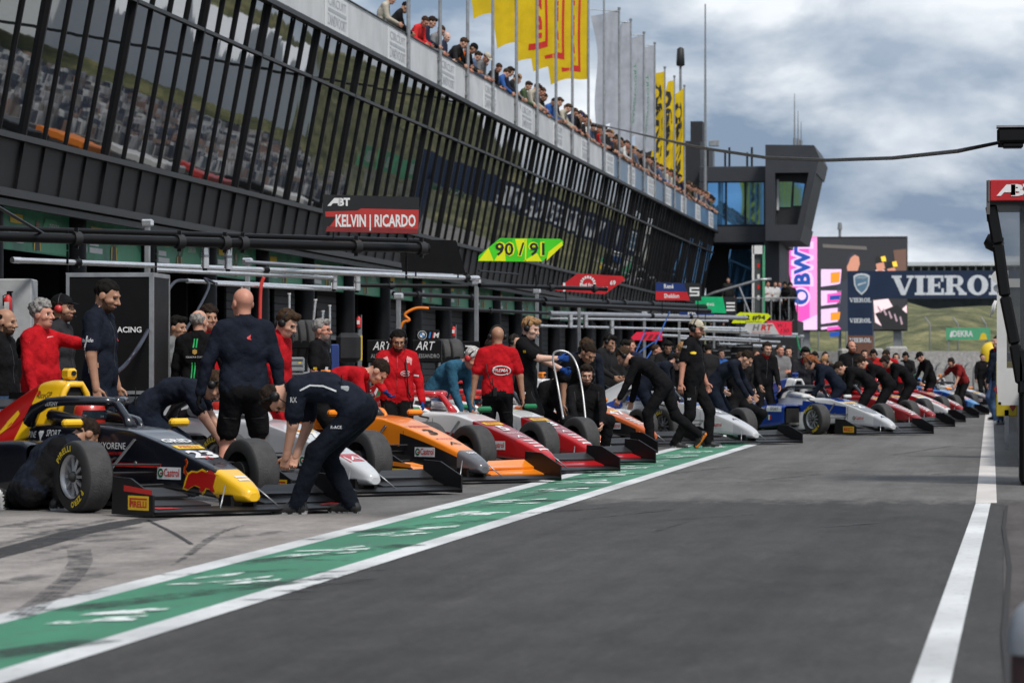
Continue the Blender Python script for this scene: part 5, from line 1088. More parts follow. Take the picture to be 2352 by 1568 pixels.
# print on clothing: pressed along dirn onto the figure (pts in a plane o + u*a + v*b)
def on_cloth(mb, pts, fs, o, u, v, m, lift=.006):
    u, v = Vector(u).normalized(), Vector(v).normalized(); w = u.cross(v); bv = BVHTree.FromPolygons([Vector(p) for p in mb.v], mb.f); V = []
    for a, b in pts:
        st = Vector(o)+u*a+v*b+w*.6; h, n, _, _ = bv.ray_cast(st, -w)
        if h is None: return
        V.append(h+w*lift)
    mb.add(V, fs, m)
def cloth_text(mb, s, o, u, v, h, m, width, bold=.01, shear=0):
    V, F = text_mesh(s, bold, shear); W_ = V[:, 0].max(); on_cloth(mb, [((a/W_-.5)*width, b*h) for a, b in V], F, o, u, v, m)
def cloth_line(mb, path, o, u, v, m, w=.012):
    P_ = []; n = len(path)
    for i in range(n-1):
        for t in range(6): P_.append((path[i][0]+(path[i+1][0]-path[i][0])*t/6, path[i][1]+(path[i+1][1]-path[i][1])*t/6))
    P_.append(path[-1]); pts = []
    for i, (x, y) in enumerate(P_):
        a, b = P_[max(0, i-1)], P_[min(len(P_)-1, i+1)]; d = math.hypot(b[0]-a[0], b[1]-a[1]); nx, ny = -(b[1]-a[1])/d*w/2, (b[0]-a[0])/d*w/2; pts += [(x+nx, y+ny), (x-nx, y-ny)]
    on_cloth(mb, pts, [(2*i, 2*i+1, 2*i+3, 2*i+2) for i in range(len(P_)-1)], o, u, v, m)
RV, UV_ = (1, 0, 0), (0, 0, 1); LV = (-1, 0, 0)          # seen from the back (looking +y): right = +x; from the front: right = -x
# ------------------------------------------------------------------ the pit crews
C_ = CL
def e_bald(mb, hc, Rh, nk, Pv, R2):
    on_cloth(mb, [(.02, 1.36), (.055, 1.385), (.05, 1.355), (.06, 1.34), (.03, 1.345)], [(0, 1, 2, 3, 4)], (0, 0, 0), RV, UV_, mRed)
person('bald man seen from behind in navy sweater and black shorts, black gloves', 560, 28.7, 662, 186, dict(hy=24, lh=(-.40, .02, .78), rh=(.33, .0, .78), fat=.006, lf=(-.16, .0, 0), rf=(.14, .05, 0), lep=(-1, -.6, 0), rep=(1, -.6, 0)), dict(shirt=C_['slate'], trousers=C_['black'], skin='ruddy', shorts=True, glove=mGlove), extras=e_bald)
LS = (0, -1, 0)
person('mechanic in navy polo bending far forward over a front wheel with bare forearms', 748, 26.2, 870, -98, dict(lean=92, pz=.82, py=-.24, lf=(-.12, .20, 0), rf=(.14, -.17, 0), lk=(-.15, 1, .1), rk=(.15, 1, .1), lh=(-.07, .30, .40), rh=(.10, .25, .45), lep=(-.6, -.4, .3), rep=(.6, -.4, .3), hp=42, hy=0, lcurl=.8, rcurl=.8, lfy=10, rfy=-15), dict(shirt=C_['slate'], trousers=C_['ink'], sleeve='short', skin='fair'), 'dark', 'short', hs=True, H=1.74,
    extras=lambda mb, hc, Rh, nk, Pv, R2: [cloth_line(mb, [(.12, .945), (.02, .985), (-.08, .99), (-.15, .95)], (0, 0, 0), LS, UV_, mPipe, .012), cloth_line(mb, [(.08, .86), (-.02, .87), (-.09, .85)], (0, 0, 0), LS, UV_, mPipe, .010), cloth_text(mb, 'RX', (0, .20, .86), LS, UV_, .04, mPipe, .05), cloth_text(mb, 'R-ACE', (0, -.12, .66), LS, UV_, .022, mPipe, .09)] and mb.box(tuple(Pv+np.array([-.16, .06, .10])), (.035, .065, .13), M('radio_grey', (.35, .37, .38), .4), bev=.008).cyl(tuple(Pv+np.array([-.16, .085, .16])), tuple(Pv+np.array([-.16, .085, .25])), .006, mEar, n=6))
def e_pol(mb, *a):
    cloth_line(mb, [(.13, 1.46), (.17, 1.40)], (0, 0, 0), (0, 1, 0), UV_, mPipe, .014)
    cloth_line(mb, [(-.02, 1.30), (-.05, 1.16), (-.03, 1.0)], (0, 0, 0), (0, 1, 0), UV_, mPipe, .012); cloth_text(mb, 'Inside', (.0, -.02, 1.25), (0, 1, 0), UV_, .03, mPipe, .10, .01, .2)
    cloth_text(mb, 'R-ace', (-.10, 0, 1.26), LV, UV_, .025, mRed, .10)
person('young bearded man in navy polo looking down before the black flight case', 230, 30.3, 640, 80, dict(hy=-6, hp=20, lh=(-.27, .08, .82), rh=(.27, .05, .82), rep=(.8, -1, 0), lf=(-.1, 0, 0)), dict(shirt=C_['slate'], trousers=C_['navy'], sleeve='short', skin='tan', beard='black', glove=None), 'black', 'short', extras=e_pol)
def e_redk(mb, *a):
    on_cloth(mb, [(-.06, 1.18), (.04, 1.17), (.04, 1.195), (-.06, 1.20)], [(0, 1, 2, 3)], (0, 0, 0), (0, 1, 0), UV_, mPipe)
    on_cloth(mb, [(-.08, 1.40), (.05, 1.38), (.08, 1.44), (-.05, 1.46)], [(0, 1, 2, 3)], (0, 0, 0), (0, 1, 0), UV_, M('print_blossom', (.6, .28, .28), .7, var=.6, vs_=60))
person('stout grey haired man in red fleece resting an arm on a rack', 92, 32.5, 690, 62, dict(fat=.025, lh=(-.16, .60, 1.36), lep=(-.6, 0, -.6), rh=(.25, .12, .86), rep=(.8, -1, 0), hy=6, lcurl=.4), dict(shirt=C_['red'], trousers=C_['black'], skin='ruddy'), 'grey', 'curly', extras=e_redk)
person('man in black cap with red and green ear defenders behind the red fleece', 138, 34.5, 676, 78, dict(hy=0), dict(shirt=C_['charcoal'], trousers=C_['black'], skin='tan', beard='dark'), 'dark', 'short', hs=True, cap=C_['black'], cup=M('ear_defender_red', (.5, .03, .03), .4), q_=1)
person('dark haired man in black jacket cut by the left edge', 4, 31.0, 706, 75, dict(hp=8), dict(shirt=C_['black'], trousers=C_['jeans'], skin='tan', beard='black'), 'black', 'receding', q_=1)
def e_grn(mb, hc, Rh, nk, Pv, R2):
    g_ = M('print_neon_green', (.02, .45, .12), .6)
    for x in (-.012, .02): cloth_line(mb, [(x, 1.46), (x-.005, 1.36)], (0, 0, 0), RV, UV_, g_, .016); cloth_line(mb, [(x-.02, 1.20), (x-.03, 1.0)], (0, 0, 0), RV, UV_, g_, .014); cloth_line(mb, [(x-.03, .97), (x-.03, .93)], (0, 0, 0), RV, UV_, g_, .014)
    cloth_text(mb, 'SQUADRA CORSE', (0, 0, 1.25), RV, UV_, .018, mPipe, .2); on_cloth(mb, [(-.025, 1.30), (0, 1.285), (.025, 1.30), (.025, 1.335), (0, 1.345), (-.025, 1.335)], [(0, 1, 2, 3, 4, 5)], (0, 0, 0), RV, UV_, M('print_gold', (.4, .25, .06), .5))
person('balding man seen from behind in black jacket with green stripes', 455, 37.5, 710, 168, dict(hy=-22, rh=(.26, .2, 1.05)), dict(shirt=C_['black'], trousers=C_['black'], skin='fair'), 'grey', 'receding', extras=e_grn, q_=1)
person('dark haired man in red jacket partly behind the green striped man', 478, 38.8, 703, 30, dict(), dict(shirt=C_['red'], trousers=C_['black'], skin='tan'), 'dark', 'curly', q_=1)
person('man with sunglasses on his head beside the flight case', 392, 40.5, 726, 60, dict(lean=8), dict(shirt=C_['grey'], trousers=C_['black'], skin='tan'), 'black', 'full', q_=1)
person('man in red overalls with grey headset behind the bald man', 628, 32.4, 710, 70, dict(hp=22, lean=8, rh=(.25, .2, .75)), dict(shirt=C_['red'], trousers=C_['red'], skin='fair', glove=mGlove), 'brown', 'full', hs=True, q_=1)
def e_shirt(mb, *a): cloth_line(mb, [(-.14, 1.18), (-.08, 1.18)], (0, 0, 0), LV, UV_, mPipe, .05); on_cloth(mb, [(.0, 1.17), (.04, 1.17), (.04, 1.20), (.0, 1.20)], [(0, 1, 2, 3)], (0, 0, 0), (0, 1, 0), UV_, mYel)
person('grey haired man with glasses in black short sleeved shirt by the equipment carts', 735, 40.0, 733, 78, dict(hy=-4), dict(shirt=C_['black'], trousers=C_['black'], sleeve='short', skin='ruddy', beard='grey'), 'grey', 'full', glass=mEar, extras=e_shirt, q_=1)
def e_prf(mb, hc, Rh, nk, Pv, R2):
    cloth_text(mb, 'PREMA', (-.10, 0, 1.22), LV, UV_, .022, mWht, .085, .01, .2); pts = [(.10+.055*c, 1.23+.026*s) for c, s in circ(1, 16)]; cloth_line(mb, [(.10+.06*math.cos(t), 1.23+.03*math.sin(t)) for t in [.6+5*i/14 for i in range(15)]][:], (0, 0, 0), LV, UV_, mWht, .006)
    bl_ = M('print_blossom', None)
    for s in (-1, 1): on_cloth(mb, [(s*.10, 1.37), (s*.17, 1.33), (s*.18, 1.41), (s*.12, 1.44)][::s], [(0, 1, 2, 3)], (0, 0, 0), LV, UV_, bl_)
    cloth_line(mb, [(.0, 1.44), (-.005, 1.0)], (0, 0, 0), LV, UV_, M('zip_dark', (.2, .006, .008), .5), .008)
    mb.tube([(-.10, .13, 1.40), (-.115, .155, 1.2), (-.13, .14, 1.0), (-.16, .12, .94)], .009, mEar, 6); cloth_line(mb, [(-.06, 1.30), (.0, 1.29)], (-.26, 0, -.09), LV, UV_, mPipe, .02)
person('man in red fleece jacket and headset checking his watch, blue gloves', 912, 36.4, 755, 4, dict(hp=22, hy=8, rh=(.16, .30, 1.02), rep=(.9, -.3, -.2), lh=(-.32, .08, .80), lep=(-.7, -1, 0), lcurl=.9, rcurl=.7, rhd=(-.6, .1, -.8), fat=.0), dict(shirt=C_['red'], trousers=C_['black'], skin='tan', beard='black', glove=mGloveB), 'black', 'short', hs=True, glass=mEar, extras=e_prf)
def e_prb(mb, hc, Rh, nk, Pv, R2):
    cloth_text(mb, 'PREMA', (.03, 0, 1.20), RV, UV_, .040, mWht, .19, .012, .25)
    for r, a0, a1 in ((.12, -.9, 2.6), (.105, 2.3, 5.6)): cloth_line(mb, [(.04+r*math.cos(t), 1.215+.5*r*math.sin(t)) for t in [a0+(a1-a0)*i/10 for i in range(11)]], (0, 0, 0), RV, UV_, mWht, .012)
    mb.box((-.04, -.155, .95), (.055, .03, .12), mEar, bev=.01).cyl((-.06, -.155, 1.0), (-.075, -.15, 1.13), .006, mEar, n=6); mb.tube([(-.15, -.06, 1.42), (-.15, -.13, 1.25), (-.10, -.15, 1.08), (-.04, -.155, 1.0)], .006, mEar, 6)
person('bald man from behind in red short sleeved vest with white crescent logo', 1143, 39.6, 750, 182, dict(lh=(-.33, .02, .82), rh=(.33, .02, .82), lep=(-1, -.3, 0), rep=(1, -.3, 0), hy=14), dict(shirt=C_['red'], trousers=C_['black'], sleeve='short', skin='tan'), None, hs=True, extras=e_prb)
def e_mp(mb, *a):
    cloth_line(mb, [(-.02, 1.47), (-.09, 1.38), (-.12, 1.2), (-.10, 1.08)], (0, 0, 0), (0, 1, 0), UV_, mPipe, .014); on_cloth(mb, [(.02, 1.33), (.06, 1.33), (.06, 1.36), (.02, 1.36)], [(0, 1, 2, 3)], (0, 0, 0), (0, 1, 0), UV_, mYel); cloth_text(mb, 'MP', (0, 0, .80), (0, 1, 0), UV_, .05, mPipe, .08, .02, .2)
person('red blond man in black kit and shorts gripping a bent metal bar with blue gloves', 1208, 42.6, 728, 78, dict(lh=(-.14, .44, 1.12), rh=(.16, .46, 1.26), lep=(-.6, -.2, -.8), rep=(.9, -.2, -.7), hp=18, hy=-10, lcurl=.9, rcurl=.9), dict(shirt=C_['black'], trousers=C_['black'], sleeve='short', shorts=True, skin='pale', glove=mGloveB), 'blond', 'full', hs=True, extras=e_mp)
person('hunched man in navy top behind the red vest', 1085, 44.5, 815, 150, dict(lean=50, pz=.86, lh=(-.2, .45, .8), rh=(.2, .45, .8)), dict(shirt=C_['slate'], trousers=C_['navy']), 'dark', 'short', q_=1, H=1.8)
person('grey haired man in blue hoodie bending towards a cockpit with red ear defenders', 1000, 41.0, 840, 60, dict(lean=62, pz=.88, lh=(-.1, .5, .45), rh=(.12, .5, .45), hp=-5), dict(shirt=C_['blue'], trousers=C_['jeans'], skin='ruddy'), 'silver', 'full', hs=True, cup=M('ear_defender_red', None), q_=1, H=1.7)
person('person in red bent low behind the stooping mechanic', 735, 35.0, 850, 85, dict(lean=80, pz=.86, lh=(-.1, .6, .5), rh=(.12, .6, .5)), dict(shirt=C_['red'], trousers=C_['black']), 'dark', 'short', q_=1, H=1.72)
person('mechanic with headset leaning low between the navy and the silver car', 410, 29.6, 890, 88, dict(lean=84, pz=.80, py=-.3, lh=(-.05, .55, .36), rh=(.16, .50, .36), lep=(-.5, -.4, .3), rep=(.6, -.4, .3), lk=(-.2, 1, 0), rk=(.2, 1, 0)), dict(shirt=C_['slate'], trousers=C_['navy'], sleeve='short', skin='fair'), 'brown', 'full', hs=True, H=1.66)
person('mechanic kneeling behind the near front wheel of the navy car, striped sole showing', 72, 27.0, 985, 122, dict(lean=56, hp=12, pz=.17, py=-.02, lf=(-.20, -.16, .03), rf=(.20, .16, 0), lfy=40, toe_l=65, lk=(-.3, 1, -.2), rk=(.3, .8, .8), lh=(-.12, .28, .30), rh=(.12, .34, .30), lep=(-1, -.5, .2), rep=(1, -.3, .2)), dict(shirt=C_['slate'], trousers=C_['black'], sleeve='short', skin='tan'), 'dark', 'short', H=1.70)
person('bald mechanic with headset crouching by a metal bar', 1238, 45.5, 872, 50, dict(lean=40, pz=.50, lf=(-.15, .1, 0), rf=(.18, -.1, 0), lk=(-.3, 1, .4), rk=(.3, 1, .4), lh=(-.1, .45, .5), rh=(.15, .45, .5)), dict(shirt=C_['black'], trousers=C_['black'], skin='ruddy'), None, hs=True, q_=1, H=1.75)
person('mechanic in black kit stooping with one bare arm down beside the bar', 1295, 45.0, 835, 40, dict(lean=55, pz=.88, lh=(-.1, .4, .55), rh=(.25, .25, .55)), dict(shirt=C_['black'], trousers=C_['black'], sleeve='short', skin='tan'), 'dark', 'short', q_=1, H=1.76, extras=None)
person('curly haired man in navy jacket leaning towards the camera', 1335, 49.5, 812, 8, dict(lean=50, pz=.90, lh=(-.25, .35, .6), rh=(.25, .35, .6), hp=4), dict(shirt=C_['slate'], trousers=C_['jeans'], skin='pale'), 'brown', 'curly', hs=True, q_=1, H=1.8)
def e_glc(mb, *a): pass
person('bearded man with glasses and headset crouching in black zip jacket', 1346, 44.2, 860, 6, dict(lean=14, pz=.40, py=-.12, lf=(-.22, .12, 0), rf=(.22, .08, 0), lk=(-.45, 1, .5), rk=(.45, 1, .5), lh=(-.16, .36, .42), rh=(.16, .36, .42), lep=(-1, -.2, -.4), rep=(1, -.2, -.4)), dict(shirt=C_['black'], trousers=C_['black'], skin='fair', beard='dark'), 'dark', 'full', hs=True, glass=mEar, q_=0, H=1.74)
person('mechanic in black with orange soled shoes bending to push car 47 by its nose', 1505, 49.8, 845, -96, dict(lean=66, pz=.93, py=-.10, lf=(-.12, .05, 0), rf=(.12, -.62, .12), toe_r=55, rk=(.15, 1, -.2), lk=(-.1, 1, 0), lh=(-.22, .60, .50), rh=(.28, .40, .42), lep=(-.6, -.4, .2), rep=(.6, -.4, .2), hp=-6), dict(shirt=C_['black'], trousers=C_['black'], skin='fair', sole=mOrSole), 'brown', 'short', hs=True, H=1.78)
def e_tall(mb, *a):
    cloth_line(mb, [(.10, 1.47), (.0, 1.42), (-.05, 1.3), (-.07, 1.18)], (0, 0, 0), (0, 1, 0), UV_, mPipe, .012); on_cloth(mb, [(.06+.035*c, 1.31+.02*s) for c, s in circ(1, 12)], [tuple(range(12))], (0, 0, 0), (0, 1, 0), UV_, mYel); cloth_text(mb, 'MP', (-.02, 0, .66), (0, 1, 0), UV_, .03, mPipe, .05); cloth_text(mb, 'WINGS', (.10, 0, 1.38), (.3, 1, 0), UV_, .03, mPipe, .07)
person('tall heavy man in black polo and beige cap striding past the row, headset on', 1592, 50.4, 733, 72, dict(fat=.022, lf=(-.12, .18, 0), rf=(.12, -.22, .0), rh=(.30, -.10, .86), lh=(-.30, .12, .86), hy=-8, hp=12, rep=(.5, -1, .2), toe_r=8), dict(shirt=C_['black'], trousers=C_['black'], sleeve='short', skin='ruddy', beard='brown'), 'dark', 'short', hs=True, cap=C_['beige'], extras=e_tall)
person('man in navy sweater behind the tall man, hand on a rear wing', 1640, 56.0, 845, 75, dict(lean=62, pz=.9, lh=(-.15, .62, .72), rh=(.1, .58, .68)), dict(shirt=C_['slate'], trousers=C_['navy'], skin='fair'), 'dark', 'short', q_=1, H=1.78)
person('second navy sweatered helper bent behind the pushing mechanic', 1478, 54.0, 850, 82, dict(lean=66, pz=.9, lh=(-.15, .5, .6), rh=(.1, .5, .6)), dict(shirt=C_['slate'], trousers=C_['navy'], skin='fair'), 'dark', 'short', hs=True, q_=1, H=1.76)
person('fair haired man with red collar peering sideways behind the tall man', 1540, 60.0, 838, 40, dict(lean=40, hr=25, lh=(-.2, .3, .7), rh=(.2, .3, .7)), dict(shirt=C_['black'], trousers=C_['black'], collarm=C_['red'], skin='pale'), 'blond', 'full', q_=1, H=1.75)
person('crouching man with glasses, headset and red collar beside a rear wing', 1692, 58.5, 835, 30, dict(lean=12, pz=.62, lf=(-.2, .1, 0), rf=(.2, .1, 0), lk=(-.4, 1, .3), rk=(.4, 1, .3), hy=30), dict(shirt=C_['black'], trousers=C_['black'], collarm=C_['red'], skin='pale'), 'brown', 'full', hs=True, glass=mEar, q_=1, H=1.78)
person('standing man with headset in black jacket with red shoulders', 1753, 63.5, 784, 22, dict(lean=14, lh=(-.2, .35, .75), rh=(.2, .35, .75), hp=4), dict(shirt=C_['black'], trousers=C_['black'], collarm=C_['red'], skin='fair'), 'dark', 'short', hs=True, q_=1)
person('bearded dark haired man in black hooded jacket leaning on a car', 1845, 64.5, 797, 5, dict(lean=24, lh=(-.3, .3, .7), rh=(.3, .3, .7)), dict(shirt=C_['charcoal'], trousers=C_['black'], collarm=C_['red'], skin='tan', beard='black'), 'black', 'full', hs=True, q_=1)
person('mechanic with long reddish hair in navy quilted jacket bending over a halo', 1925, 63.0, 812, -92, dict(lean=60, pz=.88, lh=(-.15, .48, .72), rh=(.15, .45, .66), lk=(-.1, 1, 0)), dict(shirt=C_['navy'], trousers=C_['navy'], skin='fair'), 'red', 'long', hs=True, q_=1, H=1.74)
person('bald man with ginger beard and headset standing behind the bent crew', 1955, 72.0, 783, 10, dict(hy=15), dict(shirt=C_['black'], trousers=C_['black'], skin='ruddy', beard='red'), None, hs=True, q_=1)
person('man with red hood collar bending left over the dark red car', 2040, 69.0, 832, -85, dict(lean=62, pz=.9, lh=(-.15, .45, .62), rh=(.15, .45, .6)), dict(shirt=C_['black'], trousers=C_['black'], collarm=C_['red'], skin='fair'), 'dark', 'full', q_=1, H=1.76)
person('black clad mechanic bent double just right of the quilted jacket', 1998, 66.0, 845, -88, dict(lean=74, pz=.9, lh=(-.15, .5, .55), rh=(.15, .5, .55)), dict(shirt=C_['black'], trousers=C_['black'], skin='fair'), 'dark', 'short', q_=1, H=1.74)
person('mechanic with headset in black bending in third place along the dark red cars', 2090, 75.0, 815, -86, dict(lean=58, pz=.9, lh=(-.15, .45, .62), rh=(.15, .45, .6)), dict(shirt=C_['black'], trousers=C_['black'], skin='fair'), 'dark', 'full', hs=True, q_=1, H=1.78)
person('man in red patterned top half hidden behind the bending crew', 2062, 82.0, 812, -60, dict(lean=35, lh=(-.2, .4, .7), rh=(.2, .4, .7)), dict(shirt=C_['red'], trousers=C_['black'], skin='tan'), 'dark', 'short', q_=2, H=1.75)
person('man in black cap and coat stooping beside the light blue car', 2138, 96.0, 806, -70, dict(lean=30, lh=(-.25, .4, .8), rh=(.25, .4, .8), hp=15), dict(shirt=C_['black'], trousers=C_['black'], skin='fair'), 'dark', 'short', cap=C_['black'], q_=2, H=1.8)
person('man in dark red t-shirt reaching both arms over the light blue car', 2212, 97.0, 815, -55, dict(lean=48, pz=.92, lh=(-.2, .55, .62), rh=(.6, .45, .9), rep=(0, -.5, -1)), dict(shirt=C_['darkred'], trousers=C_['black'], sleeve='short', skin='fair'), 'dark', 'short', hs=True, q_=2, H=1.76)
person('person in dark jacket and jeans standing close to the pit wall', 2292, 82.0, 770, -60, dict(), dict(shirt=C_['navy'], trousers=C_['jeans'], collarm=C_['red'], skin='fair'), 'dark', 'short', q_=2)
person('person in blue jeans and white shoes behind the yellow board', 2299, 74.5, 780, 200, dict(lf=(-.1, .0, 0), rf=(.12, .25, 0), rfy=-60, lfy=-60), dict(shirt=C_['navy'], trousers=C_['jeans'], shoe=mSole, skin='fair'), 'dark', 'short', q_=1)
person('small dark figure standing on the far track edge', 2256, 128.0, 812, 20, dict(lh=(-.1, .3, 1.3)), dict(shirt=C_['black'], trousers=C_['black'], skin='fair'), 'dark', 'short', q_=2)
# drivers: helmet and shoulders in the cockpits
def driver(i, cols, lab):
    car, o, a = CARS[i]; mb = MB(); c, s = math.cos(a), math.sin(a)
    prof = [(-.135, .07), (-.12, .105), (-.06, .128), (.0, .134), (.06, .122), (.10, .09), (.125, .04), (.13, .001)]
    mb.lathe(prof, cols[0], (0, 0, .73), (0, 0, 1), 20, [cols[0], cols[0], cols[0], cols[1], cols[1], cols[2], cols[2]])
    for k in range(7):
        b0, b1 = -.95+k*.27, -.95+(k+1)*.27; mb.poly([(.139*math.cos(b), .139*math.sin(b), z) for b, z in ((b0, .70), (b1, .70), (b1, .765), (b0, .765))], mLens)
    mb.cap_ = None
    S = SDF(); S.cap((0, -.17, .5), (0, .17, .5), .085, None, 'skin', .03).cap((0, -.06, .52), (0, .06, .60), .07, .06, 'skin', .03).cap((.02, -.17, .5), (.22, -.16, .42), .055, .05, 'skin', .03).cap((.02, .17, .5), (.22, .16, .42), .055, .05, 'skin', .03).cap((0, 0, .5), (.0, 0, .3), .13, .12, 'skin', .04)
    V, Q, _, _ = S.mesh(.018); b = len(mb.v); mb.v += [tuple(v) for v in V]; k = mb.mi(cols[3]); mb.f += (Q+b).tolist(); mb.m += [k]*len(Q); mb.sm += [True]*len(Q)
    oo = mb.build('person', None, (o.x-1.18*c, o.y-1.18*s, 0), a); tag(oo, lab, 'person')
hw = paint('helmet_white', (.6, .6, .6)); hr_ = paint('helmet_red', (.5, .03, .02)); hb_ = paint('helmet_blue', (.1, .28, .55)); hg = paint('helmet_silver', (.4, .41, .42)); ho = paint('helmet_orange', (.7, .2, .03))
driver(0, (hr_, hr_, hg, CL['navy']), 'driver in red and silver helmet sitting in the navy car')
driver(1, (hw, hr_, hw, CL['grey']), 'driver in white and red helmet in the silver car')
driver(3, (hr_, hw, hr_, CL['white']), 'driver helmet in the nearer red nosed car number 5')
driver(4, (hr_, hr_, hw, CL['red']), 'driver in red helmet with white crown in car number 13')
driver(7, (hb_, hw, hb_, CL['white']), 'driver in the cockpit of the silver and white number 4')
driver(8, (hb_, hw, hb_, CL['white']), 'driver in blue and white helmet in the white and blue number 2')
driver(9, (hb_, ho, hb_, CL['white']), 'driver in blue and orange helmet in the dark red car number 10')
driver(13, (hb_, ho, hw, CL['white']), 'driver in the light blue car at the end of the row')
# ================================================================== OVERHEAD GANTRIES, SIGNS, EQUIPMENT
mChr = M('polished_aluminium', (.78, .78, .79), .22, .8, var=.1); mBlkM = M('boom_black', (.0045, .0045, .005), .38, var=.15, spec=.25); mGreyM = M('boom_grey', (.28, .29, .32), .4, .3)
mHose = M('hose_navy', (.012, .015, .03), .5); mOrg = M('hose_orange', (.75, .2, .01), .5); mHoseR = M('hose_red', (.6, .05, .04), .5); mHoseB = M('hose_blue', (.02, .10, .40), .5); mWPl = M('white_plastic', (.55, .55, .54), .4, var=.05); mCase = M('case_black', (.006, .006, .0065), .5, var=.15, spec=.15)
def tubes(mb, lst):
    for x0, y0, x1, y1, z, r, m in lst:
        a, b = on_z(x0, y0, z), on_z(x1, y1, z); mb.cyl(a, b, r, m, n=12)
        for t in (.0, 1.0): mb.cyl(a+(b-a)*(t*.985), a+(b-a)*(t*.985+.015), r*1.12, m, n=12)
def lerp_z(x0, y0, x1, y1, z, t): a, b = on_z(x0, y0, z), on_z(x1, y1, z); return a+(b-a)*t
def gantry(lab, booms, posts=(), clamps=(), cyl=()):
    t = thing('pit_gantry', lab, 'gantry', group='overhead hose gantries along the garages')
    for b in booms: mb = MB(); tubes(mb, [b]); mb.build('boom', t)
    for px, D, py in posts:
        p = ground_d(px, D); z = hgt(py, D); MB().box((p.x, p.y, z/2), (.075, .075, z), mSteel, bev=.01).box((p.x, p.y, .02), (.3, .3, .04), mSteel).box((p.x, p.y, z), (.16, .12, .1), mChr, bev=.02).build('post', t)
    for i, f in clamps:
        b = booms[i]; p = lerp_z(*b[:5], f); d = (lerp_z(*b[:5], 1)-p if f < .99 else p-lerp_z(*b[:5], 0)).normalized(); MB().cyl(p-d*.05, p+d*.05, b[5]*1.45, mBlkM if b[6] != mBlkM else mCarb2, n=12).bar(p+Vector((0, 0, -b[5]*2)), p+Vector((0, 0, b[5]*2.2)), .05, .03, mBlkM).build('clamp', t)
    for px, y0, y1, D, r in cyl: a, b = at_d(px, y0, D), at_d(px, y1, D); MB().cyl(a, b, r, mChr, n=14).cyl(a+(b-a)*.45, a+(b-a)*.55, r*1.06, mSteel, n=14).cyl(b, b-Vector((0, 0, .03)), r*.6, mBlkM, n=10).build('swivel', t)
    return t
K, S_, G_ = mBlkM, mChr, mGreyM
gantry('nearest thick black twin boom across the upper left', [(-60, 523, 962, 554, 2.86, .035, K), (-60, 542, 982, 571, 2.72, .062, K)], [], [(1, .21), (1, .43), (1, .53), (1, .57), (1, .83), (1, .985)], [(471, 560, 616, 44, .052), (524, 562, 618, 44.3, .052)])
gantry('polished triple boom below the thick black one', [(28, 597, 1098, 639, 2.52, .036, S_), (356, 620, 762, 638, 2.45, .028, S_), (429, 645, 811, 663, 2.36, .027, S_), (497, 652, 770, 666, 2.33, .022, S_), (560, 601, 1040, 633, 2.60, .024, G_)], [(338, 48, 512), (568, 53, 600)], [(0, .12), (0, .5), (0, .97)], [(767, 629, 664, 50.5, .048), (820, 630, 667, 50.8, .05)])
gantry('slim black boom with a yellow band under the green and yellow board', [(824, 655, 1074, 658, 2.62, .035, K), (1101, 655, 1393, 664, 2.62, .037, K), (904, 674, 1247, 690, 2.50, .038, K), (984, 707, 1258, 719, 2.28, .030, K), (1100, 622, 1192, 630, 2.75, .012, K)], [(915, 57, 680), (1094, 62, 648)], [(0, .3), (1, .55), (2, .15), (2, .5), (3, .5), (1, .9)])
gantry('thick black boom under the blue and red name board', [(1250, 690, 1634, 706, 2.80, .075, K), (1250, 698, 1630, 714, 2.68, .05, K)], [(1233, 71, 668)], [(0, .35), (0, .45), (0, .62)])
gantry('thick grey boom reaching right to the yellow board', [(1262, 720, 1712, 730, 2.62, .062, G_), (1262, 731, 1672, 737, 2.5, .028, S_), (1240, 748, 1715, 760, 2.35, .032, S_)], [(1330, 84, 640+60)], [(0, .5), (0, .7)], [(1310, 722, 752, 82, .06), (1345, 722, 752, 83, .06), (1405, 735, 768, 86, .06)])
gantry('first pale far boom behind the tall man', [(1480, 768, 1745, 780, 2.3, .04, S_), (1500, 757, 1760, 764, 2.45, .04, S_)], [(1480, 96, 720)])
gantry('second pale far boom behind the tall man', [(1560, 777, 1790, 785, 2.3, .04, S_), (1610, 752, 1775, 757, 2.6, .05, S_)], [(1560, 106, 730)])
gantry('farthest pale boom ending near the pink board', [(1640, 760, 1830, 768, 2.6, .05, S_), (1650, 790, 1800, 797, 2.1, .05, S_), (1700, 770, 1845, 774, 2.5, .04, G_)], [(1640, 120, 735), (1842, 124, 772)])
a, b = at_d(-20, 466, 40), at_d(118, 548, 43); tag(MB().cyl(a, b, .022, mBlkM, n=8).cyl(b, b+(b-a)*.02, .035, mSteel, n=8).build('stay_rod'), 'black diagonal stay rod at the upper left holding the thick boom', 'rod')
def hose(lab, pts, r, m, name='air_hose'):
    P_ = [at_d(*p) for p in pts]; out_ = []
    for i in range(len(P_)-1):
        p0, p1, p2, p3 = P_[max(0, i-1)], P_[i], P_[i+1], P_[min(len(P_)-1, i+2)]
        for s in range(6): t = s/6; out_.append(.5*(2*p1+(p2-p0)*t+(2*p0-5*p1+4*p2-p3)*t*t+(3*p1-p0-3*p2+p3)*t**3))
    out_.append(P_[-1]); tag(MB().tube(out_, r, m, 8).build(name), lab, 'hose', 'air hoses hanging from the gantries')
hose('navy hose sweeping down across the black flight case', [(430, 644, 48), (401, 648, 46), (373, 690, 42), (331, 775, 35), (290, 835, 34), (258, 862, 33.5)], .022, mHose)
hose('navy hose drooping beside the flight case edge', [(497, 652, 49), (470, 640, 48.5), (480, 655, 48), (466, 690, 46), (425, 760, 43), (372, 836, 41)], .018, mHose)
hose('red hose hanging straight down behind the bald head', [(606, 636, 50), (599, 662, 50), (597, 724, 50), (597, 790, 50)], .026, mHoseR)
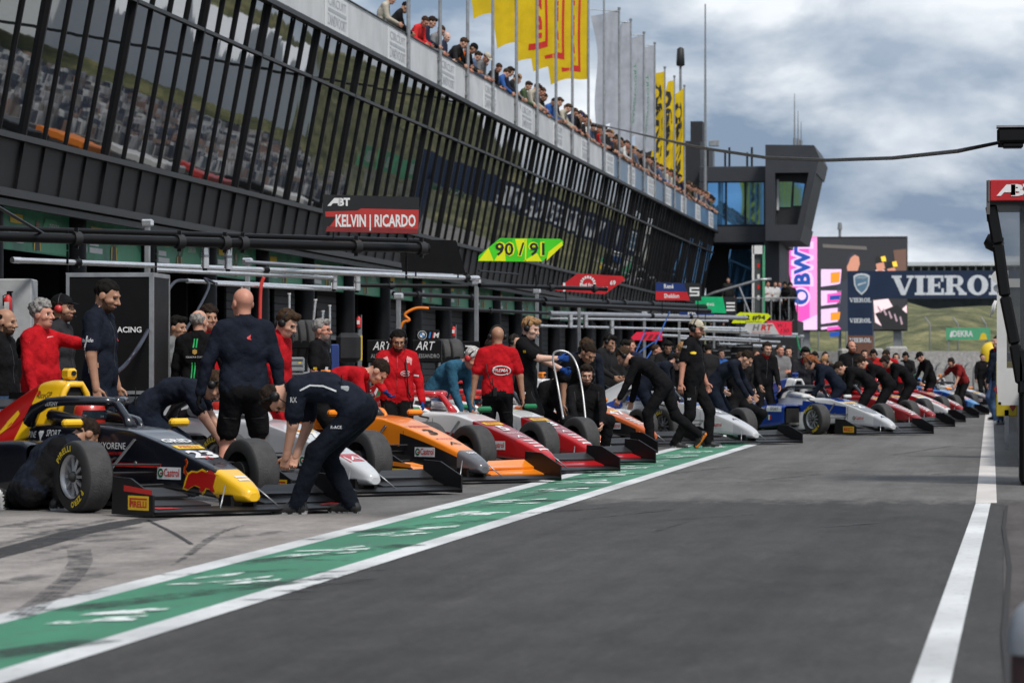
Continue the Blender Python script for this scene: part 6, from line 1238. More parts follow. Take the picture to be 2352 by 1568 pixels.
hose('orange coiled hose above the headset man', [(985, 708, 58), (955, 708, 58), (930, 722, 58), (940, 735, 58), (925, 742, 58), (912, 775, 58)], .024, mOrg)
for i, (pts) in enumerate([[(1545, 700, 88), (1500, 800, 86), (1470, 840, 85)], [(1485, 755, 86), (1478, 770, 86), (1455, 820, 85), (1440, 850, 85)], [(1520, 775, 88), (1480, 800, 87), (1440, 835, 86)], [(1440, 800, 86), (1480, 830, 86), (1540, 812, 87), (1600, 785, 88)]]): hose(['steep blue hose right of the striped stack', 'blue looped hose beside the striped stack', 'short slack blue hose near the red board', 'long drooping blue hose near the red board'][i], pts, .016, mHoseB)
hose('thin green hose at the far right of the gantries', [(1830, 770, 120), (1836, 800, 120), (1850, 815, 120), (1862, 800, 120)], .03, M('hose_green', (.01, .25, .1), .5))
# hanging straps and chain on the near boom
for px, y0, y1, D in ((155, 528, 640, 43), (358, 540, 642, 44), (933, 560, 645, 46)):
    a, b = at_d(px, y0, D), at_d(px, y1, D); mb = MB(); n = 7
    for i in range(n): p = a+(b-a)*(i/n); mb.bar(p, p+(b-a)*(.9/n), .03, .012, mBlkM, .004)
    tag(mb.build('strap'), {155: 'leftmost black strap hanging from the thick boom', 358: 'middle black strap hanging from the thick boom', 933: 'rightmost dark chain hanging under the thick boom end'}[px], 'strap')
# --- name boards: flat printed boards on two stems
def board_px(name, lab, outline, D, m, draw, stems=(), th=.02, zb=None, cat='sign'):
    cx = sum(p[0] for p in outline)/len(outline); cy = sum(p[1] for p in outline)/len(outline); o = at_d(cx, cy, D); k = D/FPX; u, v = RT, Vector((0, 0, 1)); mb = MB()
    L = lambda x, y: ((x-cx)*k, (cy-y)*k)
    mb.prism([L(x, y) for x, y in outline][::-1] if area(outline) > 0 else [L(x, y) for x, y in outline], o, u, v, th, m, mCarb)
    fo = o-Vector(u).cross(v)*(-th/2)
    draw(mb, fo, u, v, L, k)
    for px, y0, y1 in stems: mb.cyl(o+u*((px-cx)*k)+v*((cy-y0)*k), o+u*((px-cx)*k)+v*((cy-y1)*k), .012, mBlkM, n=8)
    return tag(mb.build(name), lab, cat)
def area(p): return sum(p[i-1][0]*p[i][1]-p[i][0]*p[i-1][1] for i in range(len(p)))
def pl(mb, fo, u, v, L, pts, m, l=.002):
    q_ = [L(*p) for p in pts]
    if sum(q_[i-1][0]*q_[i][1]-q_[i][0]*q_[i-1][1] for i in range(len(q_))) < 0: q_ = q_[::-1]
    mb.flat(q_, fo, u, v, m, l)
def tx(mb, fo, u, v, L, s, x0, x1, yb, hpx, k, m, bold=.02, shear=0, l=.004):
    a = L(x0, yb); w = (x1-x0)*k; mb.text(s, fo+u*a[0]+v*a[1], u, v, hpx*k, m, bold, shear, w, 'L', l)
mRedB = M('board_red', (.42, .03, .025), .4, var=.15, vs_=3); mRedD = M('board_dark_red', (.20, .02, .02), .4)
def d1(mb, f, u, v, L, k):
    pl(mb, f, u, v, L, [(747, 486), (820, 484), (830, 479), (962, 482), (960, 537), (748, 532), (765, 510), (772, 498), (748, 498)], mRedB); pl(mb, f, u, v, L, [(752, 520), (960, 526), (960, 537), (748, 532)], mRedD, .003)
    tx(mb, f, u, v, L, 'KELVIN | RICARDO', 771, 955, 520, 26, k, mWht, .03); tx(mb, f, u, v, L, 'BT', 778, 804, 472, 16, k, mWht, .05)
    pl(mb, f, u, v, L, [(752, 473), (768, 455), (782, 455), (782, 472), (776, 472), (776, 467), (765, 467), (760, 473)], mWht, .004)
board_px('name_board', 'black and red board reading KELVIN RICARDO above the thick boom', [(742, 447), (963, 453), (961, 538), (741, 532)], 45.5, M('board_black', (.012, .012, .013), .35), d1, [(766, 530, 550), (936, 535, 556)])
mGr, mYe = M('board_green', (.06, .60, .01), .4, var=.1), M('board_yellow', (.75, .80, .0), .4, var=.05)
def c7(x, y): return ((880+x/3.459)*.91875, (560+y/3.459)*.91875)
def d2(mb, f, u, v, L, k):
    for t in ([(1092, 318), (1180, 205), (1225, 318)], [(1230, 318), (1270, 250), (1320, 200), (1330, 322)], [(1410, 130), (1500, 128), (1440, 260)], [(1680, 318), (1700, 240), (1815, 150), (1822, 185)], [(1640, 322), (1480, 322), (1600, 250)], [(1500, 128), (1512, 128), (1505, 322), (1494, 322)]): pl(mb, f, u, v, L, [c7(*p) for p in t], mYe, .003)
    for t in ([(1290, 130), (1390, 130), (1360, 200), (1230, 190)], [(1560, 130), (1620, 130), (1660, 200), (1540, 240)]): pl(mb, f, u, v, L, [c7(*p) for p in t], M('board_mid_green', (.02, .45, .02), .4), .0035)
    a = c7(1240, 268); b = c7(1665, 268); h = (c7(0, 268)[1]-c7(0, 166)[1]); tx(mb, f, u, v, L, '90 / 91', a[0], b[0], a[1], h, k, mYe, .075, 0, .005); tx(mb, f, u, v, L, '90 / 91', a[0], b[0], a[1], h, k, mBlk, .02, 0, .007)
board_px('number_board', 'bright green and yellow slanted board reading 90 / 91', [c7(*p) for p in ((1090, 322), (1096, 275), (1280, 122), (1800, 128), (1828, 150), (1824, 185), (1640, 326))], 57, mGr, d2, [(c7(1592, 0)[0], 652-22, 662)])
def d3(mb, f, u, v, L, k):
    tx(mb, f, u, v, L, '69', c7(2230, 0)[0], c7(2280, 0)[0], c7(0, 525)[1], 9.5, k, mWht, .03); tx(mb, f, u, v, L, 'Emil Frey', c7(1970, 0)[0], c7(2110, 0)[0], c7(0, 540)[1], 7, k, mWht, .03)
    x, y = c7(1835, 545); pl(mb, f, u, v, L, [(x-10, y-2.5), (x+10, y-2.5), (x+10, y+2.5), (x-10, y+2.5)], mWht, .004); pl(mb, f, u, v, L, [(x-2.5, y-10), (x+2.5, y-10), (x+2.5, y+10), (x-2.5, y+10)], mWht, .005)
    x, y = c7(2040, 515)
    for i in range(9): an = PI*i/8; c, s = math.cos(an), math.sin(an); pl(mb, f, u, v, L, [(x+c*12-s*2, y-s*12-c*2), (x+c*18-s*2, y-s*18-c*2), (x+c*18+s*2, y-s*18+c*2), (x+c*12+s*2, y-s*12+c*2)], mWht, .004+.0002*i)
    tx(mb, f, u, v, L, '14', c7(2170, 0)[0], c7(2215, 0)[0], c7(0, 578)[1], 9, k, mWht, .03)
board_px('number_board', 'red slanted board with white cross and cogwheel emblem', [(1274, 667), (1326, 628), (1430, 634), (1436, 642), (1389, 676)], 67, M('board_bright_red', (.50, .01, .015), .35), d3, [(1300, 668, 690), (1385, 674, 692)])
def d4(mb, f, u, v, L, k):
    pl(mb, f, u, v, L, [(1506, 649), (1571, 651), (1578, 670), (1506, 669)], M('board_royal', (.005, .025, .14), .35), .002); pl(mb, f, u, v, L, [(1506, 669), (1578, 670), (1585, 690), (1506, 689)], M('board_bright_red', None), .003)
    tx(mb, f, u, v, L, 'René', 1525, 1547, 662, 9.5, k, mWht, .02); tx(mb, f, u, v, L, 'Sheldon', 1525, 1560, 684, 9.5, k, mWht, .02)
    for i in range(3): pl(mb, f, u, v, L, [(1584, 660+i*8), (1606, 660+i*8), (1606, 664+i*8), (1584, 664+i*8)], mWht, .004)
    pl(mb, f, u, v, L, [(1584, 660), (1588, 660), (1588, 672), (1584, 672)], mWht, .0045); pl(mb, f, u, v, L, [(1602, 668), (1606, 668), (1606, 680), (1602, 680)], mWht, .0045)
board_px('name_board', 'blue, red and black board reading René and Sheldon', [(1505, 647), (1611, 651), (1611, 691), (1505, 689)], 80, M('board_black', None), d4, [(1521, 690, 722), (1603, 690, 735)])
def d5(mb, f, u, v, L, k):
    pl(mb, f, u, v, L, [(1597, 681), (1660, 682), (1668, 719), (1597, 717)], M('board_emerald', (.0, .42, .15), .35), .002); tx(mb, f, u, v, L, 'JNG', 1622, 1640, 702, 6, k, mWht, .02)
    for i in range(3): pl(mb, f, u, v, L, [(1668, 694+i*8), (1688, 694+i*8), (1688, 698+i*8), (1668, 698+i*8)], mWht, .004)
board_px('name_board', 'emerald green and black board behind the thick black boom', [(1596, 680), (1692, 682), (1692, 721), (1596, 719)], 89, M('board_black', None), d5, [(1620, 719, 735)])
board_px('name_board', 'narrow blue board half hidden under the emerald one', [(1560, 714), (1640, 716), (1640, 724), (1560, 723)], 92, M('board_royal', None), lambda mb, f, u, v, L, k: tx(mb, f, u, v, L, 'PR', 1580, 1600, 722, 6, k, mWht, .02))
board_px('number_board', 'acid yellow slanted board reading #92 #94', [(1680, 742), (1692, 722), (1700, 717), (1764, 720), (1771, 726), (1752, 742)], 100, M('board_acid', (.62, .72, .0), .4), lambda mb, f, u, v, L, k: (tx(mb, f, u, v, L, '#92 #94', 1692, 1758, 734, 10, k, mBlk, .03), tx(mb, f, u, v, L, 'MANTHEY', 1712, 1750, 741, 4, k, mBlk, .0)), [(1700, 740, 765)])
board_px('team_board', 'pale grey slanted board reading HRT in red', [(1700, 766), (1716, 741), (1775, 742), (1790, 768)], 112, M('board_grey', (.45, .45, .45), .5), lambda mb, f, u, v, L, k: (tx(mb, f, u, v, L, 'H', 1728, 1745, 758, 12, k, M('hrt_grey', (.15, .15, .15), .5), .05, .2), tx(mb, f, u, v, L, 'RT', 1747, 1775, 758, 12, k, mPirR, .05, .2), tx(mb, f, u, v, L, 'RACING TEAM', 1728, 1770, 765, 3.5, k, mPirR, .0)), [(1745, 766, 785)])
board_px('team_board', 'pinkish red board with black handwriting beside the grey one', [(1758, 736), (1819, 738), (1819, 769), (1786, 768), (1768, 746)], 118, M('board_pinkred', (.80, .015, .06), .45), lambda mb, f, u, v, L, k: (tx(mb, f, u, v, L, 'W.1', 1786, 1806, 751, 8, k, mBlk, .0, .2), tx(mb, f, u, v, L, '130', 1793, 1812, 763, 8, k, mBlk, .0, .2)), [(1800, 769, 775)])
board_px('team_board', 'pinkish red board among the blue hoses', [(1449, 775), (1462, 762), (1521, 761), (1521, 782), (1455, 781)], 90, M('board_pinkred', None), lambda mb, f, u, v, L, k: [pl(mb, f, u, v, L, [(1480+i*14, 768), (1488+i*14, 768), (1480+i*14, 779), (1472+i*14, 779)], mRedD, .003) for i in range(3)], [(1490, 781, 800)])
board_px('visor_panel', 'blank black slanted panel on the end of the polished boom', [(915, 549), (1048, 552), (1070, 630), (924, 624)], 50.2, mCase, lambda *a_: None, [(955, 622, 634), (1052, 628, 638)], cat='panel')
# --- equipment behind the cars
def boxpx(name, lab, x0, x1, y0, y1, D, depth, m, cat, draw=None, bev=.015, group=None, rot=0.0):
    p = ground_d((x0+x1)/2, D); w = (x1-x0)*D/FPX; z1, z0 = hgt(y0, D), max(0, hgt(y1, D)); mb = MB(); mb.box((0, depth/2, (z0+z1)/2), (w, depth, z1-z0), m, bev=bev)
    if draw: draw(mb, w, z0, z1)
    return tag(mb.build(name, None, (p.x, p.y, 0), TH+math.radians(rot)), lab, cat, group)
def fcase(mb, w, z0, z1):
    e = .035
    for x in (-w/2+e/2, w/2-e/2): mb.box((x, -.004, (z0+z1)/2), (e, .012, z1-z0+.01), mSteel)
    for z in (z0+e/2, z1-e/2): mb.box((0, -.003, z), (w, .012, e), mSteel)
    for y in (.02, .83): mb.box((w/2+.003, y, (z0+z1)/2), (.012, e, z1-z0+.01), mSteel)
    mb.box((w/2+.003, .42, z1-e/2), (.012, .8, e), mSteel); mb.box((0, .42, z1+.003), (w+.01, .85, .012), mSteel)
    mb.text('RACING', (.04, -.003, hgt(763, 36)), (1, 0, 0), (0, 0, 1), .055, mWht, .02, width=.30, align='L', lift=.006)
boxpx('flight_case', 'tall black flight case with aluminium edges reading RACING', 150, 352, 628, 905, 36, .86, mCase, 'case', fcase, rot=-6)
boxpx('cabinet', 'white metal cabinet at the left edge behind the crew', -30, 72, 640, 870, 45, .6, M('cabinet_white', (.34, .35, .36), .5), 'cabinet')
def exting(px, y0, y1, D, lab):
    p = ground_d(px, D); z1, z0 = hgt(y0, D), hgt(y1, D); h = z1-z0; r = h*.17
    t = thing('fire_extinguisher', lab, 'fire extinguisher', (p.x, p.y, 0), 0, 'red fire extinguishers')
    MB().lathe([(z0, r*.9), (z0+h*.05, r), (z0+h*.7, r), (z0+h*.8, r*.5), (z0+h*.85, r*.3)], mRed, n=16).flat([(-r*.6, z0+h*.25), (r*.6, z0+h*.25), (r*.6, z0+h*.55), (-r*.6, z0+h*.55)], (0, -r*1.02, 0), (1, 0, 0), (0, 0, 1), mWht).build('cylinder', t)
    MB().box((0, 0, z0+h*.9), (r*.5, r*.5, h*.1), mBlkM).box((r*.5, 0, z0+h*.96), (r*1.6, r*.3, h*.05), mBlkM).tube([(0, 0, z0+h*.88), (-r*1.2, 0, z0+h*.8), (-r*1.15, 0, z0+h*.4)], r*.14, mBlkM, 6).build('valve', t)
    if z0 > .15: MB().box((0, r+.03, (z0+z1)/2), (.05, .03, h), mBlkM).box((0, r+.06, z1/2), (.06, .05, z1), mMast).build('bracket', t)
for e_ in ((18, 668, 725, 43, 'red extinguisher beside the white cabinet at the left edge'), (824, 722, 752, 56, 'red extinguisher behind the dark grey equipment box'), (1042, 745, 772, 60, 'red extinguisher beside the trolley hoops'), (1395, 762, 790, 80, 'red extinguisher near the blue hoses'), (352, 700, 726, 50, 'red extinguisher just right of the flight case')): exting(*e_)
def tyre_rack(lab, x0, x1, y0, y1, D, n=5, cart=True):
    p = ground_d((x0+x1)/2, D); w = (x1-x0)*D/FPX; z1 = hgt(y0, D); z0 = hgt(y1, D); r = .27
    t = thing('tyre_trolley', lab, 'trolley', (p.x, p.y, 0), TH, 'tyre trolleys')
    for i in range(n):
        x = -w/2+(i+.5)*w/n; MB().lathe([(-.10, r*.6), (-.11, r*.9), (-.08, r), (.08, r), (.11, r*.9), (.10, r*.6)], mTread, (x, .25, z1-r), (1, .35, 0), 24, [mSide_, mSide_, mTread, mSide_, mSide_]).cyl((x-.04, .25, z1-r), (x+.04, .26, z1-r), r*.6, mRimD, n=18).build('tyre', t)
    mb = MB(); mb.box((0, .0, (z0+z1-.28)/2), (w+.1, .05, max(.1, z1-.28-z0)), mCase, bev=.01); mb.build('panel', t); mb = MB()
    for x in (-w/2, w/2):
        for y in (.02, .48): mb.cyl((x, y, .05), (x, y, z1-.3), .02, mSteel, n=8)
        mb.cyl((x, .02, .3), (x, .48, .3), .018, mSteel, n=8)
        for y in (.02, .48): mb.cyl((x-.02, y, .06), (x+.02, y, .06), .06, mBlkM, n=12)
    mb.cyl((-w/2, .02, .3), (w/2, .02, .3), .018, mSteel, n=8); mb.build('frame', t); return t
tyre_rack('trolley of slick tyres right of the red overalls', 642, 738, 734, 800, 47)
tyre_rack('trolley of tyres beside the ART box', 1012, 1050, 778, 850, 56, 2)
tyre_rack('tyre trolley left of the flight case partly hidden', 45, 110, 770, 880, 42, 3)
tyre_rack('tyre trolley right of the flight case edge', 372, 402, 770, 860, 44, 2)
boxpx('equipment_box', 'dark grey rounded equipment box with yellow strip on its side', 772, 828, 764, 832, 46, .5, mCarb2, 'box', lambda mb, w, z0, z1: mb.box((w/2+.005, .2, (z0+z1)/2), (.02, .06, z1-z0-.06), mYel), .06)
boxpx('crate', 'grey plastic crate with a yellow tag', 661, 696, 820, 853, 44, .35, M('crate_grey', (.25, .26, .27), .6), 'crate', lambda mb, w, z0, z1: [mb.box((0, -.006, z), (w+.02, .02, .02), M('crate_rim', (.2, .21, .22), .6)) for z in (z0+.02, z1-.02, (z0+z1)/2)]+[mb.flat([(.04, z1-.09), (.07, z1-.09), (.07, z1-.06), (.04, z1-.06)], (0, -.004, 0), (1, 0, 0), (0, 0, 1), mYel)])
boxpx('work_table', 'low steel table under the grey crate', 610, 780, 854, 862, 44, .5, mSteel, 'table', lambda mb, w, z0, z1: [mb.cyl((x, y, 0), (x, y, z0), .02, mSteel, n=8) for x in (-w/2+.05, w/2-.05) for y in (.05, .45)])
boxpx('blue_post', 'blue upright padded post beside the grey haired man', 759, 778, 790, 900, 43, .1, M('post_blue', (.012, .035, .16), .6), 'post')
def art_(mb, w, z0, z1):
    mb.text('ART', (-.02, -.003, z0+(z1-z0)*.55), (1, 0, 0), (0, 0, 1), .13, mWht, .0, .3, width=.30, lift=.006); mb.text('ALESSANDRO', (0, -.003, z0+(z1-z0)*.2), (1, 0, 0), (0, 0, 1), .06, M('print_dim', (.3, .3, .3), .5), 0, width=.40, lift=.006)
    for x in (-w/2+.04, w/2-.04): mb.cyl((x, .05, 0), (x, .05, z0), .02, mSteel, n=8).cyl((x, .45, 0), (x, .45, z0), .02, mSteel, n=8)
boxpx('tool_cart', 'black cart reading ART just right of the red headset man', 946, 1014, 780, 832, 54, .5, mCase, 'cart', art_, group='black carts')
boxpx('tool_cart', 'black cart reading ART left of the red headset man', 842, 920, 780, 832, 55, .5, mCase, 'cart', art_, group='black carts')
boxpx('team_banner', 'black upright banner reading ERT SPORT in white', 1028, 1102, 783, 845, 60, .06, mCase, 'panel', lambda mb, w, z0, z1: (mb.text('ERT', (-.02, -.003, z1-.2), (1, 0, 0), (0, 0, 1), .12, mWht, .02, width=.34, lift=.006), mb.text('SPORT', (.0, -.003, z1-.42), (1, 0, 0), (0, 0, 1), .12, mWht, .02, width=.46, lift=.006)))
def bmw_(mb, w, z0, z1):
    c = Vector((-w*.22, -.004, (z0+z1)/2)); u, v = (1, 0, 0), (0, 0, 1); mb.flat(circ(.075, 24), c, u, v, mWht, .002); mb.flat(circ(.068, 24), c, u, v, mBlk, .004); mb.flat(circ(.045, 24), c, u, v, mWht, .006)
    for a0 in (0, PI): mb.flat([(0, 0)]+circ(.043, 6, 0, 0, a0+PI/2, a0+PI)+[(.043*math.cos(a0+PI), .043*math.sin(a0+PI))], c, u, v, M('roundel_blue', (.03, .2, .5), .4), .008)
    for i, m in enumerate((M('roundel_blue', None), C_['navy'], mPirR)): mb.flat([(.02+i*.03, -.05), (.045+i*.03, -.05), (.065+i*.03, .05), (.04+i*.03, .05)], Vector((0, -.004, (z0+z1)/2)), u, v, m, .003)
    mb.text('M', (.15, -.004, (z0+z1)/2-.04), u, v, .08, mWht, .02, .2, lift=.004)
boxpx('tool_chest', 'black chest with a blue and white roundel', 955, 1008, 757, 782, 58, .4, mCase, 'box', bmw_)
MB_ = MB()
def hoop(lab, x0, x1, y0, y1, D, y2):
    k = D/FPX; p = ground_d((x0+x1)/2, D); w = (x1-x0)*k; z1, z0, z2 = hgt(y0, D), hgt(y1, D), hgt(y2, D); mb = MB(); W2 = w*.62
    mb.tube([(-W2/2, 0, z0), (-W2/2, 0, z1-.04), (-W2/2+.04, 0, z1), (W2/2-.04, 0, z1), (W2/2, 0, z1-.04), (W2/2, 0, z0)], .016, mWPl, 8); mb.tube([(-w/2, .1, 0), (-w/2, .1, z2-.04), (-w/2+.04, .1, z2), (w/2-.04, .1, z2), (w/2, .1, z2-.04), (w/2, .1, 0)], .016, mWPl, 8); mb.cyl((-W2/2, 0, z0), (-W2/2, .1, z2-.01), .014, mWPl, n=8).cyl((W2/2, 0, z0), (W2/2, .1, z2-.01), .014, mWPl, n=8)
    tag(mb.build('trolley_frame'), lab, 'frame', 'white tube frames')
hoop('white tube hoop frame above the black tyre trolley', 989, 1036, 734, 760, 58, 752); hoop('white tube hoop frame left of the bald man in red vest', 1072, 1112, 740, 770, 62, 762); hoop('white tube frame left of the headset man', 895, 925, 752, 790, 59, 770)
P_ = [(1345, 964, 41.8), (1338, 900, 42.0), (1326, 842, 42.1), (1308, 812, 42.2), (1282, 806, 42.2), (1270, 822, 42.2), (1282, 890, 42.1), (1294, 962, 41.8)]
o_ = [at_d(*p) for p in P_]; pts = []
for i in range(len(o_)-1):
    p0, p1, p2, p3 = o_[max(0, i-1)], o_[i], o_[i+1], o_[min(len(o_)-1, i+2)]
    for s in range(6): t = s/6; pts.append(.5*(2*p1+(p2-p0)*t+(2*p0-5*p1+4*p2-p3)*t*t+(3*p1-p0-3*p2+p3)*t**3))
tag(MB().tube(pts+[o_[-1]], .0135, M('bar_aluminium', (.42, .42, .42), .35, .6), 8).build('bent_bar'), 'bent aluminium bar standing over a front wheel, held by blue gloves', 'bar')
mb = MB(); p = ground_d(1403, 70); 
for i in range(6): mb.box((0, 0, .06+i*.125), (.30-.02*(i % 2), .3, .12), (mWht, mWht, mRed, mWht, mCarb2, mWht)[i], bev=.02)
mb.box((0, 0, .82), (.26, .26, .14), mRed, bev=.02).box((0, 0, 1.0), (.26, .26, .2), mWht, bev=.02); tag(mb.build('striped_stack', None, (p.x, p.y, 0), TH), 'red and white striped stack behind the curly haired man', 'barrier')
p = ground_d(1583, 75); mb = MB(); mb.box((0, 0, hgt(815, 75)), (.16, .05, .55), mWht, Matrix.Rotation(.15, 3, 'Y'), bev=.02); mb.box((0, -.028, hgt(803, 75)), (.15, .01, .14), mCasG, Matrix.Rotation(.15, 3, 'Y')); mb.box((0, -.03, hgt(815, 75)), (.15, .01, .12), mRed, Matrix.Rotation(.15, 3, 'Y')); mb.cyl((0, 0, 0), (0, 0, hgt(830, 75)), .02, mMast, n=8)
tag(mb.build('lollipop_sign', None, (p.x, p.y, 0), TH), 'small green, red and white paddle on a stick among the far crew', 'sign')
for i, (px, D, y0, lean_) in enumerate(((690, 49, 690, .10), (664, 52, 676, 0), (722, 47, 716, .06), (757, 55, 703, 0), (555, 51, 655, 0))):
    p = ground_d(px, D); z = hgt(y0, D); tag(MB().cyl((0, 0, 0), (z*lean_, 0, z), .022, mChr, n=10).cyl((z*lean_, 0, z), (z*lean_, 0, z+.02), .028, mWPl, n=10).build('steel_pole', None, (p.x, p.y, 0), TH), ['leaning steel pole right of the red overalls', 'upright steel pole before the first shutter', 'leaning pole close to the grey haired man', 'short upright pole behind the grey haired man', 'steel pole left of the bald head'][i], 'pole', 'steel poles behind the crew')
for i, (px, D, y0, y1, w) in enumerate(((1452, 92, 790, 850, 40), (1655, 105, 800, 850, 50), (1700, 118, 790, 845, 60), (1180, 66, 800, 850, 60), (1560, 100, 805, 850, 40))):
    boxpx('tool_cart', ['dark cart under the pinkish red board', 'dark cart behind the crouching man', 'dark far cart left of the standing headset man', 'dark cart behind the blond man', 'dark cart between the far crew'][i], px-w/2, px+w/2, y0, y1, D, .5, mCase, 'cart', lambda mb, w_, z0, z1: [mb.cyl((x, .1, 0), (x, .1, z0), .02, mSteel, n=8) for x in (-w_/2+.05, w_/2-.05)]+[mb.box((0, -.006, z0+(z1-z0)*f), (w_*.9, .012, .02), mSteel) for f in (.3, .6, .9)], group='black carts')
# ------------------------------------------------------------------ pit wall side
D = 33.0
mABT = M('abt_red', (.42, .012, .015), .35, var=.08)
st = thing('pit_wall_stand', 'pit wall command stand with red ABT fascia and clear side curtain', 'stand')
o = at_d(2268, 440, D); k = D/FPX; u, v = Vector((1, 0, 0)), Vector((0, 0, 1)); dep = Vector((0, 1, 0))
def pb(px, py, d=0.0): return at_d(2268, 784, D)+u*((px-2268)*k)+v*((784-py)*k)+dep*d
mb = MB(); R_ = Matrix((u, dep, v)).transposed()
def bx(x0, x1, y0, y1, d0, d1, m, bev=0.0): 
    a, b = pb(x0, y1, d0), pb(x1, y0, d1); mb.box((a+b)/2, (abs((x1-x0)*k), d1-d0, abs((y1-y0)*k)), m, R_, bev)
bx(2274, 2620, 413, 462, 0, 1.6, mABT, .01); mb.prism([(0, 0), (.001, 0), (.001, .2), (0, .2)], pb(2272, 462, .0), dep, v, .02, M('abt_side', (.10, .09, .09), .5)); bx(2266, 2274, 414, 492, .01, 1.58, M('abt_side', None)); bx(2274, 2620, 462, 470, .02, 1.58, mBlkM)
tw = (2352-2292)*k
tx2 = lambda s, x0, x1, yb, h, m, b: mb.text(s, pb(x0, yb, 0), u, v, h*k, m, b, 0, (x1-x0)*k, 'L', .006)
tx2('BT', 2322, 2385, 449, 24, mWht, .05); 
for q_ in ([(2289, 450), (2312, 424), (2332, 424), (2332, 449), (2322, 449), (2322, 442), (2306, 442), (2299, 450)],): mb.flat([((x-2289)*k, (450-y)*k) for x, y in q_][::-1], pb(2289, 450, 0), u, v, mWht, .006)
mb.build('fascia', st)
mb = MB(); P_ = [pb(2276, 470, .1), pb(2292, 560, .1), pb(2308, 680, .1), pb(2330, 790, .1), pb(2345, 880, .1)]
for i in range(4): mb.bar(P_[i], P_[i+1], .11, .10, mBlkM, .02)
mb.tube([pb(2350, 470, .8), pb(2352, 1000, .8)], .03, mBlkM, 8); mb.build('curtain_edge', st)
cm, t_, b_ = pbr('clear_vinyl'); b_.inputs['Base Color'].default_value = (.07, .075, .08, 1); b_.inputs['Roughness'].default_value = .18; b_.inputs['Alpha'].default_value = .62
nz = nd(t_, 'ShaderNodeTexNoise'); nz.inputs['Scale'].default_value = 3; bp = nd(t_, 'ShaderNodeBump'); bp.inputs['Strength'].default_value = .9; t_.links.new(nz.outputs[0], bp.inputs['Height']); t_.links.new(bp.outputs[0], b_.inputs['Normal'])
mb = MB(); n = 8; ed = [pb(2280, 470, .12), pb(2296, 560, .12), pb(2313, 680, .12), pb(2334, 790, .12), pb(2348, 880, .12)]
for i in range(4): a, b = ed[i], ed[i+1]; mb.poly([a, b, b+u*1.4, a+u*1.4], cm)
mb.build('clear_curtain', st)
mb = MB(); bx(2350, 2600, 560, 880, 1.5, 1.55, mCarb2); mb.build('back_panel', st); mb = MB(); bx(2341, 2640, 880, 1112, .1, 1.5, mCase, .03); bx(2337, 2352, 800, 905, .05, .3, mBlkM, .02); bx(2345, 2640, 1112, 1118, .1, 1.5, mBlkM); mb.build('desk', st)
mb = MB(); mb.lathe([(-.09, .05), (-.05, .085), (.06, .085), (.09, .02)], mBlkM, pb(2284, 556, .2), (1, 0, -.5), 14); mb.bar(pb(2290, 545, .2), pb(2305, 560, .2), .03, .03, mBlkM); mb.tube([pb(2282, 505, .2), pb(2276, 520, .2), pb(2280, 540, .2)], .008, mBlkM, 6); mb.build('speaker', st)
# white board with clear window, next stand along the wall
D2 = 44.0; k2 = D2/FPX
def pb2(px, py, d=0.0): return at_d(2284, 784, D2)+u*((px-2284)*k2)+v*((784-py)*k2)+dep*d
wt = thing('pit_wall_screen', 'white framed windscreen panel with rounded window on the pit wall', 'screen'); mb = MB()
def pr2(pts, d, th, m): 
    o0 = pb2(2284, 784, d); q_ = [((x-2284)*k2, (784-y)*k2) for x, y in pts]; q_ = q_ if sum(q_[i-1][0]*q_[i][1]-q_[i][0]*q_[i-1][1] for i in range(len(q_))) > 0 else q_[::-1]; mb.prism(q_, o0, u, v, th, m)
pr2([(2290, 640), (2312, 640), (2312, 930), (2300, 930), (2292, 922), (2289, 880)], .0, .05, mWPl); pr2([(2312, 845), (2440, 845), (2440, 930), (2312, 930)], 0, .05, mWPl); pr2([(2312, 640), (2440, 640), (2440, 660), (2312, 660)], 0, .05, mWPl)
pr2([(2278, 632), (2284, 624), (2300, 620), (2316, 622), (2316, 652), (2290, 652), (2280, 644)], -.03, .09, mWPl); mb.cyl(pb2(2290, 662, -.04), pb2(2290, 662, .05), .045, mSteel, n=16).cyl(pb2(2296, 926, -.05), pb2(2296, 926, .06), .02, mBlkM, n=10); mb.tube([pb2(2286, 690, -.02), pb2(2280, 705, -.02), pb2(2275, 728, -.02)], [.012, .02, .006], mWPl, 6); mb.tube([pb2(2288, 690, -.03), pb2(2284, 708, -.03), pb2(2280, 722, -.03)], [.012, .018, .006], mWPl, 6); mb.build('panel', wt)
mb = MB(); pr2([(2312, 660), (2440, 660), (2440, 845), (2312, 845)], .01, .008, cm); mb.build('window', wt); mb = MB(); mb.bar(pb2(2345, 932, .02), Vector((pb2(2345, 932).x, pb2(2345, 932).y, 0)), .08, .08, mSteel); mb.build('leg', wt)
D3 = 50.0; k3 = D3/FPX; o = at_d(2312, 893, D3); mb = MB(); mb.box(o, (48*k3, .06, 126*k3), M('board_ochre', (.42, .32, .01), .5, var=.1), R_, .01)
for dx, dy in ((-22, 0), (14, -40), (14, 40)): mb.flat([((dx+a_)*k3, (dy+b_)*k3) for a_, b_ in ((-8, 0), (0, -12), (8, 0), (0, 12))], o-dep*.031, u, v, mRedD, .003)
mb.bar(o-v*.3, Vector((o.x, o.y, 0))+u*.0, .06, .06, mSteel); tag(mb.build('warning_board'), 'ochre yellow board with dark red diamonds on the pit wall', 'board')
tag(MB().box((.52, 95, .5), (.3, 110, 1.0), mConc).build('pit_wall'), 'concrete pit wall along the right edge', 'wall')
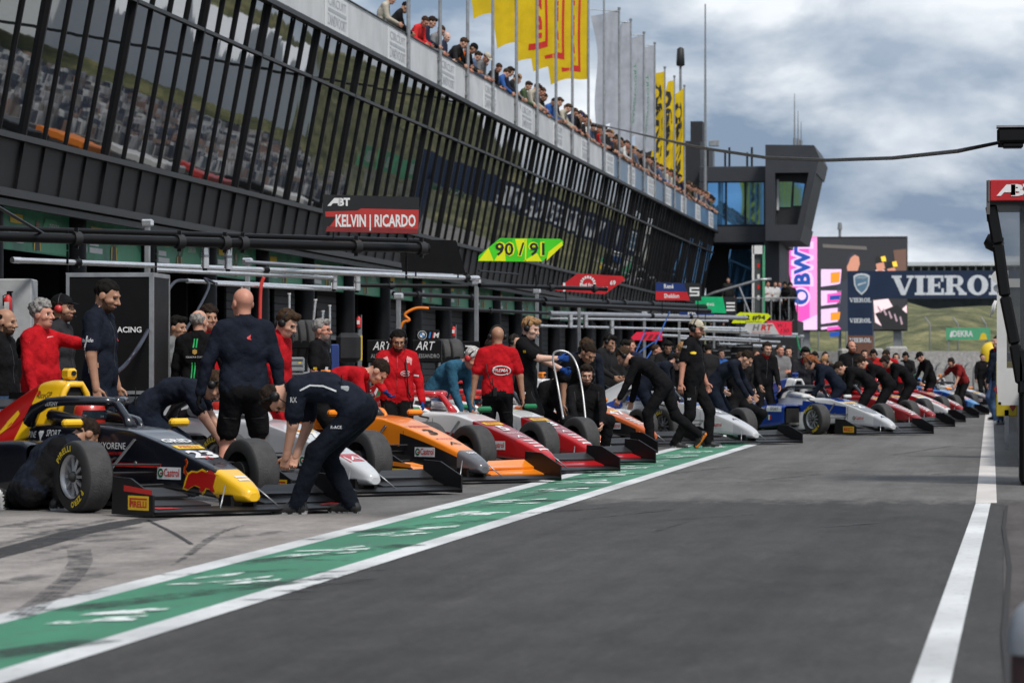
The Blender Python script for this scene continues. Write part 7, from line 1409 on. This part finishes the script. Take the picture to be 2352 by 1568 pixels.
# foreground post, out of focus at the lower right corner
p = on_z(2362, 1640, 0); o = at_d(2368, 1450, 9.5); mb = MB(); mb.lathe([(0, .075), (o.z-.06, .075)], M('post_maroon', (.03, .006, .006), .6), (o.x+.02, o.y, 0), n=20).lathe([(o.z-.06, .085), (o.z, .085), (o.z+.05, .07), (o.z+.08, .04), (o.z+.09, .001)], M('dome_grey', (.20, .21, .23), .4, .3), (o.x+.02, o.y, 0), n=20); tag(mb.build('bollard'), 'dark red post with pale grey dome at the lower right corner', 'bollard')
# overhead cables and the camera box
a0 = at_d(2300, 324, 36); mb = MB(); o = at_d(2330, 312, 36); mb.box(o, (80*36/FPX, .25, 36*36/FPX), mBlkM, R_, .03); mb.box(o+v*.09, (82*36/FPX, .27, .02), mSteel, R_); mb.cyl(o-u*.13-v*.06, o-u*.13-v*.12, .04, mBlkM, n=12); mb.box(o-u*.02-v*.10, (.22, .2, .06), mBlkM, R_, .02)
mb.bar(o+u*.2, Vector((o.x, o.y, o.z))+u*1.2, .06, .06, mSteel); mb.bar(Vector((o.x, o.y, o.z))+u*1.2, Vector((o.x+1.2*u.x, o.y+1.2*u.y, 0)), .1, .1, mSteel)
tag(mb.build('camera_box'), 'black camera box on an arm at the upper right edge', 'camera')
for i in range(3):
    P_ = [at_d(x, y+i*(2.2 if 1500 < x < 2290 else .6), d_) for x, y, d_ in ((2300, 326, 36), (2200, 345, 42), (2050, 361, 52), (1900, 366, 63), (1760, 360, 75), (1600, 336, 90), (1450, 303, 108), (1330, 276, 122))]; tag(MB().tube(P_, .016, mBlkM, 6).build('cable'), ['upper of the three sagging cables', 'middle of the three sagging cables', 'lower of the three sagging cables'][i]+' over the lane', 'cable', 'overhead cables')
# ------------------------------------------------------------------ fences, podium, far things
mFen = M('fence_grey', (.25, .26, .27), .5, .3); YFn = 198.0
fe = thing('catch_fence', 'grey catch fence with bent post tops behind the gantry', 'fence'); xa, xb = on_y(1800, 800, YFn).x, on_y(2345, 800, YFn).x; zt = hgt(838, 197)
n = 26
for i in range(n): x = xa+(xb-xa)*i/(n-1); MB().tube([(x, YFn, 0), (x, YFn, 1.35), (x+.1, YFn-.06, 1.62), (x+.32, YFn-.22, 1.85)], .045, mFen, 8).build('post', fe)
mb = MB()
for i in range(9): mb.cyl((xa, YFn, .25+i*.15), (xb, YFn, .25+i*.15), .012, mFen, n=5, caps=False)
for i in range(120): x = xa+(xb-xa)*i/119; mb.cyl((x, YFn, .2), (x, YFn, 1.5), .009, mFen, n=4, caps=False)
mb.build('mesh', fe); MB().box(((xa+xb)/2, YFn+.2, .15), (xb-xa, .3, .3), mConc).build('kerb', fe)
tag(MB().box((on_y(2100, 800, 230).x, 232, 1.35), (34, .4, 2.7), M('wall_pale', (.36, .35, .34), .8, var=.3)).build('retaining_wall'), 'low pale retaining wall at the foot of the hill', 'wall')
fe2 = thing('catch_fence', 'tall thin post fence on the hill foot behind the green banner', 'fence'); mb = MB()
for i in range(14): x = on_y(1880, 740, 240).x+i*1.9; MB().tube([(x, 240, 0), (x, 240, 4.6), (x-.35, 240, 5.1)], .05, mFen, 6).build('post', fe2)
o = at_d(2224, 767, 238); mb = MB(); mb.box((o.x, 238.5, o.z), (100*238/FPX, .06, 27*238/FPX), mBan2); mb.text('DEKRA', (o.x-.35, 238.47, o.z-.18), (1, 0, 0), (0, 0, 1), .38, mWht, .03, width=1.35, lift=.01); mb.flat([(-1.25, -.2), (-1.1, -.25), (-.98, .0), (-1.1, .22), (-1.2, .05)], (o.x, 238.47, o.z), (1, 0, 0), (0, 0, 1), mWht, .01); mb.flat([(.75, -.4), (1.3, -.4), (1.2, -.05), (1.05, .08), (.88, .0)], (o.x, 238.47, o.z), (1, 0, 0), (0, 0, 1), mYel, .01)
for s in (-1, 1): mb.box((o.x+s*1.3, 238.6, o.z/2), (.1, .1, o.z), mFen)
tag(mb.build('banner'), 'green DEKRA banner with yellow figure at the foot of the hill', 'banner')
p = at_d(2275, 812, 150); mb = MB(); mb.lathe([(0, .42), (.3, .44), (.62, .38), (.8, .2), (.84, .001)], mYel, (p.x, p.y, hgt(830, 150)), n=16).cyl((p.x, p.y, 0), (p.x, p.y, hgt(830, 150)), .12, mMast, .12, n=12); tag(mb.build('yellow_inflatable'), 'bright yellow rounded marker beside the pit wall far end', 'marker')
for i, (x0, x1, y0, D) in enumerate(((2040, 2085, 795, 185), (1930, 1950, 800, 180), (2005, 2030, 800, 182))): boxpx('concrete_block', ['largest pale grey block right of the gantry leg', 'pale grey block left of the gantry leg', 'small pale block touching the gantry leg'][i], x0, x1, y0, 870, D, 1.5, M('wall_pale', None), 'block', bev=.1)
# podium terrace with the winners, at the tower foot
YP = 163.0; zp = on_y(1780, 736, YP).z; xa, xb = on_y(1690, 700, YP).x, on_y(1832, 700, YP).x
pd = thing('podium', 'dark podium terrace with glass rail at the foot of the tower', 'platform'); MB().box(((xa+xb)/2, YP+2.5, zp/2), (xb-xa, 5, zp), mTow2).build('deck', pd)
mb = MB()
for i in range(8): x = xa+(xb-xa)*i/7; mb.cyl((x, YP, zp), (x, YP, zp+1.05), .03, mSteel, n=8)
mb.cyl((xa, YP, zp+1.05), (xb, YP, zp+1.05), .03, mSteel, n=8); mb.build('rail', pd)
mb = MB(); a, b = on_y(1730, 735, YP+1.0), on_y(1754, 735, YP+1.0); zt = on_y(1730, 562, YP).z; mb.box(((a.x+b.x)/2, YP+1.2, (zp+zt)/2), (b.x-a.x, .2, zt-zp), M('podium_dark', (.05, .06, .06), .5)); mb.box((a.x, YP+1.1, (zp+zt)/2), (.1, .3, zt-zp), mWht); mb.box((b.x, YP+1.1, (zp+zt)/2), (.1, .3, zt-zp), mBan2); mb.box(((a.x+b.x)/2, YP+1.1, zt-.2), (b.x-a.x, .3, .4), mWht)
for i in range(4): mb.flat([(-.06, i*.5), (.06, i*.5), (.06, i*.5+.2), (-.06, i*.5+.2)], ((a.x+b.x)/2, YP+1.09, zp+1.0), (1, 0, 0), (0, 0, 1), mPirR if i % 2 else mWht, .004)
mb.build('backdrop', pd)
mb = MB(); P_ = [on_y(1600, 690, YP-3), on_y(1640, 672, YP-3), on_y(1700, 655, YP-3), on_y(1745, 642, YP-3), on_y(1772, 641, YP-3)]; mb.tube(P_, .06, mSteel, 8); q_ = on_y(1697, 657, YP-3); mb.cyl(q_, on_y(1722, 720, YP-3), .05, mSteel, n=8); mb.cyl(on_y(1722, 720, YP-3), (q_.x+.5, q_.y, 0), .05, mSteel, n=8); tag(mb.build('camera_crane'), 'pale camera crane arm rising in front of the podium', 'crane')
# ------------------------------------------------------------------ flags
mFlY = M('flag_yellow', (.78, .54, .01), .8, var=.12, vs_=2); mFlW = M('flag_white', (.46, .48, .53), .8, var=.15, vs_=2); mFlG = M('flag_green_print', (.02, .25, .08), .8)
for m_ in (mFlY, mFlW):                                                     # thin cloth lets some daylight through
    t_ = m_.node_tree; b_ = t_.nodes['Principled BSDF']; b_.inputs['Transmission Weight'].default_value = 0; tr = nd(t_, 'ShaderNodeBsdfTranslucent'); mxs = nd(t_, 'ShaderNodeMixShader'); mxs.inputs[0].default_value = .45; o_ = [n_ for n_ in t_.nodes if n_.type == 'OUTPUT_MATERIAL'][0]
    t_.links.new(b_.inputs['Base Color'].links[0].from_socket, tr.inputs['Color']); t_.links.new(b_.outputs[0], mxs.inputs[1]); t_.links.new(tr.outputs[0], mxs.inputs[2]); t_.links.new(mxs.outputs[0], o_.inputs['Surface'])
def flag(o, w, zt, zb, m, wind, seed, pr=None, droop=.25, gather=0.0):
    rg = random.Random(seed); ph = rg.uniform(0, 6); d = Vector((wind[0], wind[1], 0)).normalized(); nn = Vector((-d.y, d.x, 0)); dp = droop*rg.uniform(.6, 1.3)
    def S(a, b):                                                            # a: 0 at the pole .. 1 free edge; b: 0 bottom .. 1 top
        ww = w*(1-gather*(.5+.5*math.cos(b*7+ph))); wv = .20*a*math.sin(3.2*a*2+b*3.4+ph)+.09*math.sin(10*a+3*b+ph)*a
        return Vector((o.x, o.y, 0))+d*(ww*a*(.93+.07*math.cos(5*b+ph)))+nn*wv+Vector((0, 0, zb+(zt-zb)*b-dp*a*a*(1.0-.3*b)+.04*math.sin(6*a+ph)))
    mb = MB(); na, nb_ = 14, 22; mb.add([S(i/na, j/nb_) for j in range(nb_+1) for i in range(na+1)], [(j*(na+1)+i, j*(na+1)+i+1, (j+1)*(na+1)+i+1, (j+1)*(na+1)+i) for j in range(nb_) for i in range(na)], m, True)
    if pr: pr(mb, S, nn)
    return mb
def pr_pir(mb, S, nn):
    def Q(pts, m, l, fs=None):
        for s in (1, -1): mb.add([S(a, b)+nn*l*s for a, b in pts], fs or [list(range(len(pts)))], m)
    def bar_(a0, a1, b0, b1, m, l):
        p, f = grid_quad(4, 12); Q([(a0+(a1-a0)*x, b0+(b1-b0)*y) for x, y in p], m, l, f)
    bar_(.20, .26, .14, .97, mPirR, .006); bar_(.20, .70, .08, .14, mPirR, .007)
    V, F = text_mesh('IRELLI', .03); W2 = V[:, 0].max()
    for s in (1, -1): mb.add([S(.70-.34*y, .18+.78*x/W2)+nn*.007*s for x, y in V], F, mPirR)
def pr_hei(mb, S, nn):
    V, F = text_mesh('ZANDVOORT', .0); W2 = V[:, 0].max()
    for s in (1, -1): mb.add([S(.52-.12*y, .12+.62*x/W2)+nn*.007*s for x, y in V], F, mFlG)
def pr_blk(mb, S, nn):
    V, F = text_mesh('JUMBO', .06); W2 = V[:, 0].max()
    for s in (1, -1): mb.add([S(.75-.5*y, .1+.8*x/W2)+nn*.007*s for x, y in V], F, mBlk)
PPX = [1021, 1100, 1169, 1232, 1291, 1343, 1390, 1431, 1471, 1510, 1548, 1577, 1610, 1637, 1662, 1686, 1711]
fln = ['first', 'second', 'third', 'fourth', 'fifth', 'sixth', 'seventh', 'eighth', 'ninth', 'tenth', 'eleventh', 'twelfth', 'thirteenth', 'fourteenth', 'fifteenth', 'sixteenth', 'seventeenth']
for i, pxn in enumerate(PPX):
    p = on_x(pxn*.91875, 300, -13.50); p = Vector((-13.50, p.y, 0)); zt = 14.3 if i < 14 else 13.7
    mb = MB(); mb.cyl((p.x, p.y, 8.15), (p.x, p.y, zt), .05, mSteel, .035, n=10).cyl((p.x, p.y, zt), (p.x, p.y, zt+.08), .055, mMast, n=10)
    for z in (8.3, 8.8): mb.box((p.x-.03, p.y, z), (.1, .14, .06), mMast)
    if i >= 3: mb.cyl((p.x, p.y, zt-.06), (p.x-1.1, p.y-.5, zt-.02), .018, mSteel, n=6) if i < 14 else None
    tag(mb.build('flagpole'), 'bare metal flagpole on the parapet, %s from the left' % fln[i], 'flagpole', 'flagpoles on the parapet')
    if 4 <= i <= 9 or i in (8,):
        lab = ['lowest hanging dark and yellow flag at the left of the row', 'second yellow flag of the row', 'third yellow flag of the row', 'fourth yellow flag with red lettering', 'yellow flag with red lettering just left of the last', 'rightmost large yellow flag with red lettering'][i-4]; z0 = (11.0 if i > 4 else 11.4)
        if i == 9: continue
        o = flag(p, 1.45, zt-.05, z0, mFlY, (-1, -.35-.1*(i % 2)), 30+i, pr_pir if i > 5 else None).build('flag'); tag(o, lab, 'flag', 'yellow flags with red lettering')
    if i in (9, 10, 11, 12, 13):
        o = flag(p, 1.15, zt-.05, 9.7+(.0, .55, .2, .8, .35)[i-9], mFlW, (-1, -.55-.3*(i % 2)), 60+i*3, pr_hei if i in (9, 12, 13) else None, .55, .22).build('flag'); tag(o, 'white flag with green print, %s of five' % fln[i-9], 'flag', 'white flags')
    if i >= 14:
        o = flag(p, 1.0, zt-.1, 9.6+(.3 if i == 15 else 0), mFlY, (-1, -.9), 80+i, pr_blk, .9, .45).build('flag'); tag(o, 'narrow yellow flag with black print, %s of three' % fln[i-14], 'flag', 'narrow yellow and black flags')
# ================================================================== SPECTATORS ON THE ROOF, FAR CREW, PODIUM
rc = random.Random(5)
def tintm(n): return M('tint_'+n, None, .85, var=.2, vs_=7, bump=.4, bs=120, spec=.2, tint=True)
mTint = tintm('cloth')
VAR = []
for k, (ps, sk, hr, hs_) in enumerate(((dict(lean=26, lh=(-.16, .42, 1.0), rh=(.12, .44, 1.0), hp=12), 'fair', 'dark', 'full'), (dict(lean=34, lh=(-.2, .40, .98), rh=(.2, .42, .98), hp=16, hy=-20), 'ruddy', 'brown', 'short'), (dict(lean=20, lh=(-.12, .40, 1.0), rh=(.2, .38, 1.0), hy=25, hp=14), 'fair', 'blond', 'curly'), (dict(lean=30, lh=(-.22, .44, .98), rh=(.1, .45, .96), hp=22, hy=10), 'tan', 'black', 'short'), (dict(lean=14, lh=(-.25, .3, 1.0), rh=(.25, .34, 1.0), hp=10, hy=-30), 'pale', 'grey', 'receding'), (dict(lean=38, lh=(-.15, .52, .95), rh=(.25, .50, .94), hp=8, hy=30), 'fair', 'brown', 'full'))):
    mb, hc, Rh, nk, Pv, R2 = figure(ps, dict(shirt=mTint, trousers=CL['black'], skin=sk, collar=True), .030, .014, .012, seed=200+k)
    me = mb.build('person'); hair_mesh(hs_, hc, Rh, hair_m(hr), .013, 40+k).build('hair', me); VAR.append((me, hc, Rh, hr))
capm = {'white cap': C_['beige'], 'yellow cap': C_['yellow'], 'black cap': C_['black'], 'blue cap': C_['royal']}
COLS = dict(beige=(.36, .33, .27), navy=(.015, .02, .045), orange=(.70, .14, .01), black=(.012, .012, .013), grey=(.17, .17, .175), blue=(.03, .10, .32), white=(.5, .5, .5), red=(.45, .02, .02), green=(.06, .09, .04), brown=(.10, .06, .04), denim=(.06, .09, .16))
USED = {}
def spect(v, Y, col, lab, dx=0.0, cap=None, turn=0.0):
    src, hc, Rh, hr = VAR[v]; first = v not in USED; USED[v] = 1
    o = src if first else copy_tree(src)
    o.location = (-13.98+dx, Y, 8.06); o.rotation_euler = (0, 0, -PI/2+turn); s = rc.uniform(.96, 1.05); o.scale = (s, s, s); c = COLS[col]; k = rc.uniform(.8, 1.2); o.color = (min(1, c[0]*k), min(1, c[1]*k), min(1, c[2]*k), 1)
    tag(o, lab, 'person', 'spectators leaning on the roof parapet')
    if cap: cap_mesh(hc, Rh, capm[cap]).build('cap', o)
near = [(868, 'beige', 0, None, 'spectator in beige jacket at the far left of the parapet'), (896, 'black', 3, None, 'spectator in black beside the beige jacket'), (945, 'red', 1, None, 'spectator with a red shoulder behind the navy coat'), (962, 'navy', 0, None, 'curly spectator in navy coat right of the first flagpole'), (1010, 'navy', 4, None, 'grey haired spectator in navy jacket standing alone'), (1042, 'orange', 1, None, 'spectator in bright orange vest'), (1056, 'black', 3, 'black cap', 'spectator in black hood and cap beside the orange vest'), (1088, 'grey', 1, 'white cap', 'spectator with white cap lowest on the rail'), (1100, 'grey', 4, None, 'balding spectator in grey beside the white cap'),
        (1132, 'blue', 5, None, 'spectator in blue hood behind two dark heads'), (1146, 'navy', 0, None, 'spectator in navy and blue top right of the blue hood'), (1170, 'grey', 2, None, 'spectator with arm along the rail in grey'), (1203, 'beige', 5, 'black cap', 'spectator in beige hoodie and dark cap'), (1216, 'brown', 1, None, 'spectator in brown squeezed beside the beige hoodie'), (1236, 'navy', 4, None, 'taller spectator in navy right of the beige hoodie'), (1248, 'blue', 3, None, 'spectator in bright blue shirt'), (1262, 'black', 0, None, 'spectator in black left of the yellow cap'), (1276, 'beige', 5, None, 'spectator in pale top reaching over the rail'), (1284, 'black', 2, 'yellow cap', 'spectator in yellow cap'), (1305, 'black', 5, 'blue cap', 'spectator in black with blue cap'), (1316, 'brown', 1, None, 'spectator just right of the blue cap'), (1334, 'white', 2, None, 'spectator in white shirt before the red one'), (1344, 'denim', 0, None, 'spectator in denim beside the white shirt'), (1358, 'red', 3, None, 'spectator in bright red jersey'), (1372, 'black', 5, None, 'spectator in black stretching an arm down over the wall')]
near += [(980, 'grey', 1, None, 'spectator in grey leaning just right of the navy coat'), (1030, 'black', 5, None, 'spectator in black left of the orange vest'), (1072, 'denim', 0, None, 'spectator in denim right of the black hood'), (1118, 'black', 1, None, 'spectator in black left of the blue hood'), (1158, 'black', 3, None, 'dark spectator between the blue hood and the grey arm'), (1190, 'green', 0, None, 'spectator in dark green left of the beige hoodie'), (1225, 'black', 3, None, 'short spectator in black below the taller navy one'), (1255, 'grey', 5, None, 'spectator in grey right of the bright blue shirt'), (1296, 'navy', 1, None, 'spectator in navy between the yellow and blue caps'), (1325, 'black', 3, None, 'spectator in black left of the white shirt'), (1351, 'black', 1, None, 'spectator in black left of the red jersey'), (1366, 'grey', 0, None, 'spectator in grey right of the red jersey')]
for px, col, v, cp, lab in near: spect(v, on_x(px, 300, -14.0).y, col, lab, cap=cp, turn=rc.uniform(-.3, .3))
yy = on_x(1384, 400, -14.0).y; i = 0; ye = YE-.6
keys = ['black', 'navy', 'beige', 'grey', 'brown', 'white', 'blue', 'black', 'green', 'denim', 'grey', 'brown', 'navy']
while yy < ye:
    col = keys[rc.randrange(len(keys))]; row2 = i % 3 == 2; f = (yy-on_x(1384, 400, -14.0).y)/(ye-on_x(1384, 400, -14.0).y)
    part = 'first packed stretch' if f < .25 else 'second packed stretch' if f < .5 else 'third packed stretch' if f < .75 else 'stretch nearest the tower'
    spect(rc.randrange(6), yy, col, 'spectator in %s, %s of the parapet crowd%s' % (col, part, ', back row' if row2 else ''), dx=-.42 if row2 else rc.uniform(-.05, .06), cap='black cap' if rc.random() < .08 else None, turn=rc.uniform(-.45, .45)); yy += .0 if i % 3 == 1 else rc.uniform(.34, .62); yy += .12; i += 1
# far crew between the gantries: a few poses, copied
POOL = []
for k, (ps, sk, hr, hs_, hd) in enumerate(((dict(), 'fair', 'dark', 'short', True), (dict(lean=12, lh=(-.2, .3, 1.0), rh=(.2, .32, 1.0), hp=15), 'tan', 'black', 'full', True), (dict(lh=(-.15, .3, 1.15), rh=(.15, .3, 1.2), hy=30), 'ruddy', 'brown', 'short', False), (dict(lean=45, pz=.93, lh=(-.2, .4, .65), rh=(.2, .4, .65)), 'fair', 'blond', 'curly', True))):
    mb, hc, Rh, nk, Pv, R2 = figure(ps, dict(shirt=mTint, trousers=CL['black'], skin=sk, sleeve='short' if k == 2 else 'long'), .028, .0135, .012, seed=300+k); me = mb.build('person'); hair_mesh(hs_, hc, Rh, hair_m(hr), .013, 50+k).build('hair', me)
    if hd: headset(hc, Rh, mic=False).build('headset', me)
    POOL.append(me)
PU = {}
def crew(k, px, D, a, col, lab, H=1.78, base=0.0, grp='crew standing among the far gantries'):
    o = POOL[k] if k not in PU else copy_tree(POOL[k]); PU[k] = 1; p = ground_d(px, D); s = H/1.78; o.location = (p.x, p.y, base); o.rotation_euler = (0, 0, face_rz(a)); o.scale = (s, s, s); o.color = (*COLS[col], 1); tag(o, lab, 'person', grp)
FC = [(0, 1402, 66, 20, 'black', 'man in black with sunglasses left of the striped stack'), (1, 1422, 68, 40, 'black', 'bald looking man with red collar beside the blue hose'), (2, 1450, 72, -30, 'navy', 'dark figure between the blue hoses'), (1, 1378, 62, 70, 'black', 'dark head looking right before the curly haired man'), (0, 1558, 84, 10, 'black', 'figure behind the fair haired man'), (3, 1590, 88, 20, 'black', 'stooping figure behind the tall man'), (0, 1610, 92, -20, 'black', 'far figure right of the tall man with orange mark'), (1, 1632, 84, 200, 'black', 'short sleeved mechanic seen from behind with headset'), (0, 1655, 95, 30, 'blue', 'far figure in blue left of the crouching man'), (1, 1720, 90, 15, 'black', 'figure behind the red shouldered man'), (2, 1790, 80, 5, 'grey', 'greyish figure right of the red shouldered man'), (0, 1812, 82, -10, 'black', 'dark figure with headset left of the hooded man'), (2, 1735, 100, 20, 'orange', 'far figure in orange behind the first dark row'), (1, 1870, 92, 0, 'black', 'far figure right of the hooded man'), (0, 1895, 100, 20, 'brown', 'far figure behind the reddish hair'), (3, 1915, 90, -40, 'black', 'stooping far figure above the halo'), (0, 1985, 96, 10, 'black', 'far head right of the ginger beard'), (1, 2010, 100, -20, 'red', 'far figure in red before the pale block'), (2, 2035, 104, 20, 'black', 'far figure in black before the pale block'), (0, 2058, 108, 0, 'grey', 'far figure in grey among the last heads'), (1, 2085, 110, -30, 'black', 'last far head of the group on the right'), (0, 1180, 56, 60, 'black', 'dark man with headset behind the red vest'), (2, 1505, 78, 60, 'black', 'dark figure above the pushing mechanic'), (1, 1530, 74, 10, 'black', 'headset figure beside the fair haired man')]
for k, px, D, a, col, lab in FC: crew(k, px, D, a, col, lab, rc.uniform(1.70, 1.84))
PD = [(0, 1742, 166, 30, 'black', 'dark figure at the left of the podium'), (2, 1762, 165, 20, 'white', 'winner in white suit with yellow cap, left'), (0, 1780, 165.5, 10, 'white', 'winner in white suit with yellow cap, middle'), (2, 1790, 166, -20, 'blue', 'winner in blue suit on the podium'), (1, 1808, 165, -40, 'black', 'photographer in black at the right of the podium'), (1, 1816, 165.6, 180, 'black', 'second photographer in black at the podium edge')]
for k, px, D, a, col, lab in PD: crew(k, px, D, a, col, lab, 1.9, zp, 'people on the podium terrace')
for k, px, D, a, col, lab in [(0, 1672, 164, 10, 'black', 'bald man standing high in the tower doorway'), (2, 1668, 163, 0, 'black', 'person clapping below the tower doorway'), (1, 1634, 162, 20, 'green', 'grey haired person in green left of the podium'), (0, 1648, 161, -10, 'navy', 'dark person beside the green jacket')]:
    crew(k, px, D, a, col, lab, 1.78, 2.6 if px != 1672 else 3.9, 'people at the tower foot')
boxpx('platform', 'dark stepped platform at the tower foot', 1618, 1690, hgt(0, 1) and 790, 870, 163.5, 3, mTow2, 'platform')
# ================================================================== what stands across the track (seen mirrored in the glass)
rn = random.Random(21)
def crowd_stand(name, lab, x0, x1, y0, y1, z0, z1):
    t = thing(name, lab, 'grandstand'); mb = MB(); n = 9
    ms = [M('stand_seat_grey', (.2, .21, .23), .7, var=.5, vs_=1.5), M('stand_seat_white', (.55, .56, .58), .7, var=.4, vs_=2)]
    for i in range(n): a = i/n; x = x0+(x1-x0)*a; z = z0+(z1-z0)*a; mb.box((x, (y0+y1)/2, z/2), ((x1-x0)/n, y1-y0, z), ms[0])
    mb.build('tier', t); mb = MB()
    cs = [M('crowd_a', (.5, .5, .52), .8), M('crowd_b', (.04, .05, .08), .8), M('crowd_c', (.3, .2, .16), .8), M('crowd_d', (.25, .24, .23), .8), M('crowd_e', (.07, .09, .13), .8), M('crowd_f', (.65, .66, .66), .8)]
    for i in range(n):
        a = i/n; y = y0+.5
        while y < y1: mb.box((x0+(x1-x0)*a, y, z0+(z1-z0)*a+.45), (.4, .42, .9+rn.uniform(-.2, .2)), rn.choice(cs)); y += rn.uniform(.7, 1.3)
    o = mb.build('crowd', t); o['kind'] = 'stuff'
crowd_stand('grandstand', 'low grandstand with seated crowd across the track', 20, 28, 96, 150, 1.2, 4.6); crowd_stand('grandstand', 'second low grandstand with crowd further along the track', 19, 25, 158, 250, .8, 3.2)
mTent = M('tent_white', (.75, .77, .8), .6, var=.08)
for i in range(5):
    y = 196+i*15; mb = MB(); w, d = 15, 8
    mb.prism([(-w/2, 0), (w/2, 0), (w/2, 3.2), (w*.28, 4.4), (0, 6.2), (-w*.28, 4.4), (-w/2, 3.2)], (31, y, 4.6), (0, 1, 0), (0, 0, 1), d, mTent)
    tag(mb.build('marquee_tent'), 'white peaked marquee on the bank across the track', 'tent', 'white marquees across the track')
for i, (x, y, w, h, c) in enumerate(((76, 318, 22, 14, (.22, .13, .09)), (84, 345, 20, 19, (.35, .3, .25)), (80, 369, 22, 12, (.3, .2, .15)), (92, 398, 26, 17, (.42, .4, .36)), (70, 292, 18, 11, (.4, .36, .3)), (88, 426, 22, 14, (.28, .2, .16)))):
    t = thing('apartment_block', 'apartment block in the town across the track', 'building', (x, y, 0), 0, 'apartment blocks across the track'); h += 7; MB().box((0, 0, h/2), (12, w, h), M('block_%d' % i, c, .85, var=.2)).build('wall', t); mb = MB()
    for a in range(int(h/3)):
        for b in range(int(w/3)): mb.box((-6.02, -w/2+1.7+b*3, 1.7+a*3), (.08, 1.5, 1.5), mMull)
    mb.build('window', t)
def board(name, lab, x, y, w, z, h, m, txt=None):
    mb = MB(); mb.box((x, y, z+h/2), (.15, w, h), m); 
    for s in (-1, 1): mb.box((x+.2, y+s*w*.4, z/2), (.15, .15, z+.2), mMast)
    if txt: mb.text(txt, (x-.08, y, z+h*.25), (0, -1, 0), (0, 0, 1), h*.5, mWht, .03, lift=.01)
    tag(mb.build(name), lab, 'banner', 'boards across the track')
for i in range(7): board('trackside_board', 'green advertising board on the far bank', 23, 272+i*9, 8.4, 4.0, 1.6, mBan2, 'DEKRA')
for i in range(4): board('trackside_board', 'blue and white hoarding across the track', 19, 96+i*16, 6, 1.2, 2, M('hoarding_blue', (.05, .16, .38), .6))
mb = MB(); mb.box((17.5, 165, .6), (.5, 450, 1.2), mConc)
for i in range(110): mb.box((17.6, -50+i*4, 2.4), (.1, .1, 3.0), mSteel)
tag(mb.build('track_wall'), 'concrete track wall with fence posts across the circuit', 'wall')
mCr = M('crane_red', (.5, .03, .02), .5); mb = MB(); mb.cyl((34, 128, 0), (36, 131, 17), .5, mCr, .25).box((33.5, 127.4, 2.2), (3, 4, 2.6), mCr, bev=.2)
tag(mb.build('mobile_crane'), 'red mobile crane boom beyond the tents', 'crane')

for i in range(15):                                                          # the other pit wall stands along the lane, out of frame, mirrored in the lower glass
    y = 42+i*9.5; t = thing('pit_wall_stand', 'pit wall stand along the lane', 'stand', (3.6, y, 0), 0, 'pit wall stands out of view')
    c = (mWPl, mBlkM, mOrg, mWPl, mRedB, mCase)[i % 6]; MB().box((0, 0, 2.55), (2.0, 3.6, .3), c, bev=.05).build('roof', t); MB().box((.2, 0, .55), (1.2, 3.2, 1.1), mCase).build('desk', t)
    mb = MB()
    for a in (-1, 1):
        for b in (-1, 1): mb.cyl((a*.9, b*1.7, 0), (a*.9, b*1.7, 2.4), .04, mSteel, n=8)
    mb.build('post', t)
